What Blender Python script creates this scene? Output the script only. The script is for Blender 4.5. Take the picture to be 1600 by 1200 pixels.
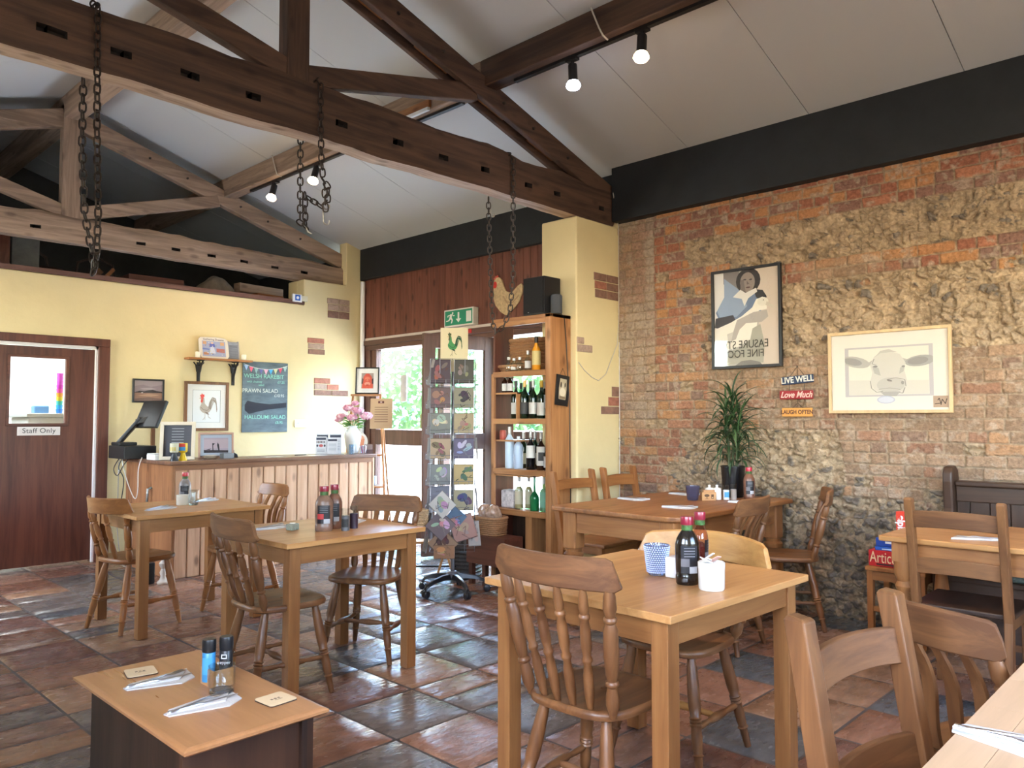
import bpy, bmesh, math, random
import numpy as np
from mathutils import Vector, Matrix, Euler, noise as mnoise

for _o in list(bpy.data.objects):
    bpy.data.objects.remove(_o, do_unlink=True)
sc = bpy.context.scene
COL = sc.collection
R = math.radians
PI = math.pi

# ---------------------------------------------------------------- camera, world, sun, exposure
cam_d = bpy.data.cameras.new('camera')
cam_d.sensor_width = 36.0
cam_d.lens = 1215.0 / 1600.0 * 36.0
cam_d.clip_start = 0.05
cam_o = bpy.data.objects.new('camera', cam_d)
cam_o.location = (0.0, 0.0, 1.33)
cam_o.rotation_euler = (R(90 + 2.68), 0.0, R(43.8 - 90))
COL.objects.link(cam_o)
sc.camera = cam_o

world = bpy.data.worlds.new('sky')
sc.world = world
world.use_nodes = True
_nt = world.node_tree
_bg = _nt.nodes['Background']
_sky = _nt.nodes.new('ShaderNodeTexSky')
_sky.sky_type = 'NISHITA'
_sky.sun_disc = False
_sky.sun_elevation = R(48)
_sky.sun_rotation = R(250)
_nt.links.new(_sky.outputs[0], _bg.inputs[0])
_bg.inputs[1].default_value = 4.0

sun_d = bpy.data.lights.new('sun', 'SUN')
sun_d.energy = 36.0
sun_d.angle = R(1.0)
sun_d.color = (1.0, 0.95, 0.88)
sun_o = bpy.data.objects.new('sun', sun_d)
sun_o.rotation_euler = Vector((0.5, 0.25, -0.8)).to_track_quat('-Z', 'Y').to_euler()
sun_o.location = (8, 4, 8)
COL.objects.link(sun_o)


def area(name, loc, rot, sx, sy, power, color):
    d = bpy.data.lights.new(name, 'AREA')
    d.shape = 'RECTANGLE'; d.size = sx; d.size_y = sy
    d.energy = power; d.color = color
    o = bpy.data.objects.new(name, d)
    o.location = loc; o.rotation_euler = rot
    COL.objects.link(o)
    return o


# added area lamps for daylight: one unseen above the entrance, others outside unseen windows
area('entrance_fill', (7.6, 6.2, 4.2), (R(55), 0, R(90)), 4.5, 2.4, 1250, (0.66, 0.84, 1.0))
for _i, _y in enumerate((-1.2, 0.8, 6.9)):
    area('window_fill', (-0.98, _y, 1.85), (R(98), 0, R(-90)), 1.4, 1.4, (22, 32, 60)[_i], (0.84, 0.92, 1.0))
area('window_fill', (2.4, -2.4, 1.9), (R(104), 0, R(0)), 2.4, 1.5, 17, (0.92, 0.95, 1.0))

vs = sc.view_settings
vs.view_transform = 'Standard'
vs.look = 'None'
vs.exposure = 0.36
vs.gamma = 1.0
vs.use_curve_mapping = False
sc.cycles.use_denoising = True
sc.cycles.max_bounces = 8
sc.cycles.transparent_max_bounces = 16
sc.cycles.caustics_reflective = False
sc.cycles.caustics_refractive = False
sc.cycles.sample_clamp_indirect = 6.0
sc.cycles.blur_glossy = 0.5


# ---------------------------------------------------------------- materials
_MC = {}


def mat(name, col, rough=0.5, metal=0.0, var=0.0, vscale=8.0, bump=0.0, bscale=40.0, emit=0.0, trans=0.0,
        ior=1.45, coat=0.0, attr=None, spec=0.5, stretch=None, rvar=0.0):
    if name in _MC:
        return _MC[name]
    m = bpy.data.materials.new(name)
    m.use_nodes = True
    nt = m.node_tree
    b = nt.nodes['Principled BSDF']
    b.inputs['Roughness'].default_value = rough
    b.inputs['Metallic'].default_value = metal
    b.inputs['Transmission Weight'].default_value = trans
    b.inputs['IOR'].default_value = ior
    b.inputs['Coat Weight'].default_value = coat
    b.inputs['Specular IOR Level'].default_value = spec
    c4 = (col[0], col[1], col[2], 1.0)
    b.inputs['Base Color'].default_value = c4
    src = None
    if attr:
        a = nt.nodes.new('ShaderNodeAttribute'); a.attribute_name = attr
        src = a.outputs['Color']
    tc = None
    if var or bump or rvar:
        tc = nt.nodes.new('ShaderNodeTexCoord')
        mp = nt.nodes.new('ShaderNodeMapping')
        if stretch:
            mp.inputs['Scale'].default_value = stretch
        nt.links.new(tc.outputs['Object'], mp.inputs[0])
    if var:
        n = nt.nodes.new('ShaderNodeTexNoise')
        n.inputs['Scale'].default_value = vscale
        n.inputs['Detail'].default_value = 6
        n.inputs['Roughness'].default_value = 0.65
        nt.links.new(mp.outputs[0], n.inputs['Vector'])
        mr = nt.nodes.new('ShaderNodeMapRange')
        mr.inputs['From Min'].default_value = 0.25; mr.inputs['From Max'].default_value = 0.75
        mr.inputs['To Min'].default_value = 1 - var; mr.inputs['To Max'].default_value = 1 + var
        nt.links.new(n.outputs['Fac'], mr.inputs['Value'])
        mx = nt.nodes.new('ShaderNodeVectorMath'); mx.operation = 'SCALE'
        if src:
            nt.links.new(src, mx.inputs[0])
        else:
            mx.inputs[0].default_value = col
        nt.links.new(mr.outputs[0], mx.inputs['Scale'])
        src = mx.outputs[0]
    if src:
        nt.links.new(src, b.inputs['Base Color'])
    if rvar:
        n3 = nt.nodes.new('ShaderNodeTexNoise'); n3.inputs['Scale'].default_value = 7.0; n3.inputs['Detail'].default_value = 5
        nt.links.new(mp.outputs[0], n3.inputs['Vector'])
        m3 = nt.nodes.new('ShaderNodeMapRange')
        m3.inputs['From Min'].default_value = 0.3; m3.inputs['From Max'].default_value = 0.7
        m3.inputs['To Min'].default_value = max(0.02, rough - rvar); m3.inputs['To Max'].default_value = min(1, rough + rvar)
        nt.links.new(n3.outputs['Fac'], m3.inputs['Value'])
        nt.links.new(m3.outputs[0], b.inputs['Roughness'])
    if bump:
        n2 = nt.nodes.new('ShaderNodeTexNoise')
        n2.inputs['Scale'].default_value = bscale
        n2.inputs['Detail'].default_value = 5
        nt.links.new(mp.outputs[0], n2.inputs['Vector'])
        bp = nt.nodes.new('ShaderNodeBump')
        bp.inputs['Strength'].default_value = min(1.0, bump)
        bp.inputs['Distance'].default_value = 0.01
        nt.links.new(n2.outputs['Fac'], bp.inputs['Height'])
        nt.links.new(bp.outputs[0], b.inputs['Normal'])
    if emit:
        b.inputs['Emission Color'].default_value = c4
        b.inputs['Emission Strength'].default_value = emit
    _MC[name] = m
    return m


def wood(name, c1, c2, axis='x', rough=0.4, scale=1.0, bump=0.15, knots=0.0, coat=0.0, worn=0.0):
    """procedural timber: grain streaks stretched along one object axis"""
    key = name + '_' + axis
    if key in _MC:
        return _MC[key]
    m = bpy.data.materials.new(key)
    m.use_nodes = True
    nt = m.node_tree
    b = nt.nodes['Principled BSDF']
    b.inputs['Specular IOR Level'].default_value = 0.38
    b.inputs['Coat Weight'].default_value = coat * .5
    b.inputs['Coat Roughness'].default_value = 0.15
    tc = nt.nodes.new('ShaderNodeTexCoord')
    oi = nt.nodes.new('ShaderNodeObjectInfo')
    add = nt.nodes.new('ShaderNodeVectorMath'); add.operation = 'ADD'
    sc3 = nt.nodes.new('ShaderNodeVectorMath'); sc3.operation = 'SCALE'
    sc3.inputs[0].default_value = (7.3, 3.1, 5.7)
    nt.links.new(oi.outputs['Random'], sc3.inputs['Scale'])
    nt.links.new(tc.outputs['Object'], add.inputs[0])
    nt.links.new(sc3.outputs[0], add.inputs[1])
    mp = nt.nodes.new('ShaderNodeMapping')
    s = [26 * scale] * 3
    s['xyz'.index(axis)] = 1.7 * scale
    mp.inputs['Scale'].default_value = s
    nt.links.new(add.outputs[0], mp.inputs[0])
    n = nt.nodes.new('ShaderNodeTexNoise')
    n.inputs['Scale'].default_value = 1.0; n.inputs['Detail'].default_value = 7
    n.inputs['Roughness'].default_value = 0.6; n.inputs['Distortion'].default_value = 0.6
    nt.links.new(mp.outputs[0], n.inputs['Vector'])
    mp2 = nt.nodes.new('ShaderNodeMapping')
    s2 = [5 * scale] * 3
    s2['xyz'.index(axis)] = 0.8 * scale
    mp2.inputs['Scale'].default_value = s2
    nt.links.new(add.outputs[0], mp2.inputs[0])
    n2 = nt.nodes.new('ShaderNodeTexNoise')
    n2.inputs['Scale'].default_value = 1.0; n2.inputs['Detail'].default_value = 4
    nt.links.new(mp2.outputs[0], n2.inputs['Vector'])
    ma = nt.nodes.new('ShaderNodeMath'); ma.operation = 'MULTIPLY_ADD'
    ma.inputs[1].default_value = 0.6
    nt.links.new(n.outputs['Fac'], ma.inputs[0])
    mb2 = nt.nodes.new('ShaderNodeMath'); mb2.operation = 'MULTIPLY'; mb2.inputs[1].default_value = 0.4
    nt.links.new(n2.outputs['Fac'], mb2.inputs[0])
    nt.links.new(mb2.outputs[0], ma.inputs[2])
    cr = nt.nodes.new('ShaderNodeValToRGB')
    cr.color_ramp.elements[0].position = 0.41; cr.color_ramp.elements[0].color = (*c2, 1)
    cr.color_ramp.elements[1].position = 0.59; cr.color_ramp.elements[1].color = (*c1, 1)
    nt.links.new(ma.outputs[0], cr.inputs[0])
    out = cr.outputs[0]
    if knots:
        mp3 = nt.nodes.new('ShaderNodeMapping')
        s3 = [9.0] * 3
        s3['xyz'.index(axis)] = 4.0
        mp3.inputs['Scale'].default_value = s3
        nt.links.new(add.outputs[0], mp3.inputs[0])
        vo = nt.nodes.new('ShaderNodeTexVoronoi')
        vo.inputs['Scale'].default_value = 1.0
        nt.links.new(mp3.outputs[0], vo.inputs['Vector'])
        mr = nt.nodes.new('ShaderNodeMapRange')
        mr.inputs['From Min'].default_value = 0.10; mr.inputs['From Max'].default_value = 0.24
        mr.inputs['To Min'].default_value = knots; mr.inputs['To Max'].default_value = 0.0
        nt.links.new(vo.outputs['Distance'], mr.inputs['Value'])
        mx = nt.nodes.new('ShaderNodeMix'); mx.data_type = 'RGBA'
        nt.links.new(mr.outputs[0], mx.inputs['Factor'])
        nt.links.new(out, mx.inputs['A'])
        mx.inputs['B'].default_value = (c2[0] * .35, c2[1] * .3, c2[2] * .3, 1)
        out = mx.outputs['Result']
    nt.links.new(out, b.inputs['Base Color'])
    mr2 = nt.nodes.new('ShaderNodeMapRange')
    mr2.inputs['To Min'].default_value = rough + 0.1; mr2.inputs['To Max'].default_value = max(0.05, rough - 0.08)
    nt.links.new(n2.outputs['Fac'], mr2.inputs['Value'])
    nt.links.new(mr2.outputs[0], b.inputs['Roughness'])
    bp = nt.nodes.new('ShaderNodeBump'); bp.inputs['Strength'].default_value = bump; bp.inputs['Distance'].default_value = 0.004
    nt.links.new(n.outputs['Fac'], bp.inputs['Height'])
    nt.links.new(bp.outputs[0], b.inputs['Normal'])
    _MC[key] = m
    return m


def pane_mat(name='clear_glass', tint=(1, 1, 1), refl=1.0):
    """thin window glass: mostly see-through with a fresnel reflection"""
    if name in _MC:
        return _MC[name]
    m = bpy.data.materials.new(name)
    m.use_nodes = True
    nt = m.node_tree
    nt.nodes.remove(nt.nodes['Principled BSDF'])
    out = [n for n in nt.nodes if n.type == 'OUTPUT_MATERIAL'][0]
    tr = nt.nodes.new('ShaderNodeBsdfTransparent'); tr.inputs[0].default_value = (*tint, 1)
    gl = nt.nodes.new('ShaderNodeBsdfGlossy'); gl.inputs['Roughness'].default_value = 0.03
    lw = nt.nodes.new('ShaderNodeLayerWeight'); lw.inputs[0].default_value = 0.5
    pw = nt.nodes.new('ShaderNodeMath'); pw.operation = 'POWER'; pw.inputs[1].default_value = 5.0
    nt.links.new(lw.outputs['Facing'], pw.inputs[0])
    fr = nt.nodes.new('ShaderNodeMath'); fr.operation = 'MULTIPLY_ADD'; fr.inputs[1].default_value = 0.92; fr.inputs[2].default_value = 0.045
    nt.links.new(pw.outputs[0], fr.inputs[0])
    mu = nt.nodes.new('ShaderNodeMath'); mu.operation = 'MULTIPLY'; mu.inputs[1].default_value = refl
    mx = nt.nodes.new('ShaderNodeMixShader')
    nt.links.new(fr.outputs[0], mu.inputs[0])
    nt.links.new(mu.outputs[0], mx.inputs[0])
    nt.links.new(tr.outputs[0], mx.inputs[1]); nt.links.new(gl.outputs[0], mx.inputs[2])
    nt.links.new(mx.outputs[0], out.inputs[0])
    _MC[name] = m
    return m


def flat_mat(col, rough=0.6):
    n = 'ink_%02x%02x%02x' % tuple(int(max(0, min(1, c)) * 255) for c in col)
    return mat(n, col, rough)


# ---------------------------------------------------------------- mesh building
class MB:
    def __init__(self):
        self.v = []; self.f = []; self.mi = []; self.cols = None

    def add(self, verts, faces, mi=0):
        o = len(self.v)
        self.v.extend([tuple(p) for p in verts])
        for f in faces:
            self.f.append(tuple(i + o for i in f)); self.mi.append(mi)
        return self

    def box(self, c, s, rot=None, mi=0, taper=None):
        hx, hy, hz = s[0] / 2, s[1] / 2, s[2] / 2
        vs_ = []
        for z in (-1, 1):
            k = taper if (taper and z < 0) else 1.0
            for x, y in ((-1, -1), (1, -1), (1, 1), (-1, 1)):
                p = Vector((x * hx * k, y * hy * k, z * hz))
                if rot is not None:
                    p = rot @ p
                vs_.append(p + Vector(c))
        return self.add(vs_, [(3, 2, 1, 0), (4, 5, 6, 7), (0, 1, 5, 4), (1, 2, 6, 5), (2, 3, 7, 6), (3, 0, 4, 7)], mi)

    def bx(self, x0, x1, y0, y1, z0, z1, mi=0):
        return self.box(((x0 + x1) / 2, (y0 + y1) / 2, (z0 + z1) / 2), (abs(x1 - x0), abs(y1 - y0), abs(z1 - z0)), None, mi)

    def beam(self, p0, p1, w, h, up=(0, 0, 1), mi=0):
        p0 = Vector(p0); p1 = Vector(p1)
        d = p1 - p0
        L = d.length
        d.normalize()
        u = Vector(up)
        s = d.cross(u).normalized()
        u = s.cross(d).normalized()
        M = Matrix((d, s, u)).transposed()
        return self.box((p0 + p1) / 2, (L, w, h), M, mi)

    def prism(self, pts, y0, y1, M=None, mi=0, mi_side=None):
        """polygon in x-z extruded along y"""
        n = len(pts)
        vs_ = [Vector((p[0], y0, p[1])) for p in pts] + [Vector((p[0], y1, p[1])) for p in pts]
        if M is not None:
            vs_ = [M @ p for p in vs_]
        o = len(self.v)
        self.add(vs_, [tuple(range(n)), tuple(range(2 * n - 1, n - 1, -1))], mi)
        ms = mi if mi_side is None else mi_side
        for i in range(n):
            j = (i + 1) % n
            self.f.append((o + j, o + i, o + n + i, o + n + j)); self.mi.append(ms)
        return self

    def slab(self, pts, z0, z1, mi=0):
        """polygon in x-y extruded along z"""
        n = len(pts)
        o = len(self.v)
        self.add([(p[0], p[1], z0) for p in pts] + [(p[0], p[1], z1) for p in pts],
                 [tuple(range(n - 1, -1, -1)), tuple(range(n, 2 * n))], mi)
        for i in range(n):
            j = (i + 1) % n
            self.f.append((o + i, o + j, o + n + j, o + n + i)); self.mi.append(mi)
        return self

    def rings(self, rings, cap=True, mi=0, closed=False):
        n = len(rings[0])
        o = len(self.v)
        for r_ in rings:
            self.v.extend([tuple(p) for p in r_])
        m = len(rings)
        for a in range(m if closed else m - 1):
            b = (a + 1) % m
            for i in range(n):
                j = (i + 1) % n
                self.f.append((o + a * n + i, o + a * n + j, o + b * n + j, o + b * n + i)); self.mi.append(mi)
        if cap and not closed:
            self.f.append(tuple(o + i for i in range(n - 1, -1, -1))); self.mi.append(mi)
            self.f.append(tuple(o + (m - 1) * n + i for i in range(n))); self.mi.append(mi)
        return self

    def lathe(self, prof, c=(0, 0, 0), n=16, sx=1.0, sy=1.0, mi=0, cap=True):
        """prof: list of (radius, z)"""
        rr = []
        for r_, z in prof:
            rr.append([(c[0] + r_ * sx * math.cos(2 * PI * i / n), c[1] + r_ * sy * math.sin(2 * PI * i / n), c[2] + z) for i in range(n)])
        return self.rings(rr, cap, mi)

    def turned(self, p0, p1, prof, n=10, mi=0, up=(0, 0, 1)):
        """prof: list of (t, radius) along p0->p1"""
        p0 = Vector(p0); p1 = Vector(p1)
        d = (p1 - p0)
        dn = d.normalized()
        u = Vector((1, 0, 0)) if abs(dn.x) < 0.9 else Vector((0, 1, 0))
        s = dn.cross(u).normalized(); w = dn.cross(s).normalized()
        # orientation: keep outward normals
        rr = []
        for t, r_ in prof:
            c = p0 + d * t
            rr.append([c + (s * math.cos(2 * PI * i / n) + w * math.sin(2 * PI * i / n)) * r_ for i in range(n)])
        return self.rings(rr, True, mi)

    def tube(self, path, r, n=6, mi=0, closed=False, flat=None):
        P = [Vector(p) for p in path]
        m = len(P)
        rr = []
        prev = None
        for i, p in enumerate(P):
            if closed:
                t = P[(i + 1) % m] - P[i - 1]
            elif i == 0:
                t = P[1] - P[0]
            elif i == m - 1:
                t = P[-1] - P[-2]
            else:
                t = P[i + 1] - P[i - 1]
            t.normalize()
            if prev is None:
                u = Vector((0, 0, 1)) if abs(t.z) < 0.9 else Vector((1, 0, 0))
                a = t.cross(u).normalized()
            else:
                a = (prev - t * prev.dot(t)).normalized()
            prev = a
            b = t.cross(a)
            ra = r[i] if isinstance(r, (list, tuple)) else r
            rb = ra * (flat if flat else 1.0)
            rr.append([p + a * ra * math.cos(2 * PI * k / n) + b * rb * math.sin(2 * PI * k / n) for k in range(n)])
        return self.rings(rr, not closed, mi, closed)

    def sphere(self, c, r, n=10, m=6, mi=0, sz=1.0):
        rr = []
        for j in range(1, m):
            a = PI * j / m
            rr.append([(c[0] + r * math.sin(a) * math.cos(2 * PI * i / n), c[1] + r * math.sin(a) * math.sin(2 * PI * i / n), c[2] - r * sz * math.cos(a)) for i in range(n)])
        return self.rings(rr, True, mi)

    def build(self, name, m, parent=None, smooth=None, bevel=0.0, seg=2, loc=None, fix=True):
        me = bpy.data.meshes.new(name)
        me.from_pydata(self.v, [], self.f)
        ms = m if isinstance(m, (list, tuple)) else [m]
        for x in ms:
            me.materials.append(x)
        if len(ms) > 1:
            me.polygons.foreach_set('material_index', [min(i, len(ms) - 1) for i in self.mi])
        if fix:
            b = bmesh.new(); b.from_mesh(me)
            bmesh.ops.recalc_face_normals(b, faces=b.faces)
            b.to_mesh(me); b.free()
        if smooth is not None:
            me.shade_smooth()
            me.set_sharp_from_angle(angle=R(smooth))
        o = bpy.data.objects.new(name, me)
        COL.objects.link(o)
        if parent is not None:
            o.parent = parent
        if loc is not None:
            o.location = loc
        if bevel:
            md = o.modifiers.new('edge', 'BEVEL')
            md.width = bevel; md.segments = seg; md.limit_method = 'ANGLE'; md.angle_limit = R(40)
            md.harden_normals = False
        return o


def tag(o, label=None, cat=None, group=None, kind=None):
    if label: o['label'] = label
    if cat: o['category'] = cat
    if group: o['group'] = group
    if kind: o['kind'] = kind
    return o


def thing(name, label, cat, loc=(0, 0, 0), rz=0.0, group=None, rot=None):
    o = bpy.data.objects.new(name, None)
    o.empty_display_size = 0.05
    COL.objects.link(o)
    o.location = loc
    o.rotation_euler = rot if rot is not None else (0, 0, R(rz))
    return tag(o, label, cat, group)


def struct(o):
    o['kind'] = 'structure'
    return o


_KIDS = {}


def copy_tree(o, parent=None):
    c = o.copy()
    COL.objects.link(c)
    c.parent = parent
    for ch in [x for x in bpy.data.objects if x.parent == o]:
        copy_tree(ch, c)
    return c


def dup(o, loc, rz=None, label=None, group=None, scale=None):
    c = copy_tree(o)
    c.location = loc
    if rz is not None:
        c.rotation_euler = (0, 0, R(rz))
    if label: c['label'] = label
    if group: c['group'] = group
    if scale is not None: c.scale = scale
    return c


def text(s, size, m, parent, loc=(0, 0, 0), name='lettering', ext=0.0006, align='CENTER', flip=False, rot=None, sx=1.0,
         bold=0.0, spacing=1.0, shear=0.0):
    """flat lettering standing in the x-z plane, facing -y"""
    cu = bpy.data.curves.new(name, 'FONT')
    cu.body = s; cu.size = size; cu.extrude = ext; cu.offset = bold
    cu.align_x = align; cu.align_y = 'CENTER'; cu.space_character = spacing; cu.shear = shear
    t = bpy.data.objects.new(name, cu)
    COL.objects.link(t)
    dg = bpy.context.evaluated_depsgraph_get()
    me = bpy.data.meshes.new_from_object(t.evaluated_get(dg))
    bpy.data.objects.remove(t, do_unlink=True)
    me.materials.clear(); me.materials.append(m)
    o = bpy.data.objects.new(name, me)
    COL.objects.link(o)
    M = Matrix.Rotation(R(90), 4, 'X') @ Matrix.Diagonal((sx * (-1 if flip else 1), 1, 1, 1))
    if rot is not None:
        M = rot.to_4x4() @ M
    me.transform(M)
    o.parent = parent
    o.location = loc
    return o


rnd = random.Random(7)

# ---------------------------------------------------------------- palette
W = dict(
    table=((0.52, 0.275, 0.105), (0.40, 0.19, 0.066)),
    honey=((0.33, 0.135, 0.042), (0.22, 0.082, 0.024)),
    pine=((0.34, 0.145, 0.05), (0.22, 0.085, 0.028)),
    light=((0.50, 0.265, 0.085), (0.38, 0.18, 0.052)),
    brown=((0.20, 0.087, 0.032), (0.105, 0.042, 0.016)),
    dark=((0.055, 0.029, 0.018), (0.028, 0.015, 0.010)),
    mahog=((0.125, 0.042, 0.026), (0.07, 0.024, 0.016)),
    leg=((0.30, 0.135, 0.046), (0.21, 0.086, 0.028)),  # table wood darkened for legs and aprons; backlit shade put into the colour
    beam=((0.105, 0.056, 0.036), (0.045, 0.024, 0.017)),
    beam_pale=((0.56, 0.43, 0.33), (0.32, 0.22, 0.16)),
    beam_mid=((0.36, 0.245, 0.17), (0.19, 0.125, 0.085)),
    clad=((0.19, 0.068, 0.042), (0.115, 0.038, 0.024)),
    shelf=((0.43, 0.205, 0.082), (0.28, 0.12, 0.045)),
    frame=((0.14, 0.07, 0.055), (0.09, 0.045, 0.035)),
    tongue=((0.66, 0.41, 0.26), (0.50, 0.28, 0.16)),
    coffee=((0.40, 0.20, 0.088), (0.33, 0.16, 0.066)),
)


def wd(k, axis='x', **kw):
    d = dict(rough=0.38, bump=0.22)
    if k in ('honey', 'light', 'table', 'brown', 'coffee'):
        d.update(coat=0.15)
    if k in ('beam', 'beam_pale', 'beam_mid'):
        d.update(rough=0.75, bump=0.9, scale=0.8, knots=0.5)
    if k == 'clad':
        d.update(rough=0.5, knots=0.75)
    if k in ('shelf', 'pine', 'tongue'):
        d.update(knots=0.6)
    d.update(kw)
    return wood('wood_' + k, W[k][0], W[k][1], axis, **d)


WHITE = mat('white_paint', (0.78, 0.77, 0.75), 0.5)
BLACK = mat('black_satin', (0.012, 0.012, 0.013), 0.4)
BLACKP = mat('black_beam_paint', (0.009, 0.0105, 0.0125), 0.6, var=0.4, vscale=5, bump=0.35, bscale=9)
STEEL = mat('stainless_steel', (0.42, 0.42, 0.44), 0.32, metal=1.0)
GLASS = pane_mat()

# ================================================================= ROOM SHELL
XW = 5.45          # brick wall face
XD = 5.65          # glazed entrance wall face
YB = 7.95          # counter wall face
YF = -2.2
XL = -0.75
RX, RZ, SL = 2.36, 4.43, 0.31   # ridge
YE = 10.6


def ceil_z(x):
    return RZ - SL * abs(x - RX)


PLASTER = mat('cream_wall_paint', (0.68, 0.565, 0.315), 0.75, var=0.05, vscale=2.5, bump=0.25, bscale=14)
GROUT = mat('floor_grout', (0.055, 0.045, 0.042), 0.8)
TILE = mat('terracotta_tile', (0.3, 0.15, 0.1), 0.24, attr='tint', var=0.4, vscale=9, bump=0.36, bscale=20, stretch=(1, 2.2, 1), rvar=0.10)
CEIL = mat('ceiling_panel_white', (0.54, 0.55, 0.56), 0.42, bump=0.0)


def floor():
    mb = MB()
    cols = []
    P = 0.433
    pal = [(0.30, 0.135, 0.085), (0.33, 0.155, 0.10), (0.25, 0.115, 0.08), (0.155, 0.125, 0.115), (0.115, 0.11, 0.115),
           (0.36, 0.185, 0.11), (0.19, 0.14, 0.12), (0.28, 0.15, 0.11), (0.22, 0.10, 0.075)]
    r = random.Random(3)
    mb.bx(XL - 0.2, XD + 0.35, YF - 0.2, YE, -0.1, -0.006, 1); cols += [(0.05, 0.04, 0.04)] * 6
    i0 = int((XL - 1.197) / P) - 1
    for i in range(i0, 12):
        for j in range(-15, 16):
            x0 = 1.197 + P * i; x1 = x0 + P
            y0 = 3.95 + P * j; y1 = y0 + P
            if x1 < XL or x0 > XD + .3 or y1 < YF or y0 > YB + 2.6:
                continue
            x0 = max(x0, XL - .2); x1 = min(x1, XD + .33)
            spl = [(y0, y1)]
            if r.random() < (0.30 if x0 < 1.8 else 0.08):
                spl = [(y0, (y0 + y1) / 2), ((y0 + y1) / 2, y1)]
            for a, b in spl:
                g = 0.0045 + r.random() * 0.002
                c = r.choice(pal)
                k = 0.85 + 0.3 * r.random()
                c = tuple(q * k * f_ for q, f_ in zip(c, (.64, .72, .76)))
                tx = r.uniform(-.006, .006); ty = r.uniform(-.006, .006); tz = -r.random() * 0.0015
                n = 5
                gx = [x0 + g, x0 + g + .012] + [x0 + (x1 - x0) * k2 / 4 for k2 in (1, 2, 3)] + [x1 - g - .012, x1 - g]
                gy = [a + g, a + g + .012] + [a + (b - a) * k2 / 4 for k2 in (1, 2, 3)] + [b - g - .012, b - g]
                V = []
                for iy, yy in enumerate(gy):
                    for ix, xx in enumerate(gx):
                        edge = ix in (0, len(gx) - 1) or iy in (0, len(gy) - 1)
                        z = tz + (xx - x0) * tx * .5 + (yy - a) * ty * .5 - 0.001 + (0 if edge else mnoise.noise((xx * 5, yy * 5, i * 3.1 + j)) * 0.0022)
                        if edge: z = -0.0062
                        V.append((xx, yy, min(z, 0.0015)))
                nx = len(gx)
                Fc = []
                for iy in range(len(gy) - 1):
                    for ix in range(nx - 1):
                        q = iy * nx + ix
                        Fc.append((q, q + 1, q + nx + 1, q + nx))
                mb.add(V, Fc, 0)
                cols += [c] * len(Fc)
    o = mb.build('floor', [TILE, GROUT], smooth=50, fix=False)
    me = o.data
    at = me.color_attributes.new('tint', 'FLOAT_COLOR', 'CORNER')
    arr = np.ones((len(me.loops), 4), dtype=np.float32)
    k = 0
    for p, c in zip(me.polygons, cols):
        for li in p.loop_indices:
            arr[li, :3] = c
    at.data.foreach_set('color', arr.ravel())
    struct(o)


floor()

# ---- ceiling: two slopes of long insulated panels with narrow joints
def ceiling():
    mb = MB()
    ys = []
    y = 1.25 - 0.98 * 4
    while y < YE:
        ys.append((max(y, YF - .2), min(y + 0.98, YE))); y += 0.98
    for a, b in ys:
        if b - a < .02: continue
        for sgn in (1, -1):
            xe = 5.95 if sgn > 0 else XL - .3
            n = 12
            top = []
            g = 0.0025
            pts = []
            for k in range(2):
                x = RX if k == 0 else xe
                pts.append((x, ceil_z(x)))
            V = []
            for yy in (a + g, b - g):
                for (x, z) in pts: V.append((x, yy, z))
                for (x, z) in pts[::-1]: V.append((x, yy, z + 0.08))
            mb.add(V, [(0, 1, 2, 3), (7, 6, 5, 4), (0, 4, 5, 1), (1, 5, 6, 2), (2, 6, 7, 3), (3, 7, 4, 0)], 0)
    mb.add([(RX, YF - .2, RZ + .09), (5.95, YF - .2, ceil_z(5.95) + .09), (5.95, YE, ceil_z(5.95) + .09), (RX, YE, RZ + .09)], [(0, 1, 2, 3)], 1)
    mb.add([(RX, YF - .2, RZ + .09), (XL - .3, YF - .2, ceil_z(XL - .3) + .09), (XL - .3, YE, ceil_z(XL - .3) + .09), (RX, YE, RZ + .09)], [(0, 1, 2, 3)], 1)
    struct(mb.build('ceiling', [CEIL, mat('panel_joint', (0.09, 0.085, 0.08), 0.8)]))


ceiling()

# ---- walls
def wall_left():
    mb = MB()
    H = 3.60
    wins = [(-1.9, -0.5), (0.1, 1.5), (6.2, 7.6)]
    ys = [YF - .2]
    for a, b in wins: ys += [a, b]
    ys.append(YB + .15)
    for k in range(0, len(ys), 2):
        mb.bx(XL - .2, XL, ys[k], ys[k + 1], 0, H)
    for a, b in wins:
        mb.bx(XL - .2, XL, a, b, 0, 1.2); mb.bx(XL - .2, XL, a, b, 2.7, H)
    struct(mb.build('wall_left', PLASTER))
    for k, (a, b) in enumerate(wins):
        f = MB()
        for (p, q, r0, r1) in ((a, b, 1.2, 1.26), (a, b, 2.64, 2.7), (a, a + .06, 1.26, 2.64), (b - .06, b, 1.26, 2.64), ((a + b) / 2 - .03, (a + b) / 2 + .03, 1.26, 2.64)):
            f.bx(XL - .15, XL - .09, p, q, r0, r1)
        o = struct(f.build('window_%d' % (k + 3), WHITE, bevel=.004))
        g = MB().bx(XL - .122, XL - .118, a + .05, b - .05, 1.25, 2.65)
        g.build('pane', GLASS, o)


wall_left()


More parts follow.
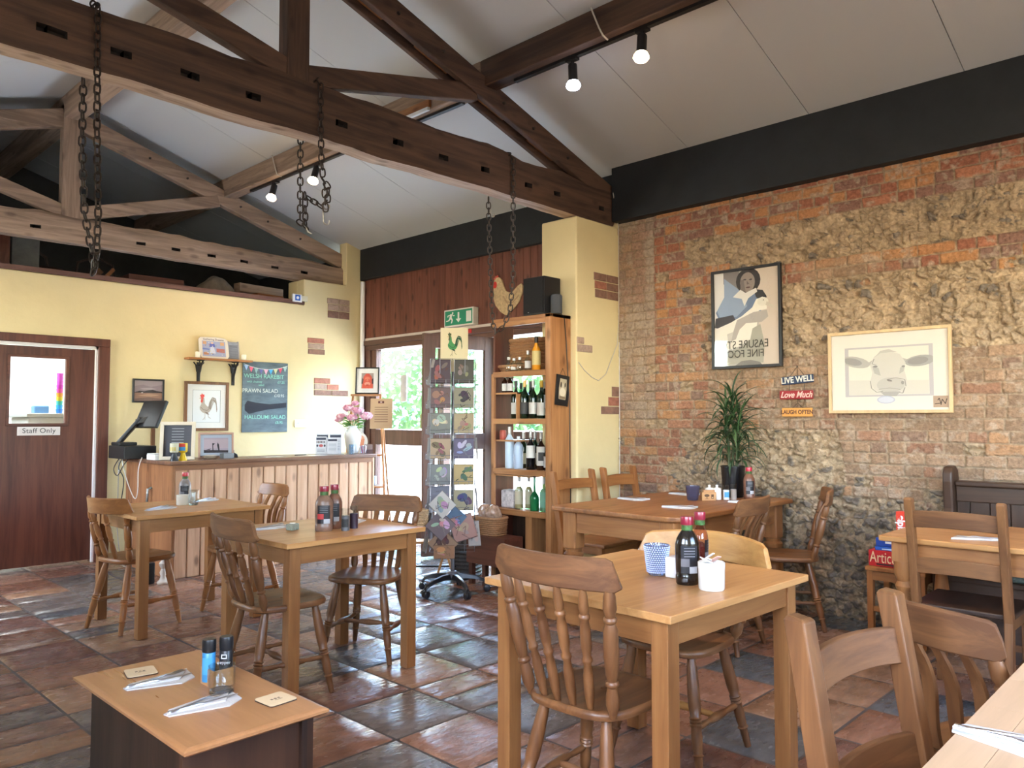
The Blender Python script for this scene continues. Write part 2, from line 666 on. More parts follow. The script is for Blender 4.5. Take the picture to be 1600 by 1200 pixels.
def wall_front():
    mb = MB()
    y0, y1 = YF - .2, YF
    mb.bx(XL - .2, 1.2, y0, y1, 0, 3.35); mb.bx(3.6, XD + .2, y0, y1, 0, 3.35)
    mb.bx(1.2, 3.6, y0, y1, 0, 1.1); mb.bx(1.2, 3.6, y0, y1, 2.8, 3.35)
    mb.prism([(XL - .2, 3.35), (XD + .2, 3.35), (XD + .2, ceil_z(XD + .2)), (RX, RZ), (XL - .2, ceil_z(XL - .2))], y0, y1)
    struct(mb.build('wall_front', PLASTER))
    f = MB()
    for (p, q, r0, r1) in ((1.2, 3.6, 1.1, 1.16), (1.2, 3.6, 2.74, 2.8), (1.2, 1.26, 1.16, 2.74), (3.54, 3.6, 1.16, 2.74), (2.37, 2.43, 1.16, 2.74)):
        f.bx(p, q, y0 + .05, y0 + .11, r0, r1)
    o = struct(f.build('window_6', WHITE, bevel=.004))
    MB().bx(1.25, 3.55, y0 + .078, y0 + .082, 1.15, 2.75).build('pane', GLASS, o)


wall_front()


def wall_back():
    """cream counter wall: doorway to the kitchen, open loft above its left part, full height pier at its right end"""
    mb = MB()
    t = 0.15
    mb.prism([(XL - .2, 0), (1.70, 0), (1.70, 2.03), (2.60, 2.03), (2.60, 0), (XD + .2, 0), (XD + .2, 3.50), (5.38, 3.50), (5.38, 2.97), (4.80, 2.97), (4.80, 2.67), (XL - .2, 2.67)], YB, YB + t)
    mb.bx(4.80, XD + .2, YB + t + .001, YB + .35, 0, 2.97)
    struct(mb.build('wall_back', PLASTER, bevel=.012, seg=3))
    b = MB().bx(XL, 4.80, YB - .02, YB + t + .02, 2.67, 2.715)
    struct(b.build('trim_1', wd('frame', 'x')))
    # slate loft floor, kitchen behind the staff door, back of loft
    k = MB()
    WHT = mat('kitchen_white_wall', (0.82, 0.84, 0.83), 0.55)
    k.bx(XL - .2, XD, YB + t, YE, 2.50, 2.62)
    struct(k.build('ceiling_kitchen', WHT))
    k = MB()
    k.bx(XL - .2, XD, YE - .9, YE - .8, 0, 2.5)
    k.bx(3.0, 3.1, YB + t, YE - .9, 0, 2.5)
    struct(k.build('wall_kitchen', WHT))
    k = MB()
    k.bx(XL - .2, XD + .3, YE, YE + .1, 2.5, 4.6)
    k.bx(XD + .0, XD + .2, YB + .35, YE, 0, 3.5)
    k.bx(XL - .2, XL, YB + .15, YE, 0, 3.5)
    struct(k.build('wall_loft', mat('loft_dark_board', (0.05, 0.05, 0.047), 0.8, var=.3, vscale=3)))


wall_back()
# kitchen strip lamp behind the staff door (lights the frosted view through its window)
_d = bpy.data.lights.new('kitchen_lamp', 'AREA'); _d.shape = 'RECTANGLE'; _d.size = 1.2; _d.size_y = 0.3; _d.energy = 70; _d.color = (0.9, 0.98, 1.0)
_o = bpy.data.objects.new('kitchen_lamp', _d); _o.location = (1.9, 8.8, 2.46); COL.objects.link(_o)


# ---- brick and flint wall, modelled as relief
def fract_noise(y, z, s, seed):
    """cheap vectorised value noise"""
    yy = y * s + seed * 17.31; zz = z * s + seed * 5.77
    iy = np.floor(yy); iz = np.floor(zz)
    fy = yy - iy; fz = zz - iz
    fy = fy * fy * (3 - 2 * fy); fz = fz * fz * (3 - 2 * fz)

    def h(a, b):
        v = np.sin(a * 127.1 + b * 311.7 + seed * 74.7) * 43758.5453
        return v - np.floor(v)
    return (h(iy, iz) * (1 - fy) + h(iy + 1, iz) * fy) * (1 - fz) + (h(iy, iz + 1) * (1 - fy) + h(iy + 1, iz + 1) * fy) * fz


def fbm(y, z, s, seed, o=4):
    t = 0; a = .5
    for k in range(o):
        t = t + a * fract_noise(y, z, s * 2 ** k, seed + k * 3.1); a *= .5
    return t / (1 - .5 ** o)


def rhash(a, b, seed):
    v = np.sin(a * 12.9898 + b * 78.233 + seed * 37.719) * 43758.5453
    return v - np.floor(v)


def voronoi(y, z, s, seed):
    yy = y * s; zz = z * s * 1.35
    iy = np.floor(yy); iz = np.floor(zz)
    f1 = np.full(y.shape, 9.0); f2 = np.full(y.shape, 9.0); idv = np.zeros(y.shape)
    for dy in (-1, 0, 1):
        for dz in (-1, 0, 1):
            cy = iy + dy; cz = iz + dz
            py = cy + .15 + .7 * rhash(cy, cz, seed); pz = cz + .15 + .7 * rhash(cy, cz, seed + 1.3)
            d = np.hypot(yy - py, zz - pz)
            near = d < f1
            f2 = np.where(near, f1, np.minimum(f2, d))
            idv = np.where(near, rhash(cy, cz, seed + 2.7), idv)
            f1 = np.where(near, d, f1)
    return f1, f2, idv


def smooth01(a, b, x):
    t = np.clip((x - a) / (b - a), 0, 1)
    return t * t * (3 - 2 * t)


def relief(Y, Z):
    """returns height (towards the room) and colour"""
    jag = 0.05 * (fbm(Y, Z, 6, 2.0) - .5) * 2
    CH = 0.0755
    row = np.floor((Z + 0.02) / CH)
    bw = 0.225
    off = np.where(row % 2 == 0, 0.0, bw * .5) + 0.06 * rhash(row, 0 * row, 9.0)
    u = (Y + off) / bw
    head = rhash(np.floor(u), row, 3.3) < 0.33
    fu = u - np.floor(u)
    cell = np.floor(u) + np.where(head & (fu > .5), .5, 0)
    fu2 = np.where(head, (fu * 2) % 1.0, fu)
    wu = np.where(head, bw / 2, bw)
    fz = (Z + 0.02) / CH - row
    wob = 0.004 * (fbm(Y, Z, 25, 5.0, 2) - .5)
    e = np.minimum(np.minimum(fu2, 1 - fu2) * wu, np.minimum(fz, 1 - fz) * CH) + wob * 1.6
    inb = smooth01(0.002, 0.008, e)
    rid = rhash(cell, row, 1.0); rid2 = rhash(cell, row, 4.0)
    hb = inb * 0.012 + inb * (rid - .5) * 0.014 + (fbm(Y, Z, 30, 1.0, 3) - .5) * 0.011
    # brick colours
    red = np.stack([0.22 + .10 * rid, 0.088 + .05 * rid, 0.056 + .025 * rid], -1)
    org = np.stack([0.32 + .06 * rid2, 0.15 + .04 * rid2, 0.080 + 0 * rid2], -1)
    brn = np.stack([0.17 + .06 * rid2, 0.105 + .03 * rid2, 0.085 + 0 * rid2], -1)
    c = np.where((rid2 > .68)[..., None], org, red)
    c = np.where((rid2 < .18)[..., None], brn, c)
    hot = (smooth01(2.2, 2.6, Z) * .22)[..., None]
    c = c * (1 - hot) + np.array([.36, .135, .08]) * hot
    mort = np.array([0.31, 0.23, 0.155])
    # tan, worn bricks low down and in the middle; lime washed ones in the far strip
    tan = np.stack([0.215 + .10 * rid, 0.142 + .065 * rid, 0.092 + .04 * rid], -1)
    tanw = smooth01(2.42, 2.1, Z + (fbm(Y, Z, 1.3, 8.0) - .5) * .9)
    tanw = tanw * (0.55 + 0.42 * (rhash(cell, row, 6.6) > .18))
    tanw = np.where((Y > 3.1) & (Z < 2.3), tanw * .35, tanw)
    c = c * (1 - tanw[..., None]) + tan * tanw[..., None]
    lime = smooth01(.56, .70, fbm(Y, Z, 22, 11.0)) * .6
    strip = smooth01(3.575, 3.60, Y) * smooth01(1.15, 1.55, Z + (fbm(Y, Z, 4, 4.4) - .5) * .5)
    lime = np.maximum(lime, strip * (0.55 + .4 * smooth01(.35, .6, fbm(Y, Z, 9, 14.0))))
    lc = np.array([0.36, 0.285, 0.215])
    c = c * (1 - lime[..., None]) + lc * lime[..., None]
    c = c * inb[..., None] + (mort * (0.8 + .3 * fbm(Y, Z, 20, 6.0))[..., None]) * (1 - inb[..., None])
    # flint work
    wy = Y + .09 * (fbm(Y, Z, 11, 21.0, 3) - .5); wz = Z + .09 * (fbm(Y, Z, 11, 23.0, 3) - .5)
    f1, f2, idv = voronoi(wy, wz, 14.5, 3.0)
    g1, g2, idg = voronoi(wy, wz, 27.0, 7.0)
    st = smooth01(0.04, 0.30, f2 - f1)
    st2 = smooth01(0.02, 0.25, g2 - g1)
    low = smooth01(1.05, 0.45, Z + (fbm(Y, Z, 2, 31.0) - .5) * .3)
    have = idv > (0.35 - .25 * low)
    hf = np.where(have, st * (0.011 + .028 * idv), .004) + (fbm(Y, Z, 22, 41.0) - .5) * .036 + st2 * .013 * idg
    hf = hf - 0.02 * (idv < .12) * st
    base = np.array([0.36, 0.265, 0.17])
    cf = base * (0.72 + .55 * fbm(Y, Z, 13, 51.0))[..., None]
    stone = np.stack([0.24 + .14 * idg, 0.18 + .10 * idg, 0.12 + .07 * idg], -1)
    sk = (have * smooth01(.3, .7, st) * .5)[..., None]
    cf = cf * (1 - sk) + stone * sk
    dark = ((idv > .955 - .40 * low) | ((idg > .965 - .14 * low))) & (st > .4)
    dk = np.stack([0.085 + .05 * idg, 0.075 + .045 * idg, 0.07 + .04 * idg], -1)
    kk = (dark * .75)[..., None]
    cf = cf * (1 - kk) + dk * kk
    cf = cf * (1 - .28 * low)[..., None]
    # where is brick
    cj = 0.055 * (rhash(row, 0 * row, 15.0) - .5) * 2 + jag
    Zr = (row + .5) * CH - 0.02 + jag * .5
    br = (Zr > np.where(Y > 3.3, 2.66, 2.79 - .02 * (3 - Y)))
    br |= (Zr > 2.29) & (Zr < 2.46) & (Y < 3.2) & ~((Y > 2.48) & (Y < 2.62))
    br |= (Zr > 2.42) & (Zr < 2.56) & (Y > 2.9)
    br |= (Y + cj > 3.31) & (Z > 1.0)
    br |= (Zr > 1.27) & (Zr < 1.72 + .12 * fract_noise(Y, 0 * Z, 2.5, 3)) & (Y > 2.0)
    br |= (Zr > 0.78) & (Zr < 1.80) & (Y + jag < 2.08 + .0 * Y)
    br |= (Y + cj > 3.12) & (Z > 1.62) & (Z < 2.3)
    br |= (Y + cj * 1.4 > 3.44) & (Z > 0.35)
    br = br & ~((rhash(cell, row, 77.0) < .03) & (Z < 2.6))
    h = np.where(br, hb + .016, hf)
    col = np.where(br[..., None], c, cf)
    # lower footing leans into the room a little
    h = h + 0.05 * smooth01(.5, 0.0, Z)
    h = h - 0.014 * smooth01(3.575, 3.585, Y) * (Z > .4)
    return h, col


def brick_wall():
    y0, y1, z0, z1 = 0.35, 3.958, 0.0, 3.06
    ny, nz = 600, 480
    ys = np.linspace(y0, y1, ny); zs = np.linspace(z0, z1, nz)
    Y, Z = np.meshgrid(ys, zs)
    h, c = relief(Y, Z)
    V = np.stack([XW + 0.02 - h, Y, Z], -1).reshape(-1, 3)
    idx = np.arange(ny * nz).reshape(nz, ny)
    F_ = np.stack([idx[:-1, :-1], idx[1:, :-1], idx[1:, 1:], idx[:-1, 1:]], -1).reshape(-1, 4)
    # the stretch beside and behind the camera: coarser
    ys2 = np.linspace(YF, y0, 150); zs2 = np.linspace(z0, z1, 160)
    Y2, Z2 = np.meshgrid(ys2, zs2)
    h2, c2 = relief(Y2, Z2)
    V2 = np.stack([XW + 0.02 - h2, Y2, Z2], -1).reshape(-1, 3)
    idx2 = np.arange(150 * 160).reshape(160, 150) + len(V)
    F2 = np.stack([idx2[:-1, :-1], idx2[1:, :-1], idx2[1:, 1:], idx2[:-1, 1:]], -1).reshape(-1, 4)
    # solid back
    nb = len(V) + len(V2)
    B = np.array([[XW + .06, YF, 0], [XW + .06, y1, 0], [XW + .06, y1, z1], [XW + .06, YF, z1], [XW + .35, YF, 0], [XW + .35, y1, 0], [XW + .35, y1, z1], [XW + .35, YF, z1]])
    FB = np.array([[0, 3, 2, 1], [4, 5, 6, 7], [0, 1, 5, 4], [1, 2, 6, 5], [2, 3, 7, 6], [3, 0, 4, 7]]) + nb
    AV = np.concatenate([V, V2, B]).astype(np.float32)
    AF = np.concatenate([F_, F2, FB]).astype(np.int32)
    me = bpy.data.meshes.new('wall_right')
    me.vertices.add(len(AV)); me.vertices.foreach_set('co', AV.ravel())
    me.loops.add(AF.size); me.loops.foreach_set('vertex_index', AF.ravel())
    me.polygons.add(len(AF)); me.polygons.foreach_set('loop_start', np.arange(0, AF.size, 4, dtype=np.int32))
    me.update(calc_edges=True)
    me.validate()
    at = me.color_attributes.new('tint', 'FLOAT_COLOR', 'POINT')
    C = np.ones((len(AV), 4), dtype=np.float32)
    C[:len(V), :3] = c.reshape(-1, 3); C[len(V):nb, :3] = c2.reshape(-1, 3); C[nb:, :3] = 0.3
    at.data.foreach_set('color', C.ravel())
    me.materials.append(mat('brick_and_flint', (0.3, 0.2, 0.1), 0.85, attr='tint', var=0.38, vscale=45, bump=0.8, bscale=80, spec=0.25))
    me.shade_smooth()
    o = bpy.data.objects.new('wall_right', me)
    COL.objects.link(o)
    struct(o)


brick_wall()

# painted wall plate above the bricks, and its far length above the entrance
b = MB().bx(5.36, 5.85, YF, 3.955, 3.03, ceil_z(5.36) + .0)
b.bx(5.40, 5.85, 3.955, 4.13, 3.34, 3.46)
struct(b.build('trim_2', BLACKP, bevel=.008))
b = MB().bx(5.575, 5.85, 4.34, YB - .0, 3.05, 3.45)
struct(b.build('trim_3', BLACKP, bevel=.01))


# pier between bricks and entrance
def pier():
    mb = MB().bx(4.885, 5.85, 3.96, 4.34, 0, 3.0)
    mb.bx(5.46, 5.85, 3.962, 4.34, 3.0, 3.5)
    struct(mb.build('wall_pier', PLASTER, bevel=.015, seg=3))


pier()

BR = [mat('brick_red', (0.33, 0.13, 0.085), .85, var=.35, vscale=25, bump=.5, bscale=50), mat('brick_brown', (0.22, 0.12, 0.085), .85, var=.35, vscale=25, bump=.5, bscale=50),
      mat('brick_worn', (0.36, 0.25, 0.19), .85, var=.35, vscale=25, bump=.5, bscale=50), mat('brick_mortar', (0.40, 0.31, 0.21), .9, bump=.5, bscale=60)]


def brick_patch(name, rows, y, r):
    """bricks left bare in a plastered wall that faces -y; rows: (x0, x1, z0, z1, colour)"""
    mb = MB()
    xs0 = min(q[0] for q in rows); xs1 = max(q[1] for q in rows)
    for (x0, x1, z0, z1, ci) in rows:
        mb.bx(x0, x1, y - .001, y + .01, z0, z1, 3)
        n = max(1, round((x1 - x0) / 0.2))
        w = (x1 - x0) / n
        for k in range(n):
            a = x0 + k * w; b_ = a + w
            mb.bx(a + .005, b_ - .005, y - .007 - r.random() * .004, y + .008, z0 + .005, z1 - .005, ci if r.random() < .7 else r.randint(0, 2))
    struct(mb.build(name, BR, bevel=.003, seg=1))


_r = random.Random(5)
brick_patch('trim_4', [(5.11, 5.43, 2.72, 2.79, 0), (5.12, 5.43, 2.64, 2.72, 2), (5.12, 5.43, 2.55, 2.64, 1)], YB, _r)
brick_patch('trim_5', [(4.85, 5.08, 2.23, 2.295, 0), (4.86, 5.08, 2.165, 2.23, 2), (4.86, 5.09, 2.10, 2.165, 1)], YB, _r)
brick_patch('trim_6', [(4.945, 5.17, 1.76, 1.83, 0), (4.945, 5.29, 1.69, 1.76, 2), (4.945, 5.42, 1.62, 1.69, 1)], YB, _r)
brick_patch('trim_7', [(5.11, 5.455, 2.50, 2.57, 1), (5.12, 5.455, 2.43, 2.50, 0), (5.125, 5.455, 2.355, 2.43, 1)], 3.96, _r)
brick_patch('trim_8', [(4.89, 4.98, 1.95, 2.01, 1), (4.89, 5.09, 1.885, 1.95, 2)], 3.96, _r)
brick_patch('trim_9', [(5.35, 5.455, 1.53, 1.62, 1), (5.30, 5.455, 1.45, 1.53, 0), (5.20, 5.455, 1.38, 1.45, 1)], 3.96, _r)

# ---- glazed entrance wall
def entrance():
    FR = wd('frame', 'z'); FRY = wd('frame', 'y')
    # boarding above
    mb = MB()
    y = 4.36
    r = random.Random(2)
    while y < YB - .03:
        w = 0.098
        mb.bx(XD - .02, XD + .02, y + .0015, min(y + w, YB - .02) - .0015, 2.335, 3.06)
        y += w
    mb.bx(XD + .02, XD + .2, 4.34, YB, 2.30, 3.45, 1)
    struct(mb.build('wall_entrance', [wd('clad', 'z'), BLACK], bevel=.003, seg=1))
    # pale strip, header
    struct(MB().bx(XD - .035, XD + .02, 4.36, YB - .01, 2.30, 2.332).build('trim_10', mat('pale_strip', (.62, .55, .5), .5)))
    h = MB().bx(XD - .06, XD + .10, 4.34, YB - .01, 2.24, 2.30).bx(XD - .03, XD + .10, 4.34, YB - .01, 2.185, 2.24)
    struct(h.build('trim_11', FRY, bevel=.004))
    # white corner pipe
    struct(MB().turned((XD - .06, YB - .045, 0), (XD - .06, YB - .045, 3.03), [(0, .028), (1, .028)], 14).build('trim_12', WHITE, smooth=50))
    # fixed window between the corner and the door
    f = MB()
    f.bx(XD - .02, XD + .10, 7.80, 7.95, 0, 2.185)
    f.bx(XD - .00, XD + .08, 7.70, 7.80, 0, 2.185, 1)
    f.bx(XD - .02, XD + .08, 6.44, 6.54, 0, 2.185)
    f.bx(XD + .0, XD + .07, 6.54, 7.70, 1.04, 1.22)
    f.bx(XD + .0, XD + .07, 6.54, 7.70, 0, .16)
    w1 = struct(f.build('window_1', [FR, wd('frame', 'z')], bevel=.005))
    MB().bx(XD + .03, XD + .034, 6.54, 7.70, .16, 1.04).bx(XD + .03, XD + .034, 6.54, 7.70, 1.22, 2.185).build('pane', GLASS, w1)
    p = MB().bx(XD + .022, XD + .026, 7.14, 7.25, 1.55, 1.86)
    p.build('paper_notice', mat('paper_white', (.72, .72, .74), .7), w1)
    p = MB().bx(XD + .022, XD + .026, 6.72, 6.89, 1.24, 1.40)
    p.build('green_sticker', mat('sticker_green', (.42, .5, .25), .7), w1)
    p = MB().prism([(math.cos(a) * .035, 1.66 + math.sin(a) * .05) for a in [k * PI / 8 for k in range(16)]], 0, .002, Matrix.Translation((XD + .02, 6.7, 0)) @ Matrix.Rotation(R(-90), 4, 'Z'))
    for k in range(3):
        p.bx(XD + .02, XD + .022, 6.66, 6.74, 1.50 + k * .022, 1.512 + k * .022)
    p.build('window_transfer', mat('transfer_blue', (.25, .32, .45), .6), w1)
    # fixed window behind the bookcase
    f = MB()
    f.bx(XD - .02, XD + .08, 5.50, 5.62, 0, 2.185)
    f.bx(XD - .02, XD + .08, 4.34, 4.46, 0, 2.185)
    f.bx(XD + .0, XD + .07, 4.46, 5.50, 1.04, 1.22)
    f.bx(XD + .0, XD + .07, 4.46, 5.50, 0, .16)
    w2 = struct(f.build('window_2', FR, bevel=.005))
    MB().bx(XD + .03, XD + .034, 4.46, 5.50, .16, 1.04).bx(XD + .03, XD + .034, 4.46, 5.50, 1.22, 2.185).build('pane', GLASS, w2)
    # entrance door standing open into the room, hinged by the right hand post
    dr = thing('door_1', None, None, (XD - .03, 5.66, 0), 0)
    struct(dr)
    L = 0.80
    ang = math.atan2(5.84 - 5.66, 4.87 - (XD - .03))
    dr.rotation_euler = (0, 0, ang)
    t = .022
    f = MB()
    f.bx(0, .11, -t, t, .02, 2.18); f.bx(L - .13, L, -t, t, .02, 2.18)
    f.bx(.11, L - .13, -t, t, 2.04, 2.18); f.bx(.11, L - .13, -t, t, 1.04, 1.20); f.bx(.11, L - .13, -t, t, .02, .24)
    f.build('door_leaf', wd('frame', 'z'), dr, bevel=.004)
    MB().bx(.10, L - .12, -.003, .003, .22, 1.05).bx(.10, L - .12, -.003, .003, 1.19, 2.05).build('pane', GLASS, dr)
    hm = MB().turned((L - .06, -.03, 1.10), (L - .06, -.075, 1.10), [(0, .009), (1, .009)], 8)
    hm.turned((L - .06, -.07, 1.10), (L - .17, -.07, 1.10), [(0, .009), (1, .008)], 8)
    hm.turned((L - .06, .03, 1.10), (L - .06, .075, 1.10), [(0, .009), (1, .009)], 8)
    hm.turned((L - .06, .07, 1.10), (L - .17, .07, 1.10), [(0, .009), (1, .008)], 8)
    hm.build('door_handle', STEEL, dr, smooth=40)


entrance()


def staff_door():
    MH = wd('mahog', 'z', rough=.35); MHX = wd('mahog', 'x', rough=.35)
    f = MB()
    f.bx(2.60, 2.70, YB - .03, YB + .16, 0, 2.03)
    f.bx(1.60, 1.70, YB - .03, YB + .16, 0, 2.03)
    f.bx(1.60, 2.70, YB - .03, YB + .16, 2.03, 2.105)
    struct(f.build('trim_13', MH, bevel=.006))
    d = struct(thing('door_2', None, None, (1.715, YB + .03, 0), 0))
    # leaf opening from x .. ; local x from hinge side left to right
    w = .865
    x0, x1 = .17, .625
    z0, z1 = 1.30, 1.90
    m = MB()
    m.bx(0, x0, 0, .044, .025, 2.0); m.bx(x1, w, 0, .044, .025, 2.0)
    m.bx(x0, x1, 0, .044, .025, z0); m.bx(x0, x1, 0, .044, z1, 2.0)
    m.build('door_leaf', wd('mahog', 'z', rough=.35), d)
    b = MB()
    for (a, b_, c, e) in ((x0 - .022, x1 + .022, z0 - .022, z0 + .004), (x0 - .022, x1 + .022, z1 - .004, z1 + .022), (x0 - .022, x0 + .004, z0, z1), (x1 - .004, x1 + .022, z0, z1)):
        b.bx(a, b_, -.010, .0, c, e)
    b.build('window_bead', wd('mahog', 'x', rough=.35), d, bevel=.004)
    MB().bx(x0, x1, .02, .024, z0, z1).build('pane', GLASS, d)
    s = MB().bx(.24, .585, -.006, 0, 1.195, 1.272)
    sg = s.build('sign_plate', mat('sign_plate_white', (.62, .58, .55), .4), d, bevel=.002)
    text('Staff Only', .062, flat_mat((.02, .02, .02)), sg, (.4125, -.0068, 1.236), spacing=1.08)
    # white strips around the leaf, light through the door gap put into their colour
    p = MB().bx(2.583, 2.60, YB + .0, YB + .035, .0, 2.03).bx(1.70, 2.60, YB + .0, YB + .035, 2.004, 2.03)
    struct(p.build('trim_14', mat('gap_light_white', (.75, .72, .7), .5)))


staff_door()

# kitchen things seen through the door window
k = thing('kitchen_cabinet', 'white kitchen worktop cabinet seen through the staff door window', 'cabinet', (2.45, 8.9, 0), 0)
MB().bx(-.25, .35, -.3, .3, .0, 1.36).build('body', mat('cabinet_white', (.75, .8, .82), .4), k, bevel=.01)
MB().bx(-.27, .37, -.32, .32, 1.36, 1.40).build('worktop', mat('worktop_pale', (.6, .66, .68), .4), k, bevel=.006)
k = thing('cup_stack', 'tall stack of rainbow coloured plastic cups on the kitchen cabinet', 'cups', (2.50, 8.72, 1.40), 0)
for _i, _c in enumerate([(.02, .2, .7), (.02, .35, .75), (.05, .5, .45), (.75, .6, .05), (.8, .35, .05), (.75, .1, .45), (.6, .05, .55), (.65, .1, .65), (.7, .12, .7), (.72, .12, .72)]):
    MB().lathe([(.026, _i * .04), (.032, _i * .04 + .045)], n=14).build('cup', mat('cup_%d' % _i, _c, .3), k, smooth=40)
k = MB().bx(0, .13, 0, .12, 0, .075).build('storage_tub', mat('tub_blue', (.12, .3, .6), .4), bevel=.01, loc=(2.27, 8.68, 1.40))
tag(k, 'small blue storage tub beside the cups on the kitchen cabinet', 'tub')

# ---- outside
g = MB().bx(XD + .2, 30, -14, 30, -.12, -.02)
struct(g.build('ground', mat('pale_gravel', (.80, .78, .74), .9, var=.1, vscale=20, bump=.5, bscale=60)))
def hedge():
    r = random.Random(11)
    mb = MB()
    n = 16000
    for _k in range(n):
        y = r.uniform(-2, 24); z = r.betavariate(1.0, 1.0) * 3.1
        x = 10.4 + .55 * math.sin(y * 1.7) * .5 + r.uniform(-.35, .3) - .25 * math.sin(z * 2.2 + y) + max(0, z - 2.6) * .5
        a = r.uniform(0, 6.28); b_ = r.uniform(-1, 1); s = r.uniform(.04, .085)
        u = Vector((math.cos(a) * b_, math.sin(a), r.uniform(-.6, .9))).normalized() * s
        v = u.cross(Vector((r.uniform(-1, 1), r.uniform(-1, 1), r.uniform(-1, 1)))).normalized() * s * .55
        c = Vector((x, y, z))
        mb.add([c - u, c + v, c + u, c - v], [(0, 1, 2, 3)], _k % 3)
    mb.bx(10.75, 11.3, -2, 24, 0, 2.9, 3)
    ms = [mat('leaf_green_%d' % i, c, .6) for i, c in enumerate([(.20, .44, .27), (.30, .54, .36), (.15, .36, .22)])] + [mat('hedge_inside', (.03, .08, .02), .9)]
    o = mb.build('hedge', ms, fix=False)
    tag(o, 'tall green garden hedge seen through the entrance glass', 'hedge', kind='stuff')


hedge()
gw = MB().bx(9.75, 9.95, -2, 24, -.02, 1.15).build('glare_wall', mat('glare_wall_white', (.82, .81, .78), .9), bevel=.01)  # added white wall standing in for the glare of the ground outside
tag(gw, 'low white wall added as ground glare in front of the hedge outside the entrance', 'added wall')

# ================================================================= ROOF TIMBERS
BM = wd('beam', 'x'); BP = wd('beam_pale', 'x'); BMM = wd('beam_mid', 'x')
HOLE = mat('mortise_dark', (0.02, 0.013, 0.01), 0.9)


def old_beam(name, x0, x1, y0, y1, zb, zt, holes, mats, parent, seed, wave=0.02, under=1, bow=0.0):
    """hewn timber along x: wavy top and arris, square mortises sunk in the front face; under = material index of its underside"""
    xs = set(np.linspace(x0, x1, 56).tolist())
    for (a, b, c, d) in holes: xs |= {a, b}
    xs = sorted(xs)
    mb = MB()

    def nz(x, k, amp):
        return amp * (mnoise.noise((x * 2.2, k * 3.7, seed)) + .5 * mnoise.noise((x * 6, k * 5.1, seed)))

    def top(x): return zt + nz(x, 1, wave) + bow * (1 - ((x - (x0 + x1) / 2) / ((x1 - x0) / 2)) ** 2)
    def bot(x): return zb + nz(x, 2, wave * .35) + bow * (1 - ((x - (x0 + x1) / 2) / ((x1 - x0) / 2)) ** 2)
    rows = [0, .12, .32, .44, .58, .85, 1]
    zc = sorted({round((h[2] + h[3]) / 2, 3) for h in holes})
    V = []; idx = {}
    for i, x in enumerate(xs):
        b_, t_ = bot(x), top(x)
        for j, k in enumerate(rows):
            y = y0 + nz(x + k, 3, .006) + (.012 if j == 0 else 0) + (.022 if j == len(rows) - 1 else 0)
            V.append((x, y, b_ + (t_ - b_) * k)); idx[i, j] = len(V) - 1
        V.append((x, y1 - .02, t_)); idx[i, 'tb'] = len(V) - 1
        V.append((x, y1, t_ - .03)); idx[i, 'kb'] = len(V) - 1
        V.append((x, y1, b_ + .02)); idx[i, 'lb'] = len(V) - 1
        V.append((x, y1 - .02, b_)); idx[i, 'bb'] = len(V) - 1
    F_, M_ = [], []
    seq = list(range(len(rows))) + ['tb', 'kb', 'lb', 'bb']
    for i in range(len(xs) - 1):
        xm = (xs[i] + xs[i + 1]) / 2
        for q in range(len(seq)):
            a, b_ = seq[q], seq[(q + 1) % len(seq)]
            if a == 2 and any(h[0] < xm < h[1] for h in holes):
                # sunk mortise
                o = len(V)
                c4 = [V[idx[i, 2]], V[idx[i + 1, 2]], V[idx[i + 1, 3]], V[idx[i, 3]]]
                V += [(p[0], p[1] + .05, p[2]) for p in c4]
                ring = [idx[i, 2], idx[i + 1, 2], idx[i + 1, 3], idx[i, 3]]
                F_.append((o, o + 1, o + 2, o + 3)); M_.append(2)
                for k in range(4):
                    k2 = (k + 1) % 4
                    F_.append((ring[k], ring[k2], o + k2, o + k)); M_.append(2)
                continue
            F_.append((idx[i, a], idx[i + 1, a], idx[i + 1, b_], idx[i, b_]))
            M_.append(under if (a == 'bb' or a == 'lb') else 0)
    for i in (0, len(xs) - 1):
        F_.append(tuple(idx[i, q] for q in seq)); M_.append(0)
    mb.v = V; mb.f = F_; mb.mi = M_
    o = mb.build(name, mats, parent, smooth=35)
    return o


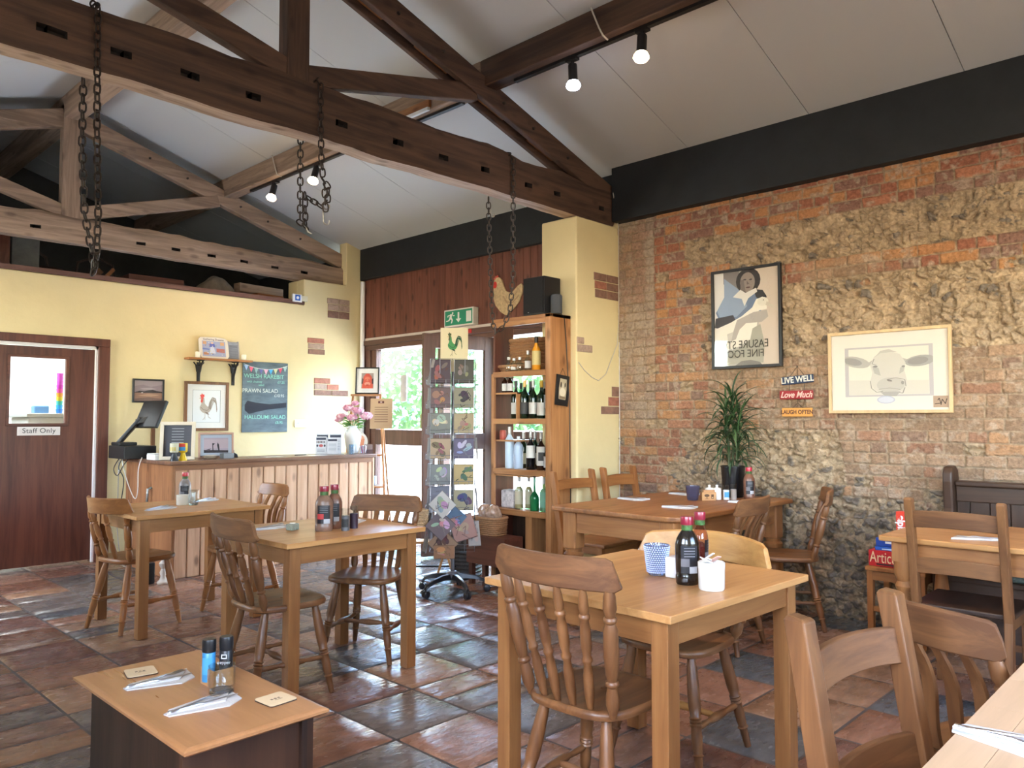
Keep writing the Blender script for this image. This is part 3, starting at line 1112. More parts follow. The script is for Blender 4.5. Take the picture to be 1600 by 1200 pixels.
def truss(y0, y1, zb, zt, rz_in, mats, label, seed, holes, kpw, gap, bow=0.0, z_shift=0.0):
    t = thing('roof_truss', label, 'roof truss', (0, 0, 0))
    old_beam('tie_beam', XL + .0, 5.42, y0, y1, zb, zt, holes, mats, t, seed, wave=.030, bow=bow)
    ym = (y0 + y1) / 2
    kb = zt + bow - .03
    mk = wd('beam' if mats[0] is BM else 'beam_mid', 'z')
    kp = MB().bx(RX - kpw / 2, RX + kpw / 2, ym - .055, ym + .055, kb, RZ - .1)
    kp.build('king_post', mk, t, bevel=.008)
    for sgn in (1, -1):
        xe = 5.40 if sgn > 0 else XL + .03
        x_in = RX + sgn * .06

        def zr(x): return ceil_z(x) - .215 + z_shift
        p0 = (x_in, 0, zr(x_in)); p1 = (xe, 0, zr(xe))
        if gap:
            rf = MB()
            rf.beam((p0[0], ym - .045, p0[2]), (p1[0], ym - .045, p1[2] - .0), .05, .165)
            rf.beam((p0[0], ym + .05, p0[2] - .02), (p1[0], ym + .05, p1[2] - .02), .035, .165)
            for k in range(5):
                f0 = .1 + k * .19
                a = Vector(p0).lerp(Vector(p1), f0); b_ = Vector(p0).lerp(Vector(p1), f0 + .1)
                rf.beam((a.x, ym, a.z - .03), (b_.x, ym, b_.z - .03), .05, .06, mi=1)
            rf.build('rafter', [wd('beam', 'x'), wd('pine', 'x')], t, bevel=.006)
        else:
            rf = MB().beam((p0[0], ym, p0[2]), (p1[0], ym, p1[2]), .09, .17)
            rf.build('rafter', mats[0], t, bevel=.01)
        # strut from the foot of the king post up to the rafter
        fx = RX + sgn * 1.45
        st = MB().beam((RX + sgn * (kpw / 2 - .01), ym - .01, kb + .08), (fx, ym - .01, zr(fx) - .06), .075, .125)
        st.build('strut', mats[0], t, bevel=.008)
        for k in (.22, .35, .55, .66, .8):
            a = Vector(p0).lerp(Vector(p1), k)
            yy = ym - .040 - (.028 if gap else 0)
            MB().turned((a.x, yy, a.z), (a.x, yy - .018, a.z), [(0, .014), (1, .010)], 8).build('peg', mat('peg_dark', (.03, .02, .015), .6), t, smooth=40)
    return t


_h = []
for _x, _w in ((1.00, .13), (1.32, .10), (1.66, .10), (2.02, .09), (2.60, .085), (3.03, .085), (3.42, .085), (3.82, .085), (4.28, .08), (4.62, .08), (5.20, .07)):
    _h.append((_x, _x + _w, 3.10, 3.16))
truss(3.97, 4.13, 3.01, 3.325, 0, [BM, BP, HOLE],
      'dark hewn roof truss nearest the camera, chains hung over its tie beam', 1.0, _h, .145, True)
_h = [(_x, _x + .09, 3.0, 3.05) for _x in (2.02, 2.95, 3.3, 3.68, 4.05, 4.42, 4.8)]
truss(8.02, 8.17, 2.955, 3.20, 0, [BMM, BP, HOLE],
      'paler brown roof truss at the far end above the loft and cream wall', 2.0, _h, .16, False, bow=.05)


def long_timber(name, x, ytop_z, w, h, y0, y1, label, m):
    mb = MB().bx(x - w / 2, x + w / 2, y0, y1, ytop_z - h, ytop_z)
    o = mb.build(name, m, bevel=.01)
    tag(o, label, 'roof beam')
    return o


PY = wd('beam_mid', 'y'); PYD = wd('beam', 'y', rough=.6)
pu = thing('roof_purlin', 'long dark purlin under the right roof slope carrying the spotlights', 'roof beam', (3.93, 0, 3.76))
MB().bx(-.065, .065, YF, 4.03, 0, .20).build('near_length', PYD, pu, bevel=.008)
MB().bx(-.065, .065, 4.03, YE, 0, .20).build('far_length', PY, pu, bevel=.008)
tk = MB().bx(.0, .035, YF, 3.75, -.02, 0).bx(.0, .035, 4.3, 7.6, -.02, 0)
tk.build('lighting_track', BLACK, pu)
for _y in (2.9, 6.9):
    MB().tube([(-.085, _y + .09, .20), (-.080, _y + .03, .05), (-.078, _y, -.01), (-.03, _y, -.02)], .006, 6).build('cable', mat('cable_cream', (.5, .46, .4), .5), pu, smooth=60)
long_timber('roof_purlin', 0.79, 3.93, .13, .19, YF, YE, 'purlin under the left roof slope, hidden mostly behind the near truss', PY)
long_timber('ridge_beam', RX, 4.41, .16, .22, YF, YE, 'heavy ridge beam running along the top of the roof above both king posts', PY)
bt = thing('batten_light', 'short white batten light fixed under the far length of the spotlight purlin', 'light fitting', (3.86, 4.86, 3.80))
MB().bx(-.02, .02, -.28, .28, -.03, .03).build('body', wd('pine', 'y'), bt)
MB().bx(-.024, -.0, -.27, .27, -.055, -.03).build('diffuser', mat('diffuser_white', (.75, .75, .75), .3), bt)


# ---- spotlights on the purlin
def spot(loc, color, power, label, tilt, cool=False):
    t = thing('spotlight', label, 'spotlight', loc, 0, 'spotlights on the roof purlin')
    MB().bx(-.022, .022, -.045, .045, -.03, .0).build('mounting_block', BLACK, t, bevel=.003)
    M = Matrix.Rotation(R(tilt), 4, 'Y')
    b = MB()
    b.lathe([(.028, -.05), (.031, -.06), (.031, -.155), (.036, -.165), (.036, -.168)], n=18)
    b.lathe([(.012, -.02), (.012, -.055)], n=10)
    for i, p in enumerate(b.v): b.v[i] = tuple(M @ Vector(p))
    b.build('housing', BLACK, t, smooth=40)
    l = MB().lathe([(.030, -.155), (.046, -.182), (.050, -.196), (.040, -.212), (.018, -.222)], n=18)
    for i, p in enumerate(l.v): l.v[i] = tuple(M @ Vector(p))
    l.build('bulb', mat('bulb_cool' if cool else 'bulb_warm', color, .4, emit=26 if cool else 22), t, smooth=60)
    d = bpy.data.lights.new('spotlight_lamp', 'SPOT')
    d.energy = power; d.color = color; d.spot_size = R(125); d.spot_blend = .9; d.shadow_soft_size = .045
    o = bpy.data.objects.new('spotlight_lamp', d); COL.objects.link(o); o.parent = t
    p = M @ Vector((0, 0, -.235)); o.location = p; o.rotation_euler = (0, -R(tilt) * -1, 0)
    return t


WARM = (1.0, 0.70, 0.42)
spot((3.95, 3.23, 3.755), (0.80, 0.84, 1.0), 62, 'black spotlight with a cool white bulb on the purlin, second from the right', -3, True)
spot((3.95, 2.67, 3.755), WARM, 88, 'black spotlight with a warm bulb hanging furthest right on the purlin', 5)
spot((3.95, 6.32, 3.755), WARM, 48, 'black warm spotlight on the far purlin, seen behind the middle chain', 16)
spot((3.95, 7.10, 3.755), WARM, 48, 'black warm spotlight on the far purlin, furthest from the camera', 14)
spot((3.95, 1.0, 3.755), WARM, 80, 'black warm spotlight on the purlin above the near tables', 5)
spot((3.95, -.6, 3.755), WARM, 80, 'black warm spotlight on the purlin, last one behind the camera', 5)


# ---- chains thrown over the near tie beam
def chain(path_pts, label, parts=None, link=.052, wire=.0048, scale=1.0):
    P = [Vector(p) for p in path_pts]
    seg = [(P[i + 1] - P[i]).length for i in range(len(P) - 1)]
    tot = sum(seg)
    pitch = link - 2 * wire
    n = int(tot / pitch)
    mb = MB()

    def at(s):
        for i, L in enumerate(seg):
            if s <= L or i == len(seg) - 1:
                return P[i].lerp(P[i + 1], s / L), (P[i + 1] - P[i]).normalized()
            s -= L
    for k in range(n):
        c, d = at((k + .5) * pitch)
        u = Vector((1, 0, 0)) if abs(d.x) < .7 else Vector((0, 0, 1))
        a = d.cross(u).normalized(); b = d.cross(a).normalized()
        s = (a * .8 + b * .6) if k % 2 == 0 else (b * .8 - a * .6)
        hl = link / 2; hw = link * .30
        path = []
        for q in range(12):
            th = 2 * PI * q / 12
            x = hl * math.copysign(abs(math.cos(th)) ** .75, math.cos(th)); y = hw * math.copysign(abs(math.sin(th)) ** .6, math.sin(th))
            path.append(c + d * x + s * y)
        mb.tube(path, wire, 5, closed=True)
    t = thing('chain', label, 'chain', tuple(P[0]), 0, 'rusty chains hung over the near tie beam')
    o = mb.build('links', mat('rusty_iron', (.05, .038, .032), .5, metal=.6, var=.4, vscale=40), t, smooth=60)
    o.location = -Vector(P[0])
    for h in (parts or []):
        hk = MB().tube(h, .005, 6).build('hook', mat('pale_hook', (.42, .40, .36), .4, metal=.6), t, smooth=60)
        hk.location = -Vector(P[0])
    return t


def hookpts(x, y, z, s=1, d=.06):
    return [(x, y, z)] + [(x + s * (.022 - .022 * math.cos(a)), y - .0, z - d - .022 * math.sin(a)) for a in [k * PI / 8 for k in range(1, 10)]]


ft, bk = 3.945, 4.16
chain([(1.26, bk, 3.03), (1.262, bk, 2.7), (1.275, bk - .02, 2.35), (1.30, bk - .07, 2.14), (1.30, 4.07, 2.05), (1.29, 4.0, 2.12), (1.275, ft, 2.3), (1.26, ft, 2.7), (1.255, ft, 3.0), (1.25, ft - .002, 3.30), (1.25, 3.99, 3.34), (1.25, 4.12, 3.335), (1.255, bk, 3.28), (1.26, bk, 3.08)],
      'long looped iron chain over the near beam, furthest left')
chain([(2.475, bk, 3.27), (2.475, bk, 3.0), (2.478, bk, 2.7), (2.48, bk, 2.53), (2.50, 4.13, 2.50), (2.515, bk, 2.55), (2.51, bk, 2.7), (2.53, 4.10, 2.66), (2.56, 4.06, 2.625), (2.57, 4.0, 2.66), (2.545, 3.96, 2.72), (2.50, ft, 2.75), (2.485, ft, 2.9), (2.48, ft, 3.1), (2.475, ft - .002, 3.31), (2.475, 3.99, 3.36), (2.475, 4.12, 3.345), (2.475, bk, 3.3)],
      'short bunched iron chain with pale hooks over the middle of the near beam', [hookpts(2.57, 4.05, 2.60), hookpts(2.50, ft, 2.60, 1, .0), [(2.50, 4.13, 2.51), (2.51, 4.12, 2.47), (2.53, 4.11, 2.46)]])
chain([(2.50, ft - .015, 2.73), (2.505, ft - .02, 2.6), (2.51, ft - .02, 2.52)], 'loose tail of the bunched chain hanging beside its hooks')
chain([(4.08, bk, 3.02), (4.085, bk, 2.8), (4.10, bk, 2.5), (4.105, bk - .01, 2.25), (4.08, bk - .05, 2.05), (4.06, 4.06, 1.975), (4.08, 4.0, 2.02), (4.11, 3.96, 2.15), (4.125, ft, 2.4), (4.125, ft, 2.8), (4.125, ft - .003, 3.26), (4.12, 3.98, 3.32), (4.08, 4.06, 3.335)],
      'iron chain looped over the near beam in front of the painted hen, furthest right', [hookpts(4.10, bk, 2.93, 1, .03)])

# ---- loft clutter above the counter wall
def loft():
    z = 2.62
    r = random.Random(4)
    for i, (x, y, w, h, rz, lab) in enumerate(((3.98, 8.42, .42, .36, 10, 'rough grey stone lump with a pointed top in the loft'), (4.10, 9.0, .30, .30, 40, 'smaller rounded stone in the loft beside the pointed one'))):
        m = bmesh.new(); bmesh.ops.create_icosphere(m, subdivisions=4, radius=.5)
        for v in m.verts:
            n = mnoise.noise(v.co * 2.2 + Vector((i * 5, 0, 0))) * .22 + mnoise.noise(v.co * 6) * .06
            v.co *= 1 + n
            v.co.x *= w * (1.15 - v.co.z * .7); v.co.y *= w * .8; v.co.z *= h
            v.co.z = max(v.co.z, -h * .4)
        me = bpy.data.meshes.new('stone'); m.to_mesh(me); m.free()
        me.shade_smooth(); me.materials.append(mat('stone_brown', (.20, .16, .12), .9, var=.4, vscale=8, bump=.8, bscale=20))
        o = bpy.data.objects.new('stone', me); COL.objects.link(o); o.location = (x, y, z + h * .4); o.rotation_euler = (0, 0, R(rz))
        tag(o, lab, 'stone')
    MG = wd('brown', 'x', rough=.6)
    def bo(n, lab, cat, boxes, m, loc, rz=0, rot=None):
        t = MB()
        for b in boxes: t.bx(*b)
        o = t.build(n, m, bevel=.004, loc=loc)
        o.rotation_euler = rot or (0, 0, R(rz))
        tag(o, lab, cat)
    bo('storage_box', 'reddish wooden box stored on the loft behind the far truss', 'box', [(-.28, .28, -.2, .2, 0, .20)], wd('mahog', 'x'), (3.24, 8.42, z))
    bo('storage_box', 'dark square box in the middle of the loft', 'box', [(-.2, .2, -.2, .2, 0, .3)], mat('box_dark', (.035, .035, .035), .7), (3.62, 9.1, z))
    bo('wooden_crate', 'open ended pale wooden crate at the right end of the loft', 'crate', [(-.18, .18, -.15, .15, 0, .02), (-.18, .18, -.15, .15, .16, .18), (-.18, -.16, -.15, .15, .02, .16), (.16, .18, -.15, .15, .02, .16)], wd('pine', 'x', rough=.7), (4.56, 8.45, z), 6)
    bo('timber_plank', 'brown plank lying over the crate at the right end of the loft', 'plank', [(-.30, .30, -.06, .06, 0, .10)], wd('beam_mid', 'x'), (4.50, 8.44, z + .183), 8)
    bo('timber_post', 'tall brown board standing at the left end of the loft', 'board', [(-.16, .16, -.03, .03, 0, .6)], wd('mahog', 'z'), (1.86, 8.7, z))
    bo('timber_post', 'grey board standing upright in the loft beside the brown board', 'board', [(-.12, .12, -.03, .03, 0, .6)], mat('board_grey', (.14, .14, .13), .8, var=.3), (2.18, 8.8, z))
    bo('timber_lath', 'orange brown lath leaning in the loft behind the left chain', 'lath', [(-.018, .018, -.015, .015, 0, .34)], wd('pine', 'z'), (2.70, 8.5, z + .006), rot=(0, R(38), 0))
    bo('timber_lath', 'second lath leaning beside the orange brown one in the loft', 'lath', [(-.03, .03, -.015, .015, 0, .32)], wd('brown', 'z'), (2.60, 8.56, z + .012), rot=(0, R(40), 0))
    # stored chair frames
    for i, (x, y, rz, lab) in enumerate(((2.42, 9.1, 20, 'dark bentwood chair frame stored on the loft, furthest left'), (2.95, 9.15, -15, 'dark bentwood chair frame stored on the loft in the middle'))):
        t = thing('stored_chair', lab, 'chair', (x, y, z), rz, 'old chairs stored on the loft')
        m = wd('dark', 'z')
        MB().tube([(-.18, .15, 0), (-.2, .17, .25), (-.17, .2, .46), (0, .21, .54), (.17, .2, .46), (.2, .17, .25), (.18, .15, 0)], .015, 8).build('back_hoop', m, t, smooth=60)
        MB().lathe([(.19, .26), (.2, .27), (.19, .29)], n=20).build('seat', m, t, smooth=40)
        for a in (-1, 1):
            MB().turned((a * .15, -.13, .27), (a * .17, -.16, 0), [(0, .016), (1, .012)], 8).build('leg', m, t, smooth=50)
    # alarm panel at the end of the loft opening
    t = thing('thermostat', 'small white and blue alarm box on the cream wall below the loft corner', 'alarm box', (4.70, YB - .001, 2.735))
    MB().bx(-.06, .06, -.03, 0, -.045, .045).build('case', WHITE, t, bevel=.004)
    p = MB().bx(-.03, .035, -.033, -.03, -.03, .035).build('dial_plate', mat('dial_blue', (.03, .12, .45), .4), t)
    MB().turned((0, -.034, .002), (0, -.037, .002), [(0, .017), (1, .017)], 16).build('dial', WHITE, p, smooth=40)
    MB().bx(.06, .14, -.02, 0, -.03, .035).build('junction_box', mat('box_cream', (.6, .55, .4), .5), t, bevel=.003)


loft()

# ================================================================= TABLES
def square_table(name, label, x0, x1, y0, y1, h, wk='table', leg=.062, apron=.085, inset=.035, group=None, top_t=.025, planks=0, rz=0):
    cx, cy = (x0 + x1) / 2, (y0 + y1) / 2
    t = thing(name, label, 'table', (cx, cy, 0), rz, group)
    a, b = (x1 - x0) / 2, (y1 - y0) / 2
    m = MB()
    if planks:
        w = 2 * b / planks
        for k in range(planks):
            m.bx(-a, a, -b + k * w + .0008, -b + (k + 1) * w - .0008, h - top_t, h)
    else:
        m.bx(-a, a, -b, b, h - top_t, h)
    m.build('tabletop', wd(wk, 'x', rough=.3), t, bevel=.003)
    for sx in (-1, 1):
        for sy in (-1, 1):
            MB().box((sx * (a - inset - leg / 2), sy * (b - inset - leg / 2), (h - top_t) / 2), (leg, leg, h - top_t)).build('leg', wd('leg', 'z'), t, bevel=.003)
    for sy in (-1, 1):
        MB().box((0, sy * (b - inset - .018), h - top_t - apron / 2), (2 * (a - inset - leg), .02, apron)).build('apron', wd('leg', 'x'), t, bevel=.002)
    for sx in (-1, 1):
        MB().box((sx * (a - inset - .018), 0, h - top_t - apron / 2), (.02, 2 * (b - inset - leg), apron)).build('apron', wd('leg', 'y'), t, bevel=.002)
    return t


square_table('square_table', 'light wood square table nearest the centre, with two sauce bottles and a white sugar pot', 2.02, 2.925, 1.258, 2.078, .75, rz=-2)
square_table('square_table', 'light wood table in the middle left, its right legs mirrored in the shiny tiles', 1.92, 2.76, 3.30, 4.06, .75, leg=.06)
square_table('square_table', 'light wood table furthest back, in front of the boarded counter', 1.84, 2.72, 4.90, 5.72, .75, leg=.06)


def table_right():
    x0, x1, y0, y1, h = 4.15, 4.97, .52, 1.41, .75
    t = thing('pine_table', 'pine table on turned legs in front of the dark church pew', 'table', ((x0 + x1) / 2, (y0 + y1) / 2, 0))
    a, b = (x1 - x0) / 2, (y1 - y0) / 2
    MB().bx(-a, a, -b, b, h - .028, h).build('tabletop', wd('table', 'y', rough=.3), t, bevel=.006)
    prof = [(0, .018), (.05, .024), (.12, .03), (.2, .024), (.3, .034), (.55, .042), (.75, .03), (.8, .042), (.84, .03), (.9, .045), (1, .045)]
    for sx in (-1, 1):
        for sy in (-1, 1):
            MB().turned((sx * (a - .09), sy * (b - .09), 0), (sx * (a - .09), sy * (b - .09), .62), prof, 16).box((sx * (a - .09), sy * (b - .09), .67), (.085, .085, .10)).build('leg', wd('pine', 'z'), t, smooth=40)
    for s in (-1, 1):
        MB().box((0, s * (b - .07), .665), (2 * a - .26, .02, .11)).build('apron', wd('pine', 'x'), t)
        MB().box((s * (a - .07), 0, .665), (.02, 2 * b - .26, .11)).build('apron', wd('pine', 'y'), t)


table_right()


def near_table():
    x0, x1, y0, y1, h = 1.12, 2.60, -.40, .43, .75
    t = thing('plank_table', 'pale jointed wood table top at the bottom right corner, very close to the camera', 'table', ((x0 + x1) / 2, (y0 + y1) / 2, 0))
    a, b = (x1 - x0) / 2, (y1 - y0) / 2
    m = MB()
    r = random.Random(8)
    w = .075
    y = -b
    while y < b - .01:
        x = -a
        while x < a - .01:
            L = min(r.uniform(.18, .42), a - x)
            m.bx(x + .0004, x + L - .0004, y + .0004, min(y + w, b) - .0004, h - .026, h, r.randint(0, 2))
            x += L
        y += w
    ms = [wood('wood_block_%d' % i, c, tuple(q * .82 for q in c), 'x', rough=.32, bump=.05, coat=.1) for i, c in enumerate([(.62, .42, .26), (.56, .37, .22), (.66, .46, .29)])]
    m.build('tabletop', ms, t)
    for sx in (-1, 1):
        for sy in (-1, 1):
            MB().box((sx * (a - .08), sy * (b - .07), .362), (.07, .07, .724)).build('leg', wd('table', 'z'), t, bevel=.004)
    for s in (-1, 1):
        MB().box((0, s * (b - .05), .68), (2 * a - .24, .02, .08)).build('apron', wd('table', 'x'), t)


near_table()


def big_table():
    x0, x1, y0, y1, h = 3.86, 5.40, 2.40, 3.36, .775
    t = thing('farmhouse_table', 'large pine farmhouse table on thick turned legs against the brick wall', 'table', ((x0 + x1) / 2, (y0 + y1) / 2, 0))
    a, b = (x1 - x0) / 2, (y1 - y0) / 2
    rr = .10
    pts = []
    for cx, cy, a0 in ((a - .03, b - .03, 0), (-a + .03, b - .03, 90), (-a + rr, -b + rr, 180), (a - .03, -b + .03, 270)):
        rad = rr if a0 == 180 else .03
        for k in range(7):
            th = R(a0 + 15 * k)
            pts.append((cx + rad * math.cos(th), cy + rad * math.sin(th)))
    MB().slab(pts, h - .032, h).build('tabletop', wd('pine', 'x', rough=.3, coat=.25), t, bevel=.009, seg=3)
    prof = [(0, .026), (.03, .036), (.10, .05), (.22, .052), (.32, .034), (.36, .04), (.42, .062), (.52, .070), (.66, .066), (.78, .048), (.84, .042), (.88, .062), (.93, .066), (.96, .05), (1, .055)]
    for sx in (-1, 1):
        for sy in (-1, 1):
            x, y = sx * (a - .11), sy * (b - .11)
            m = MB().turned((x, y, 0), (x, y, .50), prof, 20)
            m.build('leg', wd('pine', 'z'), t, smooth=45)
            MB().box((x, y, .622), (.105, .105, .245)).build('leg_block', wd('pine', 'z'), t, bevel=.012, seg=3)
    for s in (-1, 1):
        MB().box((0, s * (b - .085), .675), (2 * a - .33, .025, .135)).build('apron', wd('pine', 'x'), t, bevel=.003)
        MB().box((s * (a - .085), 0, .675), (.025, 2 * b - .33, .135)).build('apron', wd('pine', 'y'), t, bevel=.003)


big_table()


def coffee_table():
    x0, x1, y0, y1, h = .905, 1.345, 2.055, 2.93, .465
    t = thing('coffee_table', 'low laminate table with two place settings, lower left corner', 'table', ((x0 + x1) / 2, (y0 + y1) / 2, 0))
    a, b = (x1 - x0) / 2, (y1 - y0) / 2
    m = MB()
    m.rings([[(-a + i, -b + i, z), (a - i, -b + i, z), (a - i, b - i, z), (-a + i, b - i, z)] for i, z in ((.012, h - .022), (0, h - .014), (0, h - .006), (.008, h - .002), (.016, h))])
    m.build('tabletop', wd('coffee', 'y', rough=.3, bump=.03), t)
    dk = wood('wood_coffee_base', (.040, .020, .012), (.022, .011, .007), 'z', rough=.55)
    p = MB().bx(-a + .05, -a + .068, -b + .1, b - .03, 0, h - .022)
    p.build('end_panel', dk, t)
    MB().bx(a - .068, a - .05, -b + .04, b - .03, 0, h - .022).build('end_panel', dk, t)
    MB().bx(-a + .02, a - .02, -b + .055, -b + .075, 0, h - .022).build('front_panel', wood('wood_coffee_side', (.062, .028, .015), (.040, .018, .010), 'z', rough=.5), t)
    MB().bx(-a + .068, a - .068, -b + .075, b - .04, .10, .118).build('shelf', dk, t)
    bk = MB().bx(-.10, .10, -.14, .14, 0, .05)
    o = bk.build('magazine_box', mat('box_black', (.02, .02, .022), .4), loc=((x0 + x1) / 2 - .02, (y0 + y1) / 2 - .02, .1185))
    tag(o, 'black box lying on the shelf inside the low laminate table', 'box')


coffee_table()

# ================================================================= CHAIRS
LEGP = [(0, .0135), (.10, .0155), (.16, .021), (.17, .017), (.18, .022), (.195, .017), (.21, .022), (.225, .018), (.30, .020), (.42, .0225), (.60, .021), (.66, .018), (.675, .0225), (.69, .0175), (.78, .0165), (.92, .0145), (1, .0135)]
LEGP = [(0, .0145), (.12, .020), (.30, .0235), (.42, .0235), (.50, .0195), (.515, .0245), (.53, .0195), (.545, .0245), (.56, .0195), (.575, .0245), (.59, .0190), (.66, .0210), (.76, .0195), (.80, .0165), (.815, .0225), (.83, .0165), (.92, .0150), (1, .0135)]
SPIN = [(0, .009), (.06, .014), (.16, .0155), (.20, .012), (.215, .0175), (.235, .0175), (.25, .012), (.32, .0165), (.46, .0175), (.54, .012), (.56, .0165), (.58, .0165), (.60, .0115), (.70, .0165), (.84, .0165), (.95, .011), (1, .008)]
POST = [(0, .015), (.05, .019), (.14, .021), (.20, .015), (.215, .021), (.235, .021), (.25, .015), (.30, .0225), (.50, .0235), (.66, .019), (.70, .0145), (.715, .021), (.735, .021), (.75, .0145), (.82, .020), (.90, .021), (.97, .013), (1, .011)]
STR = [(0, .008), (.10, .012), (.22, .012), (.30, .009), (.34, .013), (.5, .0175), (.66, .013), (.70, .009), (.78, .012), (.90, .012), (1, .008)]


def seat_mesh(wf=.42, wb=.37, d=.40, t=.034, z=.455, yc=0.0):
    n = 40
    out = []
    for k in range(n):
        a = 2 * PI * k / n
        c, s = math.cos(a), math.sin(a)
        e = .55
        x = math.copysign(abs(c) ** e, c); y = math.copysign(abs(s) ** e, s)
        w = (wf if y > 0 else wb) / 2 if abs(y) > .2 else ((wf + wb) / 4 + (wf - wb) / 4 * y / .2 * .5)
        w = (wb + (wf - wb) * (y + 1) / 2) / 2
        out.append((x * w, yc + y * d / 2))
    m = MB()
    rr = []
    for k_, z_ in ((.90, z - t), (.985, z - t + .008), (1.0, z - t * .45), (.99, z - .006), (.955, z), (.85, z - .003), (.6, z - .009), (.3, z - .0105), (.06, z - .008)):
        ring = []
        for (x, y) in out:
            zz = z_
            if k_ < .9 and y > .05: zz += .006 * math.exp(-(x / .05) ** 2) * (y - .05) / .15
            ring.append((x * k_, yc + (y - yc) * k_, zz))
        rr.append(ring)
    m.rings(rr)
    return m


def crest_mesh(wd_, z0, z1, y_mid, bend, t=.024, tip=.62, seed=0, arch=.0, belly=0.0, ends='round'):
    """curved comb rail: wider in the middle, rounded ends that come forward"""
    m = MB()
    rr = []
    n = 26
    for i in range(n + 1):
        u = -1 + 2 * i / n
        x = u * wd_ / 2
        yy = y_mid + bend * u * u
        e = 1 - abs(u)
        top = z1 + arch * (1 - u * u)
        bot = z0 - belly * (1 - u * u)
        # rounded top corner and small step at the lower corner
        k = min(1.0, (e / .16)) if ends == 'round' else 1.0
        drop = (1 - math.sqrt(max(0, 1 - (1 - k) ** 2))) * (z1 - z0) * tip
        top -= drop
        bot += (1 - min(1, e / .03)) * .012
        du = 2 * bend * u / (wd_ / 2)
        nx, ny = -du, 1.0
        L = math.hypot(nx, ny); nx /= L; ny /= L
        h = t / 2
        lean = .018 * 0
        ring = [(x - nx * h, yy - ny * h, bot + .004), (x - nx * h * .6, yy - ny * h * .6, bot), (x + nx * h * .6, yy + ny * h * .6, bot), (x + nx * h, yy + ny * h, bot + .004),
                (x + nx * h * .95 - 0, yy + ny * h * .95 - .012, top - .006), (x + nx * h * .5, yy + ny * h * .5 - .012, top), (x - nx * h * .5, yy - ny * h * .5 - .012, top), (x - nx * h * .95, yy - ny * h * .95 - .012, top - .006)]
        rr.append(ring)
    m.rings(rr)
    return m


def farm_chair(label, loc, rz, wk='honey', style='turned', h=.90, crest_w=.46, group=None, crest_h=.10, light_seat=None, bend=.055, tip=.62, arch=0.0, nsp=4, ends='round', crest_wk=None):
    """front faces local +y"""
    t = thing('farmhouse_chair', label, 'chair', loc, rz, group)
    mz = wd(wk, 'z'); mx = wd(crest_wk or wk, 'x'); my = wd(light_seat or wk, 'y')
    seat_mesh().build('seat', my, t, smooth=45)
    zs = .452
    ztop = h - crest_h
    ymid = -.275
    crest_mesh(crest_w, ztop, h, ymid, bend, t=.021, tip=tip, arch=arch, ends=ends).build('crest_rail', mx, t, smooth=26)
    # outer posts
    for s in (-1, 1):
        pb = Vector((s * .163, -.150, zs - .012)); u = .86
        pt = Vector((s * crest_w / 2 * u, ymid + bend * u * u, ztop + .006))
        MB().turned(pt, pb, POST, 12).build('back_post', mz, t, smooth=50)
    for k in range(nsp):
        u = -1 + 2 * (k + 1) / (nsp + 1)
        pb = Vector((u * .150, -.150 - .022 * (1 - u * u), zs - .010))
        uu = u * .90
        pt = Vector((uu * crest_w / 2, ymid + bend * uu * uu, ztop + .006))
        if style == 'turned':
            MB().turned(pt, pb, SPIN, 12).build('spindle', mz, t, smooth=50)
        else:
            m = MB()
            rr = []
            for i in range(13):
                f = i / 12
                c = pb.lerp(pt, f)
                c.y += .018 * math.sin(f * PI) - .012 * math.sin(f * 2 * PI)
                w = .0125 + .006 * math.sin(f * PI) ** 2 if f > .05 else .011
                th = .0065
                rr.append([(c.x - w, c.y - th, c.z), (c.x + w, c.y - th, c.z), (c.x + w, c.y + th, c.z), (c.x - w, c.y + th, c.z)])
            m.rings(rr)
            m.build('spindle', mz, t, smooth=40)
    feet = []
    for sx in (-1, 1):
        for sy in (-1, 1):
            p0 = Vector((sx * (.135 if sy > 0 else .12), sy * .125, .425)); p1 = Vector((sx * (.205 if sy > 0 else .185), sy * (.185 if sy > 0 else .215), 0))
            MB().turned(p0, p1, LEGP, 12).build('leg', mz, t, smooth=50)
            feet.append((p0, p1))
    def on(i, z): return feet[i][0].lerp(feet[i][1], (.425 - z) / .425)
    for (i, j) in ((0, 1), (2, 3)):
        MB().turned(on(i, .17), on(j, .17), STR, 10).build('stretcher', wd(wk, 'y'), t, smooth=50)
    a = (on(0, .17) + on(1, .17)) / 2; b = (on(2, .17) + on(3, .17)) / 2
    MB().turned(a, b, STR, 10).build('stretcher', mx, t, smooth=50)
    return t


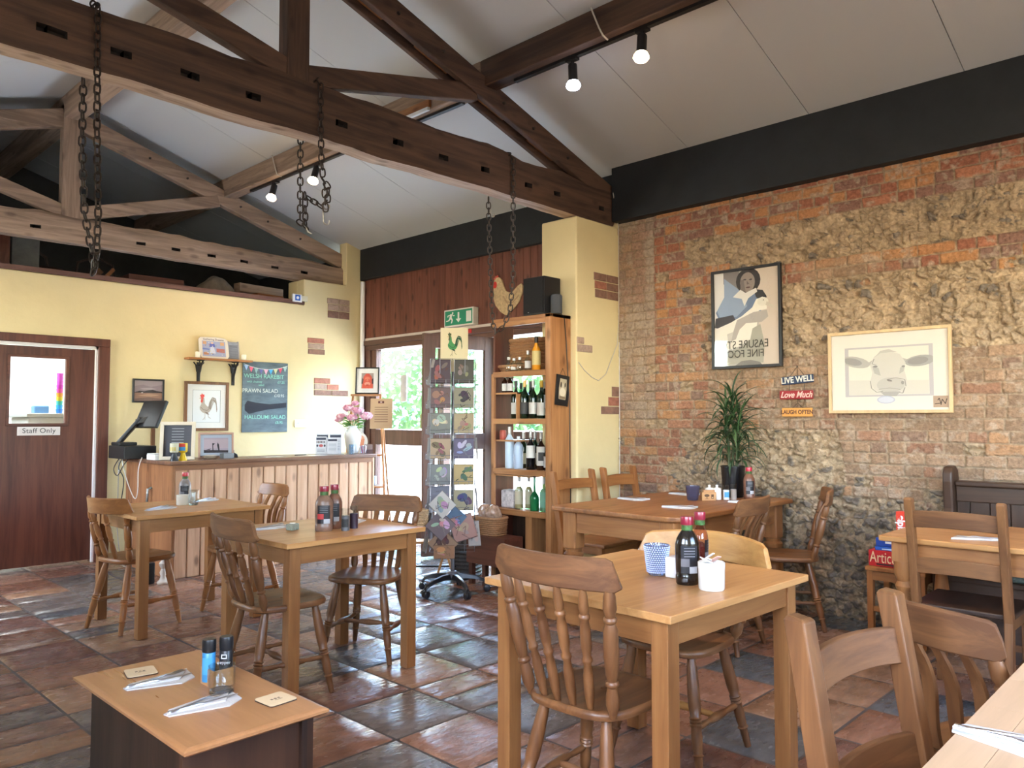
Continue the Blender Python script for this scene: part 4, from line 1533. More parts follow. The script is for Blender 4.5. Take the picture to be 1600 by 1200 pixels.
def ladder_chair(label, loc, rz, wk='honey', h=.96, w=.42, group=None, slats=((.83, .905), (.62, .69)), dseat=.40, bow=.02, seat_wk=None, post=.036):
    t = thing('ladderback_chair', label, 'chair', loc, rz, group)
    mz = wd(wk, 'z'); mx = wd(wk, 'x'); my = wd(wk, 'y')
    yb = -.19
    def yp(z):
        return yb - max(0, z - .42) * .17
    for s in (-1, 1):
        m = MB(); rr = []
        for z in (0, .2, .42, .6, .8, h - .006, h):
            k = post / 2 * (1 if z < h else .75); d = (.024 if z < h else .017)
            y = yp(z) - (.03 * (1 - z / .42) if z < .42 else 0)
            x = s * (w / 2 - post / 2)
            rr.append([(x - k, y - d, z + (.004 if z == h else 0)), (x + k, y - d, z + (.004 if z == h else 0)), (x + k, y + d, z), (x - k, y + d, z)])
        m.rings(rr); m.build('back_post', mz, t, bevel=.004)
        f = MB().box((s * (w / 2 - .02), .17, .215), (.038, .038, .43)); f.build('leg', mz, t, bevel=.003)
        MB().box((s * (w / 2 - .02), -.01, .40), (.02, .34, .05)).build('seat_rail', my, t)
        MB().box((s * (w / 2 - .02), -.01, .17), (.018, .36, .028)).build('stretcher', my, t)
    for (z0, z1) in slats:
        m = MB(); rr = []
        for i in range(13):
            u = -1 + 2 * i / 12
            x = u * (w / 2 - post + .006)
            b0 = -bow * (1 - u * u)
            ar = .008 * (1 - u * u)
            rr.append([(x, yp(z0) + b0 - .009, z0 + ar), (x, yp(z0) + b0 + .009, z0 + ar), (x, yp(z1) + b0 + .009, z1 + ar), (x, yp(z1) + b0 - .009, z1 + ar)])
        m.rings(rr); m.build('slat', mx, t, bevel=.003, smooth=50)
    MB().box((0, .165, .40), (w - .08, .02, .05)).build('seat_rail', mx, t)
    MB().box((0, .175, .22), (w - .08, .018, .03)).build('stretcher', mx, t)
    sm = MB().slab([(-w / 2 - .005, .215), (-w / 2 + .0, -.16), (-w / 2 + .045, -.20), (w / 2 - .045, -.20), (w / 2, -.16), (w / 2 + .005, .215)][::-1], .427, .452)
    sm.build('seat', wd(seat_wk or wk, 'y'), t, bevel=.007, seg=3)
    return t


def face(dx, dy):
    """z rotation (deg) that turns local +y to (dx, dy)"""
    return math.degrees(math.atan2(dy, dx)) - 90


# the chairs, each where it stands
farm_chair('brown turned-spindle chair with its back to the camera, left side of the nearest square table', (2.07, 1.59, 0), face(1, .02), 'brown', 'turned', h=.93, crest_w=.485, bend=.06, crest_h=.10, nsp=4)
farm_chair('chair with pale varnished curved crest, far side of the nearest square table', (2.80, 1.74, 0), face(-1, .02), 'brown', 'turned', h=.825, crest_w=.63, crest_h=.10, bend=.12, arch=.022, tip=.75, crest_wk='light')
farm_chair('dark turned-spindle chair at the left side of the middle left table', (2.015, 3.54, 0), face(1, -.05), 'brown', 'turned', h=.875, crest_w=.49, bend=.05, crest_h=.105, nsp=3)
farm_chair('dark slat-back chair seen against the light, right of the middle left table', (2.70, 3.73, 0), face(-.86, -.5), 'brown', 'lath', h=.875, crest_w=.46, bend=.05, crest_h=.10, nsp=5)
farm_chair('honey brown chair by the staff door, left of the furthest table', (2.01, 5.34, 0), face(1, .22), 'honey', 'turned', h=.845, crest_w=.46, bend=.10, crest_h=.10, nsp=2)
farm_chair('honey brown chair right of the furthest table, its back towards the entrance', (2.655, 5.17, 0), face(-1, .0), 'honey', 'lath', h=.87, crest_w=.40, bend=.05, crest_h=.085, nsp=3)
farm_chair('brown slat-back chair at the near side of the farmhouse table, left of the pair', (4.25, 2.38, 0), face(-.06, 1), 'brown', 'lath', h=.885, crest_w=.46, bend=.05, crest_h=.10, nsp=4)
farm_chair('brown slat-back chair at the near side of the farmhouse table, nearest the bricks', (5.00, 2.28, 0), face(-.45, .9), 'brown', 'lath', h=.885, crest_w=.44, bend=.05, crest_h=.10, nsp=4)
farm_chair('brown chair with curved crest behind the tall square-post chair, lower right corner', (2.455, .515, 0), face(.93, -.36), 'brown', 'lath', h=.845, crest_w=.315, bend=.04, crest_h=.095, arch=.012, nsp=3, tip=.4)
ladder_chair('brown ladder-back chair at the far side of the farmhouse table, beside the bookcase', (4.68, 3.56, 0), face(0, -1), 'honey', h=.945, w=.50, slats=((.80, .875),), group=None)
ladder_chair('brown ladder-back chair at the far side of the farmhouse table, in the brick corner', (5.19, 3.50, 0), face(0, -1), 'honey', h=.955, w=.44, slats=((.80, .885), (.56, .63)))
ladder_chair('reddish ladder-back chair with two slats in front of the right pine table', (4.30, 1.03, 0), face(1, 0), 'brown', h=.96, w=.42, slats=((.82, .90), (.60, .675)), seat_wk='dark')
ladder_chair('tall square-post ladder-back chair close to the camera, lower right', (1.745, .40, 0), face(-.13, -.99), 'brown', h=.925, w=.44, slats=((.765, .845), (.53, .615)), post=.045)


def stool():
    t = thing('wooden_stool', 'small brown wooden stool stacked with board games beside the pew', 'stool', (5.08, 1.58, 0), 0)
    MB().bx(-.17, .17, -.17, .17, .425, .45).build('seat', wd('honey', 'x'), t, bevel=.005)
    for sx in (-1, 1):
        for sy in (-1, 1):
            MB().box((sx * .145, sy * .145, .2125), (.035, .035, .425)).build('leg', wd('honey', 'z'), t, bevel=.002)
    for s in (-1, 1):
        MB().box((0, s * .145, .395), (.255, .018, .05)).build('rail', wd('honey', 'x'), t)
        MB().box((s * .145, 0, .395), (.018, .255, .05)).build('rail', wd('honey', 'y'), t)
        MB().box((s * .145, 0, .20), (.018, .255, .03)).build('stretcher', wd('honey', 'y'), t)
    # board games
    g = thing('board_game', 'red board game box lettered Articulate, bottom of the stack on the stool', 'board game', (5.09, 1.575, .4505), 0, 'board games on the stool')
    RED = mat('game_red', (.48, .02, .025), .35)
    MB().bx(-.14, .14, -.16, .165, 0, .095).build('box', RED, g, bevel=.003)
    text('Articulate', .095, mat('game_cream_ink', (.8, .62, .35), .5), g, (-.1415, .158, .052), rot=Matrix.Rotation(R(-90), 3, 'Z'), align='LEFT', sx=.64)
    MB().bx(-.1412, -.14, -.10, .12, .008, .018).build('small_print', mat('game_black_ink', (.05, .01, .01), .5), g)
    g = thing('board_game', 'blue board game box lying on the red one', 'board game', (5.10, 1.56, .546), 2, 'board games on the stool')
    MB().bx(-.135, .135, -.14, .15, 0, .022).build('box', mat('game_blue', (.02, .09, .42), .35), g, bevel=.002)
    MB().bx(-.1358, -.135, -.09, .11, .005, .012).build('printed_line', mat('game_pale_ink', (.45, .6, .8), .5), g)
    g = thing('board_game', 'blue board game box with white print, top of the flat stack', 'board game', (5.11, 1.56, .5685), -1, 'board games on the stool')
    MB().bx(-.13, .13, -.14, .145, 0, .05).build('box', mat('game_navy', (.02, .06, .30), .35), g, bevel=.002)
    MB().bx(-.1308, -.13, -.08, .09, .018, .030).build('printed_line', WHITE, g)
    g = thing('board_game', 'orange red game box standing upright behind the pine table corner', 'board game', (5.11, 1.53, .6190), 0, 'board games on the stool')
    MB().bx(-.03, .03, -.10, .09, 0, .155).build('box', mat('game_orange_red', (.62, .05, .025), .35), g, bevel=.003)
    t_ = text('elpis', .062, mat('game_white', (.8, .78, .75), .5), g, (-.0312, .06, .082), rot=Matrix.Rotation(R(-90), 3, 'Z') @ Matrix.Rotation(R(90), 3, 'Y'), bold=.002, sx=.9)
    MB().prism([(.02, .10), (.0, .13), (-.04, .145), (-.055, .10), (-.02, .085)], 0, .001, Matrix.Translation((-.0312, 0, 0)) @ Matrix.Rotation(R(90), 4, 'Z')).build('printed_shape', mat('game_tan', (.65, .33, .15), .5), g)


stool()


def pew():
    t = thing('church_pew', 'dark stained church pew standing along the brick wall', 'bench', (5.20, .35, 0))
    D = wd('dark', 'z', rough=.35, coat=.1); DY = wd('dark', 'y', rough=.35)
    def end(y):
        m = MB()
        pts = [(-.24, 0), (.16, 0), (.17, .5)]
        pr = [(-.22, 0), (.185, 0), (.185, .98), (.17, 1.03), (.12, 1.055), (.06, 1.05), (.03, 1.02), (.025, .96), (.04, .80), (.0, .70), (-.20, .62), (-.24, .56), (-.22, .45)]
        m.prism([(p[0], p[1]) for p in pr], y - .028, y + .028)
        m.build('end_panel', D, t, bevel=.012, seg=3)
    end(1.02); end(-1.0)
    b = MB()
    y = -.97
    while y < .99:
        b.bx(.105, .125, y + .002, min(y + .105, .99) - .002, .44, .90); y += .105
    b.build('back_boards', D, t, bevel=.003, seg=1)
    MB().bx(.09, .14, -.97, .99, .84, .935).build('back_rail', DY, t, bevel=.006)
    MB().bx(.06, .17, -.97, .99, .935, .965).build('cap_rail', DY, t, bevel=.01, seg=3)
    MB().bx(-.22, .12, -.97, .99, .41, .44).build('seat', DY, t, bevel=.006)
    MB().bx(-.20, -.18, -.97, .99, .0, .41).build('seat_front', DY, t)
    c = MB().bx(-.20, .09, -.8, .92, .441, .475)
    c.build('seat_cushion', mat('cushion_pattern', (.10, .13, .11), .9, var=.6, vscale=60), t, bevel=.012, seg=3)


pew()

# ================================================================= COUNTER
def counter():
    t = thing('shop_counter', 'boarded pine counter with a worn top along the cream wall', 'counter', (2.78, 6.60, 0))
    # local x along the front, local y towards the wall
    L = 2.03; D = .48; H = .985
    m = MB()
    x = .05
    fb = MB()
    m.bx(0, L, .03, .05, 0, .95)
    m.build('front_backing', mat('groove_dark', (.05, .025, .015), .8), t)
    w = .116
    x = 0.0
    while x < L - .01:
        x1 = min(x + w, L)
        fb.bx(x + .0035, x1 - .0035, .008, .032, .0, .945)
        fb.bx(x + .010, x + .014, .004, .010, .0, .945)
        x = x1
    fb.build('front_boards', wood('wood_tongue_z', W['tongue'][0], W['tongue'][1], 'z', rough=.4, knots=.8), t, bevel=.002, seg=1)
    MB().bx(-.02, .0, .0, 1.02, 0, .95).build('side_panel', wood('wood_counter_side', (.33, .15, .065), (.20, .082, .035), 'z', rough=.4, knots=.6), t)
    MB().bx(L, L + .02, .0, D, 0, .95).build('side_panel', wd('tongue', 'z'), t)
    MB().bx(.43, L, D - .02, D, 0, .95).bx(.41, .43, D - .02, 1.02, 0, .95).bx(0, .41, 1.0, 1.02, 0, .95).build('back_panel', wd('brown', 'z'), t)
    tp = MB().slab([(-.05, -.035), (L + .03, -.035), (L + .03, D + .02), (.45, D + .02), (.45, 1.04), (-.05, 1.04)], .952, .985)
    tp.build('worktop', wood('wood_worktop', (.22, .115, .07), (.12, .06, .04), 'x', rough=.28, bump=.05), t, bevel=.007, seg=3)
    MB().bx(0, L, -.0, .03, .905, .95).build('top_rail', wood('wood_rail', (.30, .14, .07), (.2, .09, .045), 'x'), t)
    # handle plate on the dark side
    MB().tube([(-.022, .42, .74), (-.055, .42, .73), (-.06, .42, .62), (-.022, .42, .60)], .012, 8).build('hook', mat('hook_grey', (.3, .3, .28), .4, metal=.7), t, smooth=60)


counter()
# loops of cable hanging from the counter corner
_t = thing('cable_bundle', 'tangle of grey and cream cables hanging down the counter side by the door', 'cables', (2.72, 7.2, .95))
for _i, (_p, _c) in enumerate((
        ([(.0, .3, .1), (-.06, .25, .04), (-.07, .1, -.15), (-.06, -.05, -.30), (-.05, -.1, -.25), (-.04, -.08, -.05), (.0, -.05, .05)], (.55, .53, .48)),
        ([(.0, .4, .08), (-.05, .35, 0), (-.06, .33, -.3), (-.05, .36, -.6), (-.03, .3, -.9), (-.02, .2, -.94)], (.35, .33, .3)),
        ([(.0, .38, .05), (-.07, .30, -.05), (-.06, .20, -.15), (-.05, .28, -.35), (-.04, .38, -.45)], (.05, .05, .05)),
        ([(.0, .2, .06), (-.07, .18, -.02), (-.08, .3, -.12), (-.07, .42, -.06), (.0, .45, .05)], (.06, .05, .05)))):
    pts = [Vector(p) for p in _p]
    fine = []
    for k in range(len(pts) - 1):
        a = pts[max(k - 1, 0)]; b = pts[k]; c = pts[k + 1]; d = pts[min(k + 2, len(pts) - 1)]
        for q in range(6):
            u = q / 6
            fine.append(.5 * ((2 * b) + (c - a) * u + (2 * a - 5 * b + 4 * c - d) * u * u + (3 * b - 3 * c + d - a) * u ** 3))
    fine.append(pts[-1])
    MB().tube(fine, .0045, 6).build('cable', mat('cable_%d' % _i, _c, .5), _t, smooth=60)


# ================================================================= BOOKCASE
def bookcase():
    x0, x1 = 4.645, 4.875
    y0, y1 = 4.035, 4.655
    H = 2.18
    t = thing('drinks_bookcase', 'tall open pine bookcase filled with bottles beside the cream pier', 'bookcase', (x0, y0, 0))
    S = wd('shelf', 'z'); SY = wd('shelf', 'y')
    D = x1 - x0; Wd = y1 - y0
    MB().bx(0, D, -.022, .0, 0, H).build('side_panel', S, t, bevel=.003)
    MB().bx(-.022, .0, -.022, .034, 0, H).build('front_upright', S, t, bevel=.003)
    MB().bx(0, D, Wd, Wd + .022, 0, H - .05).build('side_panel', wd('mahog', 'z'), t, bevel=.003)
    MB().bx(-.022, .0, Wd - .012, Wd + .022, 0, 1.72).build('front_upright', S, t, bevel=.003)
    MB().bx(D - .03, D, .10, .17, 0, H - .05).build('rear_upright', wd('mahog', 'z'), t)
    MB().bx(-.022, D, -.022, Wd + .022, H - .03, H).build('top_board', SY, t, bevel=.003)
    MB().bx(-.024, .0, .034, Wd + .02, H - .07, H - .03).build('top_rail', SY, t, bevel=.003)
    for z in (1.735, 1.345, .93, .60):
        ext = .0
        sh = MB().bx(-.004, D, .0, Wd + (.0 if z > .7 else .10), z - .02, z)
        sh.build('shelf', SY, t, bevel=.002)
        MB().bx(-.024, -.004, .034, Wd + (.0 if z > .7 else .10), z - .045, z + .0).build('shelf_edge', SY, t, bevel=.002)
    MB().bx(0, D, .36, Wd, 1.548, 1.562).build('half_shelf', SY, t)
    MB().bx(-.002, D, .36, .372, 1.345, 1.562).build('divider', S, t)
    MB().bx(0, D, .36, Wd, 1.155, 1.168).build('half_shelf', SY, t)
    MB().bx(0, D, .22, Wd, .868, .88).build('half_shelf', SY, t)
    MB().bx(0, D, .20, .27, .10, .58).build('lower_upright', S, t)
    MB().bx(0, D, -.0, Wd, .10, .12).build('shelf', wd('dark', 'y'), t)
    MB().bx(D - .012, D, .0, Wd, .02, .58).build('back_panel', wd('dark', 'z'), t)
    # low chest under the left part
    c = thing('wooden_chest', 'dark wooden box unit under the wicker basket, left of the bookcase', 'chest', (4.39, 4.29, 0))
    MB().bx(0, .21, 0, .44, .17, .40).build('box', wd('mahog', 'y'), c, bevel=.004)
    for a in (.01, .16):
        for b in (.02, .38):
            MB().bx(a, a + .04, b, b + .04, 0, .17).build('leg', wd('mahog', 'z'), c)


bookcase()

# ================================================================= PICTURES AND SIGNS
def ell(cx, cy, rx, ry, n=18, a0=0, a1=360, rot=0):
    o = []
    for k in range(n):
        a = R(a0 + (a1 - a0) * k / (n if a1 - a0 == 360 else n - 1))
        x, y = rx * math.cos(a), ry * math.sin(a)
        c, s = math.cos(R(rot)), math.sin(R(rot))
        o.append((cx + x * c - y * s, cy + x * s + y * c))
    return o


def stroke(pts, w):
    """thin drawn line as polygon quads"""
    out = []
    for a, b in zip(pts[:-1], pts[1:]):
        dx, dy = b[0] - a[0], b[1] - a[1]
        L = math.hypot(dx, dy) or 1
        nx, ny = -dy / L * w / 2, dx / L * w / 2
        out.append([(a[0] - nx, a[1] - ny), (b[0] - nx, b[1] - ny), (b[0] + nx, b[1] + ny), (a[0] + nx, a[1] + ny)])
    return out


def artwork(name, parent, draws, x0, z0, w, h, y, step=.00012):
    """draws: (colour, polygon in 0..1) painted one over the other, facing -y"""
    mb = MB(); cols = []; ms = []
    for i, (c, p) in enumerate(draws):
        if c not in cols:
            cols.append(c); ms.append(flat_mat(c, .7))
        mb.add([(x0 + w * min(1.0, max(0.0, q[0])), y - step * i, z0 + h * min(1.0, max(0.0, q[1]))) for q in p], [tuple(range(len(p)))], cols.index(c))
    o = mb.build(name, ms, parent, fix=False)
    # every polygon faces the viewer
    b = bmesh.new(); b.from_mesh(o.data)
    for f in b.faces:
        f.normal_update()
        if f.normal.y > 0: f.normal_flip()
    b.to_mesh(o.data); b.free()
    return o


def picture(name, label, cat, loc, rz, w, h, fw, fd, fmat, draws, mount=None, mw=.0, glass=True, tilt=0, group=None, extra=None):
    """framed picture; local x to the right, z up, back plane at y = 0, origin bottom left"""
    t = thing(name, label, cat, loc, 0, group)
    t.rotation_euler = (R(tilt), 0, R(rz))
    m = MB()
    m.prism([(0, 0), (w, 0), (w - fw, fw), (fw, fw)], -fd, 0).prism([(w, 0), (w, h), (w - fw, h - fw), (w - fw, fw)], -fd, 0)
    m.prism([(w, h), (0, h), (fw, h - fw), (w - fw, h - fw)], -fd, 0).prism([(0, h), (0, 0), (fw, fw), (fw, h - fw)], -fd, 0)
    m.build('frame', fmat, t, bevel=.0015, seg=1)
    MB().bx(fw * .5, w - fw * .5, -fd * .35, -.001, fw * .5, h - fw * .5).build('mount', mount or WHITE, t)
    iw, ih = w - 2 * fw - 2 * mw, h - 2 * fw - 2 * mw
    artwork('print', t, draws, fw + mw, fw + mw, iw, ih, -fd * .35 - .0004)
    if glass:
        MB().add([(fw * .8, -fd * .8, fw * .8), (w - fw * .8, -fd * .8, fw * .8), (w - fw * .8, -fd * .8, h - fw * .8), (fw * .8, -fd * .8, h - fw * .8)], [(0, 1, 2, 3)]).build('glass', GLASS, t, fix=False)
    return t


SQ = [(0, 0), (1, 0), (1, 1), (0, 1)]


def rooster(ink, red, tailc, legs, body, ox=0, oy=0, s=1.0, flip=False):
    d = []
    def T(p): return [((ox + (1 - q[0] if flip else q[0]) * s), oy + q[1] * s) for q in p]
    d.append((body, T([(.30, .62), (.38, .66), (.43, .56), (.52, .48), (.62, .50), (.66, .40), (.58, .30), (.44, .26), (.32, .30), (.24, .38), (.22, .46), (.27, .54)])))
    d.append((body, T([(.28, .58), (.27, .72), (.32, .80), (.39, .76), (.41, .62)])))
    for k in range(6):
        a0 = .95 - k * .09
        pts = [(.56 + .015 * k, .44 - .01 * k), (.60 + .03 * k, .62 + .03 * (3 - abs(k - 3))), (.70 + .03 * k, .78 - .035 * k), (.82 + .012 * k, .74 - .07 * k), (.86, .56 - .05 * k)]
        for q in stroke(pts, .030 - .002 * k): d.append((tailc if k % 2 else ink, T(q)))
    for q in stroke([(.26, .46), (.36, .38), (.50, .36), (.60, .44)], .02): d.append((ink, T(q)))
    d.append((ink, T([(.40, .32), (.52, .30), (.58, .22), (.48, .24)])))
    for q in stroke([(.42, .27), (.42, .14), (.34, .05)], .014) + stroke([(.42, .14), (.42, .05)], .012) + stroke([(.52, .26), (.56, .14), (.64, .10)], .014):
        d.append((legs, T(q)))
    d.append((red, T([(.25, .80), (.22, .86), (.27, .86), (.29, .92), (.33, .87), (.38, .88), (.39, .80), (.33, .78)])))
    d.append((red, T([(.27, .72), (.25, .64), (.30, .60), (.34, .66), (.33, .74)])))
    d.append((red, T([(.26, .80), (.27, .73), (.33, .71), (.36, .78)])))
    d.append(((.5, .4, .2), T([(.25, .78), (.19, .745), (.25, .735)])))
    return d


PAPER = (.74, .75, .76)
picture('rooster_picture', 'framed watercolour of a cockerel with red comb on the cream wall', 'picture', (3.425, YB - .002, 1.22), 0, .475, .515, .030, .022, wd('brown', 'z'),
        [((.78, .80, .82), SQ), ((.02, .02, .02), [(0, 0), (1, 0), (1, .006), (0, .006)]), ((.02, .02, .02), [(0, .994), (1, .994), (1, 1), (0, 1)]), ((.02, .02, .02), [(0, 0), (.01, 0), (.01, 1), (0, 1)]), ((.02, .02, .02), [(.99, 0), (1, 0), (1, 1), (.99, 1)])]
        + rooster((.22, .17, .14), (.75, .06, .05), (.34, .27, .22), (.35, .27, .2), (.45, .38, .32), .04, .03, .95), mount=WHITE, mw=.058)
picture('landscape_picture', 'small dark framed photo of a moorland on the cream wall above the till', 'picture', (2.915, YB - .002, 1.505), 0, .305, .235, .017, .02, BLACK,
        [((.28, .22, .24), SQ), ((.36, .29, .30), [(0, .72), (.3, .80), (.6, .70), (1, .82), (1, 1), (0, 1)]), ((.42, .34, .35), [(.2, .62), (.6, .66), (.8, .60), (.6, .56), (.3, .56)]),
         ((.03, .025, .03), [(0, .42), (.2, .50), (.35, .47), (.5, .53), (.65, .56), (.8, .50), (1, .47), (1, .38), (0, .38)]), ((.30, .17, .12), [(0, 0), (1, 0), (1, .40), (0, .40)]),
         ((.45, .27, .17), [(.1, .25), (.5, .36), (.9, .30), (.6, .22)]), ((.17, .10, .08), [(0, 0), (1, 0), (1, .12), (.5, .18), (0, .10)]), ((.7, .62, .58), [(.25, .38), (.31, .38), (.31, .43), (.25, .42)])])

# chalkboard with bunting
def chalkboard():
    w, h = .545, .775
    t = thing('chalkboard', 'grey chalk menu board with bunting and handwritten specials on the cream wall', 'menu board', (4.055, YB - .002, 1.20))
    MB().bx(0, w, -.012, 0, 0, h).build('board', mat('slate_board', (.085, .12, .14), .55, var=.5, vscale=6, stretch=(1, 1, 3)), t, bevel=.002)
    MB().prism([(.03, .30), (.06, .345), (.16, .325), (.32, .31), (.53, .33), (.53, .275), (.3, .25), (.18, .225), (.08, .20), (.03, .24)], -.0135, -.012).build('chalk_smudge', mat('slate_dark', (.02, .022, .032), .8), t)
    n = 9
    st = []
    for k in range(n * 3 + 1):
        u = k / (n * 3)
        st.append((.01 + u * .525, -.017, .745 - .05 * (1 - (2 * u - 1) ** 2)))
    b = MB().tube(st, .0028, 5).build('bunting_string', WHITE, t)
    cs = [(.35, .5, .75), (.72, .12, .2), (.25, .42, .42), (.10, .11, .30), (.72, .38, .5), (.05, .35, .62), (.55, .58, .32), (.6, .07, .13), (.35, .5, .48)]
    for k in range(n):
        u = (k + .5) / n
        x = .01 + u * .525; z = .745 - .05 * (1 - (2 * u - 1) ** 2)
        MB().prism([(x - .026, z), (x + .026, z), (x, z - .062)], -.0165, -.0155).build('bunting_flag', flat_mat(cs[k]), b)
    G = mat('chalk_green', (.24, .55, .42), .8); Wc = mat('chalk_white', (.55, .58, .52), .8)
    text('WELSH RAREBIT', .066, G, t, (.255, -.0132, .615), bold=.0004)
    text('with chutney', .034, G, t, (.14, -.0132, .555))
    text('salad', .034, G, t, (.22, -.0132, .52)); text('£7.25', .04, G, t, (.46, -.0132, .555))
    text('PRAWN SALAD', .062, Wc, t, (.21, -.0132, .455), bold=.0004)
    text('£10.95', .046, Wc, t, (.44, -.0132, .405))
    text('HALLOUMI SALAD', .060, G, t, (.275, -.0132, .165), bold=.0004)
    text('£8.95', .042, G, t, (.44, -.0132, .105))


chalkboard()


def wall_shelf():
    t = thing('wall_shelf', 'small wooden wall shelf on two black iron brackets above the rooster picture', 'shelf', (3.42, YB - .002, 1.955))
    MB().bx(0, .69, -.13, 0, 0, .020).build('board', wd('pine', 'x'), t, bevel=.002)
    for x in (.15, .53):
        m = MB()
        m.prism([(x - .016, -.25), (x + .016, -.25), (x + .02, -.02), (x - .02, -.02)], -.008, 0)
        m.bx(x - .016, x + .016, -.115, 0, -.008, 0)
        m.tube([(x, -.006, -.21), (x, -.03, -.13), (x, -.07, -.05), (x, -.11, -.01)], .010, 6)
        m.tube([(x, -.012, -.05), (x, -.035, -.055), (x, -.045, -.03), (x, -.025, -.012)], .006, 6)
        m.tube([(x - .055, -.008, -.02), (x - .03, -.008, -.05), (x - .018, -.008, -.12)], .007, 6)
        m.tube([(x + .055, -.008, -.02), (x + .03, -.008, -.05), (x + .018, -.008, -.12)], .007, 6)
        m.build('bracket', mat('cast_iron', (.03, .028, .027), .5, metal=.5), t, smooth=50)
    z = 1.9755
    p = thing('ceramic_plaque', 'decorated ceramic plaque with rounded corners leaning on the wall shelf', 'plaque', (3.545, YB - .075, z), 0, rot=(R(-11), 0, R(0)))
    pts = [(.02, 0), (.30, 0), (.325, .03), (.315, .20), (.29, .225), (.17, .235), (.02, .225), (.0, .20), (.0, .05)]
    MB().prism(pts, -.012, 0).build('tile', mat('plaque_cream', (.66, .62, .54), .25), p, bevel=.004)
    rr = random.Random(5)
    dr = [((.30, .34, .50), SQ), ((.55, .33, .18), [(.03, .78), (.18, .78), (.18, .98), (.03, .98)]), ((.55, .33, .18), [(.78, .74), (.95, .74), (.95, .96), (.78, .96)]),
          ((.52, .56, .66), [(.30, .2), (.56, .2), (.50, .62), (.36, .62)]), ((.10, .13, .42), [(.30, .62), (.56, .62), (.53, .84), (.34, .84)]), ((.65, .45, .35), ell(.43, .88, .06, .07)),
          ((.38, .14, .12), [(.60, .30), (.96, .26), (.96, .52), (.60, .54)]), ((.14, .19, .45), [(.0, .44), (.30, .40), (.30, .50), (.0, .54)]), ((.42, .2, .12), [(.04, .1), (.26, .1), (.26, .26), (.04, .26)])]
    for k in range(26):
        x, y = rr.random() * .9, rr.random() * .9
        s = .03 + rr.random() * .04
        dr.append((rr.choice([(.12, .16, .4), (.6, .6, .62), (.4, .15, .12), (.55, .42, .15), (.2, .3, .2)]), ell(x + s / 2, y + s / 2, s / 2, s / 2, 7)))
    artwork('painting', p, dr, .035, .02, .25, .165, -.0125)
    text('Gathering Dreams', .030, flat_mat((.10, .11, .2)), p, (.16, -.0128, .203))
    w = thing('washboard', 'small ribbed metal washboard leaning behind the ceramic plaque', 'washboard', (3.86, YB - .055, z), 0, rot=(R(-9), 0, R(0)))
    m = MB()
    for k in range(15):
        m.tube([(.015, -.012, .02 + k * .0115), (.115, -.012, .02 + k * .0115)], .0052, 6)
    m.build('ribs', mat('washboard_zinc', (.36, .38, .42), .35, metal=.6), w, smooth=60)
    MB().bx(0, .015, -.018, 0, 0, .20).bx(.115, .13, -.018, 0, 0, .20).bx(.015, .115, -.01, -.002, .01, .195).build('frame', mat('washboard_grey', (.3, .3, .32), .5), w)
    for x, lab in ((3.525, 'white pillar candle at the left end of the wall shelf'), (4.03, 'white pillar candle at the right end of the wall shelf')):
        c = MB().lathe([(.024, 0), (.025, .002), (.025, .058), (.021, .062), (.004, .058)], n=20).build('candle', mat('candle_wax', (.75, .70, .58), .4), smooth=40, loc=(x, YB - .085, z))
        tag(c, lab, 'candle', 'candles on the wall shelf')


wall_shelf()


def socket(name, label, x, z, w, h, m, y=YB, dark=None):
    t = thing(name, label, 'socket', (x, y - .001, z))
    MB().bx(-w / 2, w / 2, -.012, 0, -h / 2, h / 2).build('plate', m, t, bevel=.003)
    for k in (-1, 1):
        MB().bx(k * w * .25 - .012, k * w * .25 + .012, -.0135, -.012, -.008, .012).build('socket_slot', dark or flat_mat((.45, .5, .65)), t)
    return t


socket('double_socket', 'white double socket on the cream wall right of the chalkboard', 4.775, 1.295, .15, .088, WHITE)
t = socket('metal_socket', 'small metal switch box with brown conduit on the wall behind the till', 3.12, 1.295, .10, .075, mat('brushed_box', (.42, .40, .35), .4, metal=.6), dark=flat_mat((.2, .19, .17)))
MB().bx(-.018, .018, -.02, 0, -.30, -.04).build('conduit', wd('brown', 'z'), t)

# framed things on the brick wall
XF = XW - .035
ink = (.30, .29, .28)
cow = [((.60, .56, .47), SQ)]
for a, b in (((0, 0), (1, .035)), ((0, .965), (1, 1)), ((0, 0), (.045, 1)), ((.955, 0), (1, 1))):
    cow.append(((.40, .37, .37), [(a[0], a[1]), (b[0], a[1]), (b[0], b[1]), (a[0], b[1])]))
cow += [((.52, .49, .42), [(.05, .04), (.95, .04), (.95, .3), (.05, .34)]),
        ((.42, .40, .36), ell(.20, .66, .15, .085, rot=-28)), ((.30, .29, .27), ell(.17, .67, .10, .055, rot=-28)), ((.34, .33, .31), ell(.80, .64, .14, .085, rot=14)), ((.26, .25, .24), ell(.78, .64, .095, .06, rot=14)),
        ((.56, .53, .46), [(.34, .60), (.38, .74), (.44, .80), (.54, .81), (.62, .76), (.67, .62), (.66, .48), (.68, .34), (.66, .20), (.58, .10), (.48, .10), (.38, .20), (.34, .34), (.36, .48)]),
        ((.47, .44, .39), [(.38, .72), (.44, .83), (.52, .85), (.60, .79), (.54, .80), (.44, .79)]), ((.42, .40, .36), [(.36, .58), (.42, .55), (.44, .42), (.38, .46)]), ((.42, .40, .36), [(.66, .58), (.62, .54), (.61, .44), (.65, .48)]),
        ((.48, .45, .40), ell(.53, .27, .13, .12)), ((.38, .36, .33), [(.43, .16), (.62, .16), (.58, .05), (.48, .05)]), ((.22, .21, .2), ell(.39, .575, .022, .016)), ((.22, .21, .2), ell(.65, .56, .016, .015)),
        ((.20, .19, .18), ell(.52, .34, .028, .014, rot=-30)), ((.28, .27, .25), ell(.64, .30, .014, .03))]
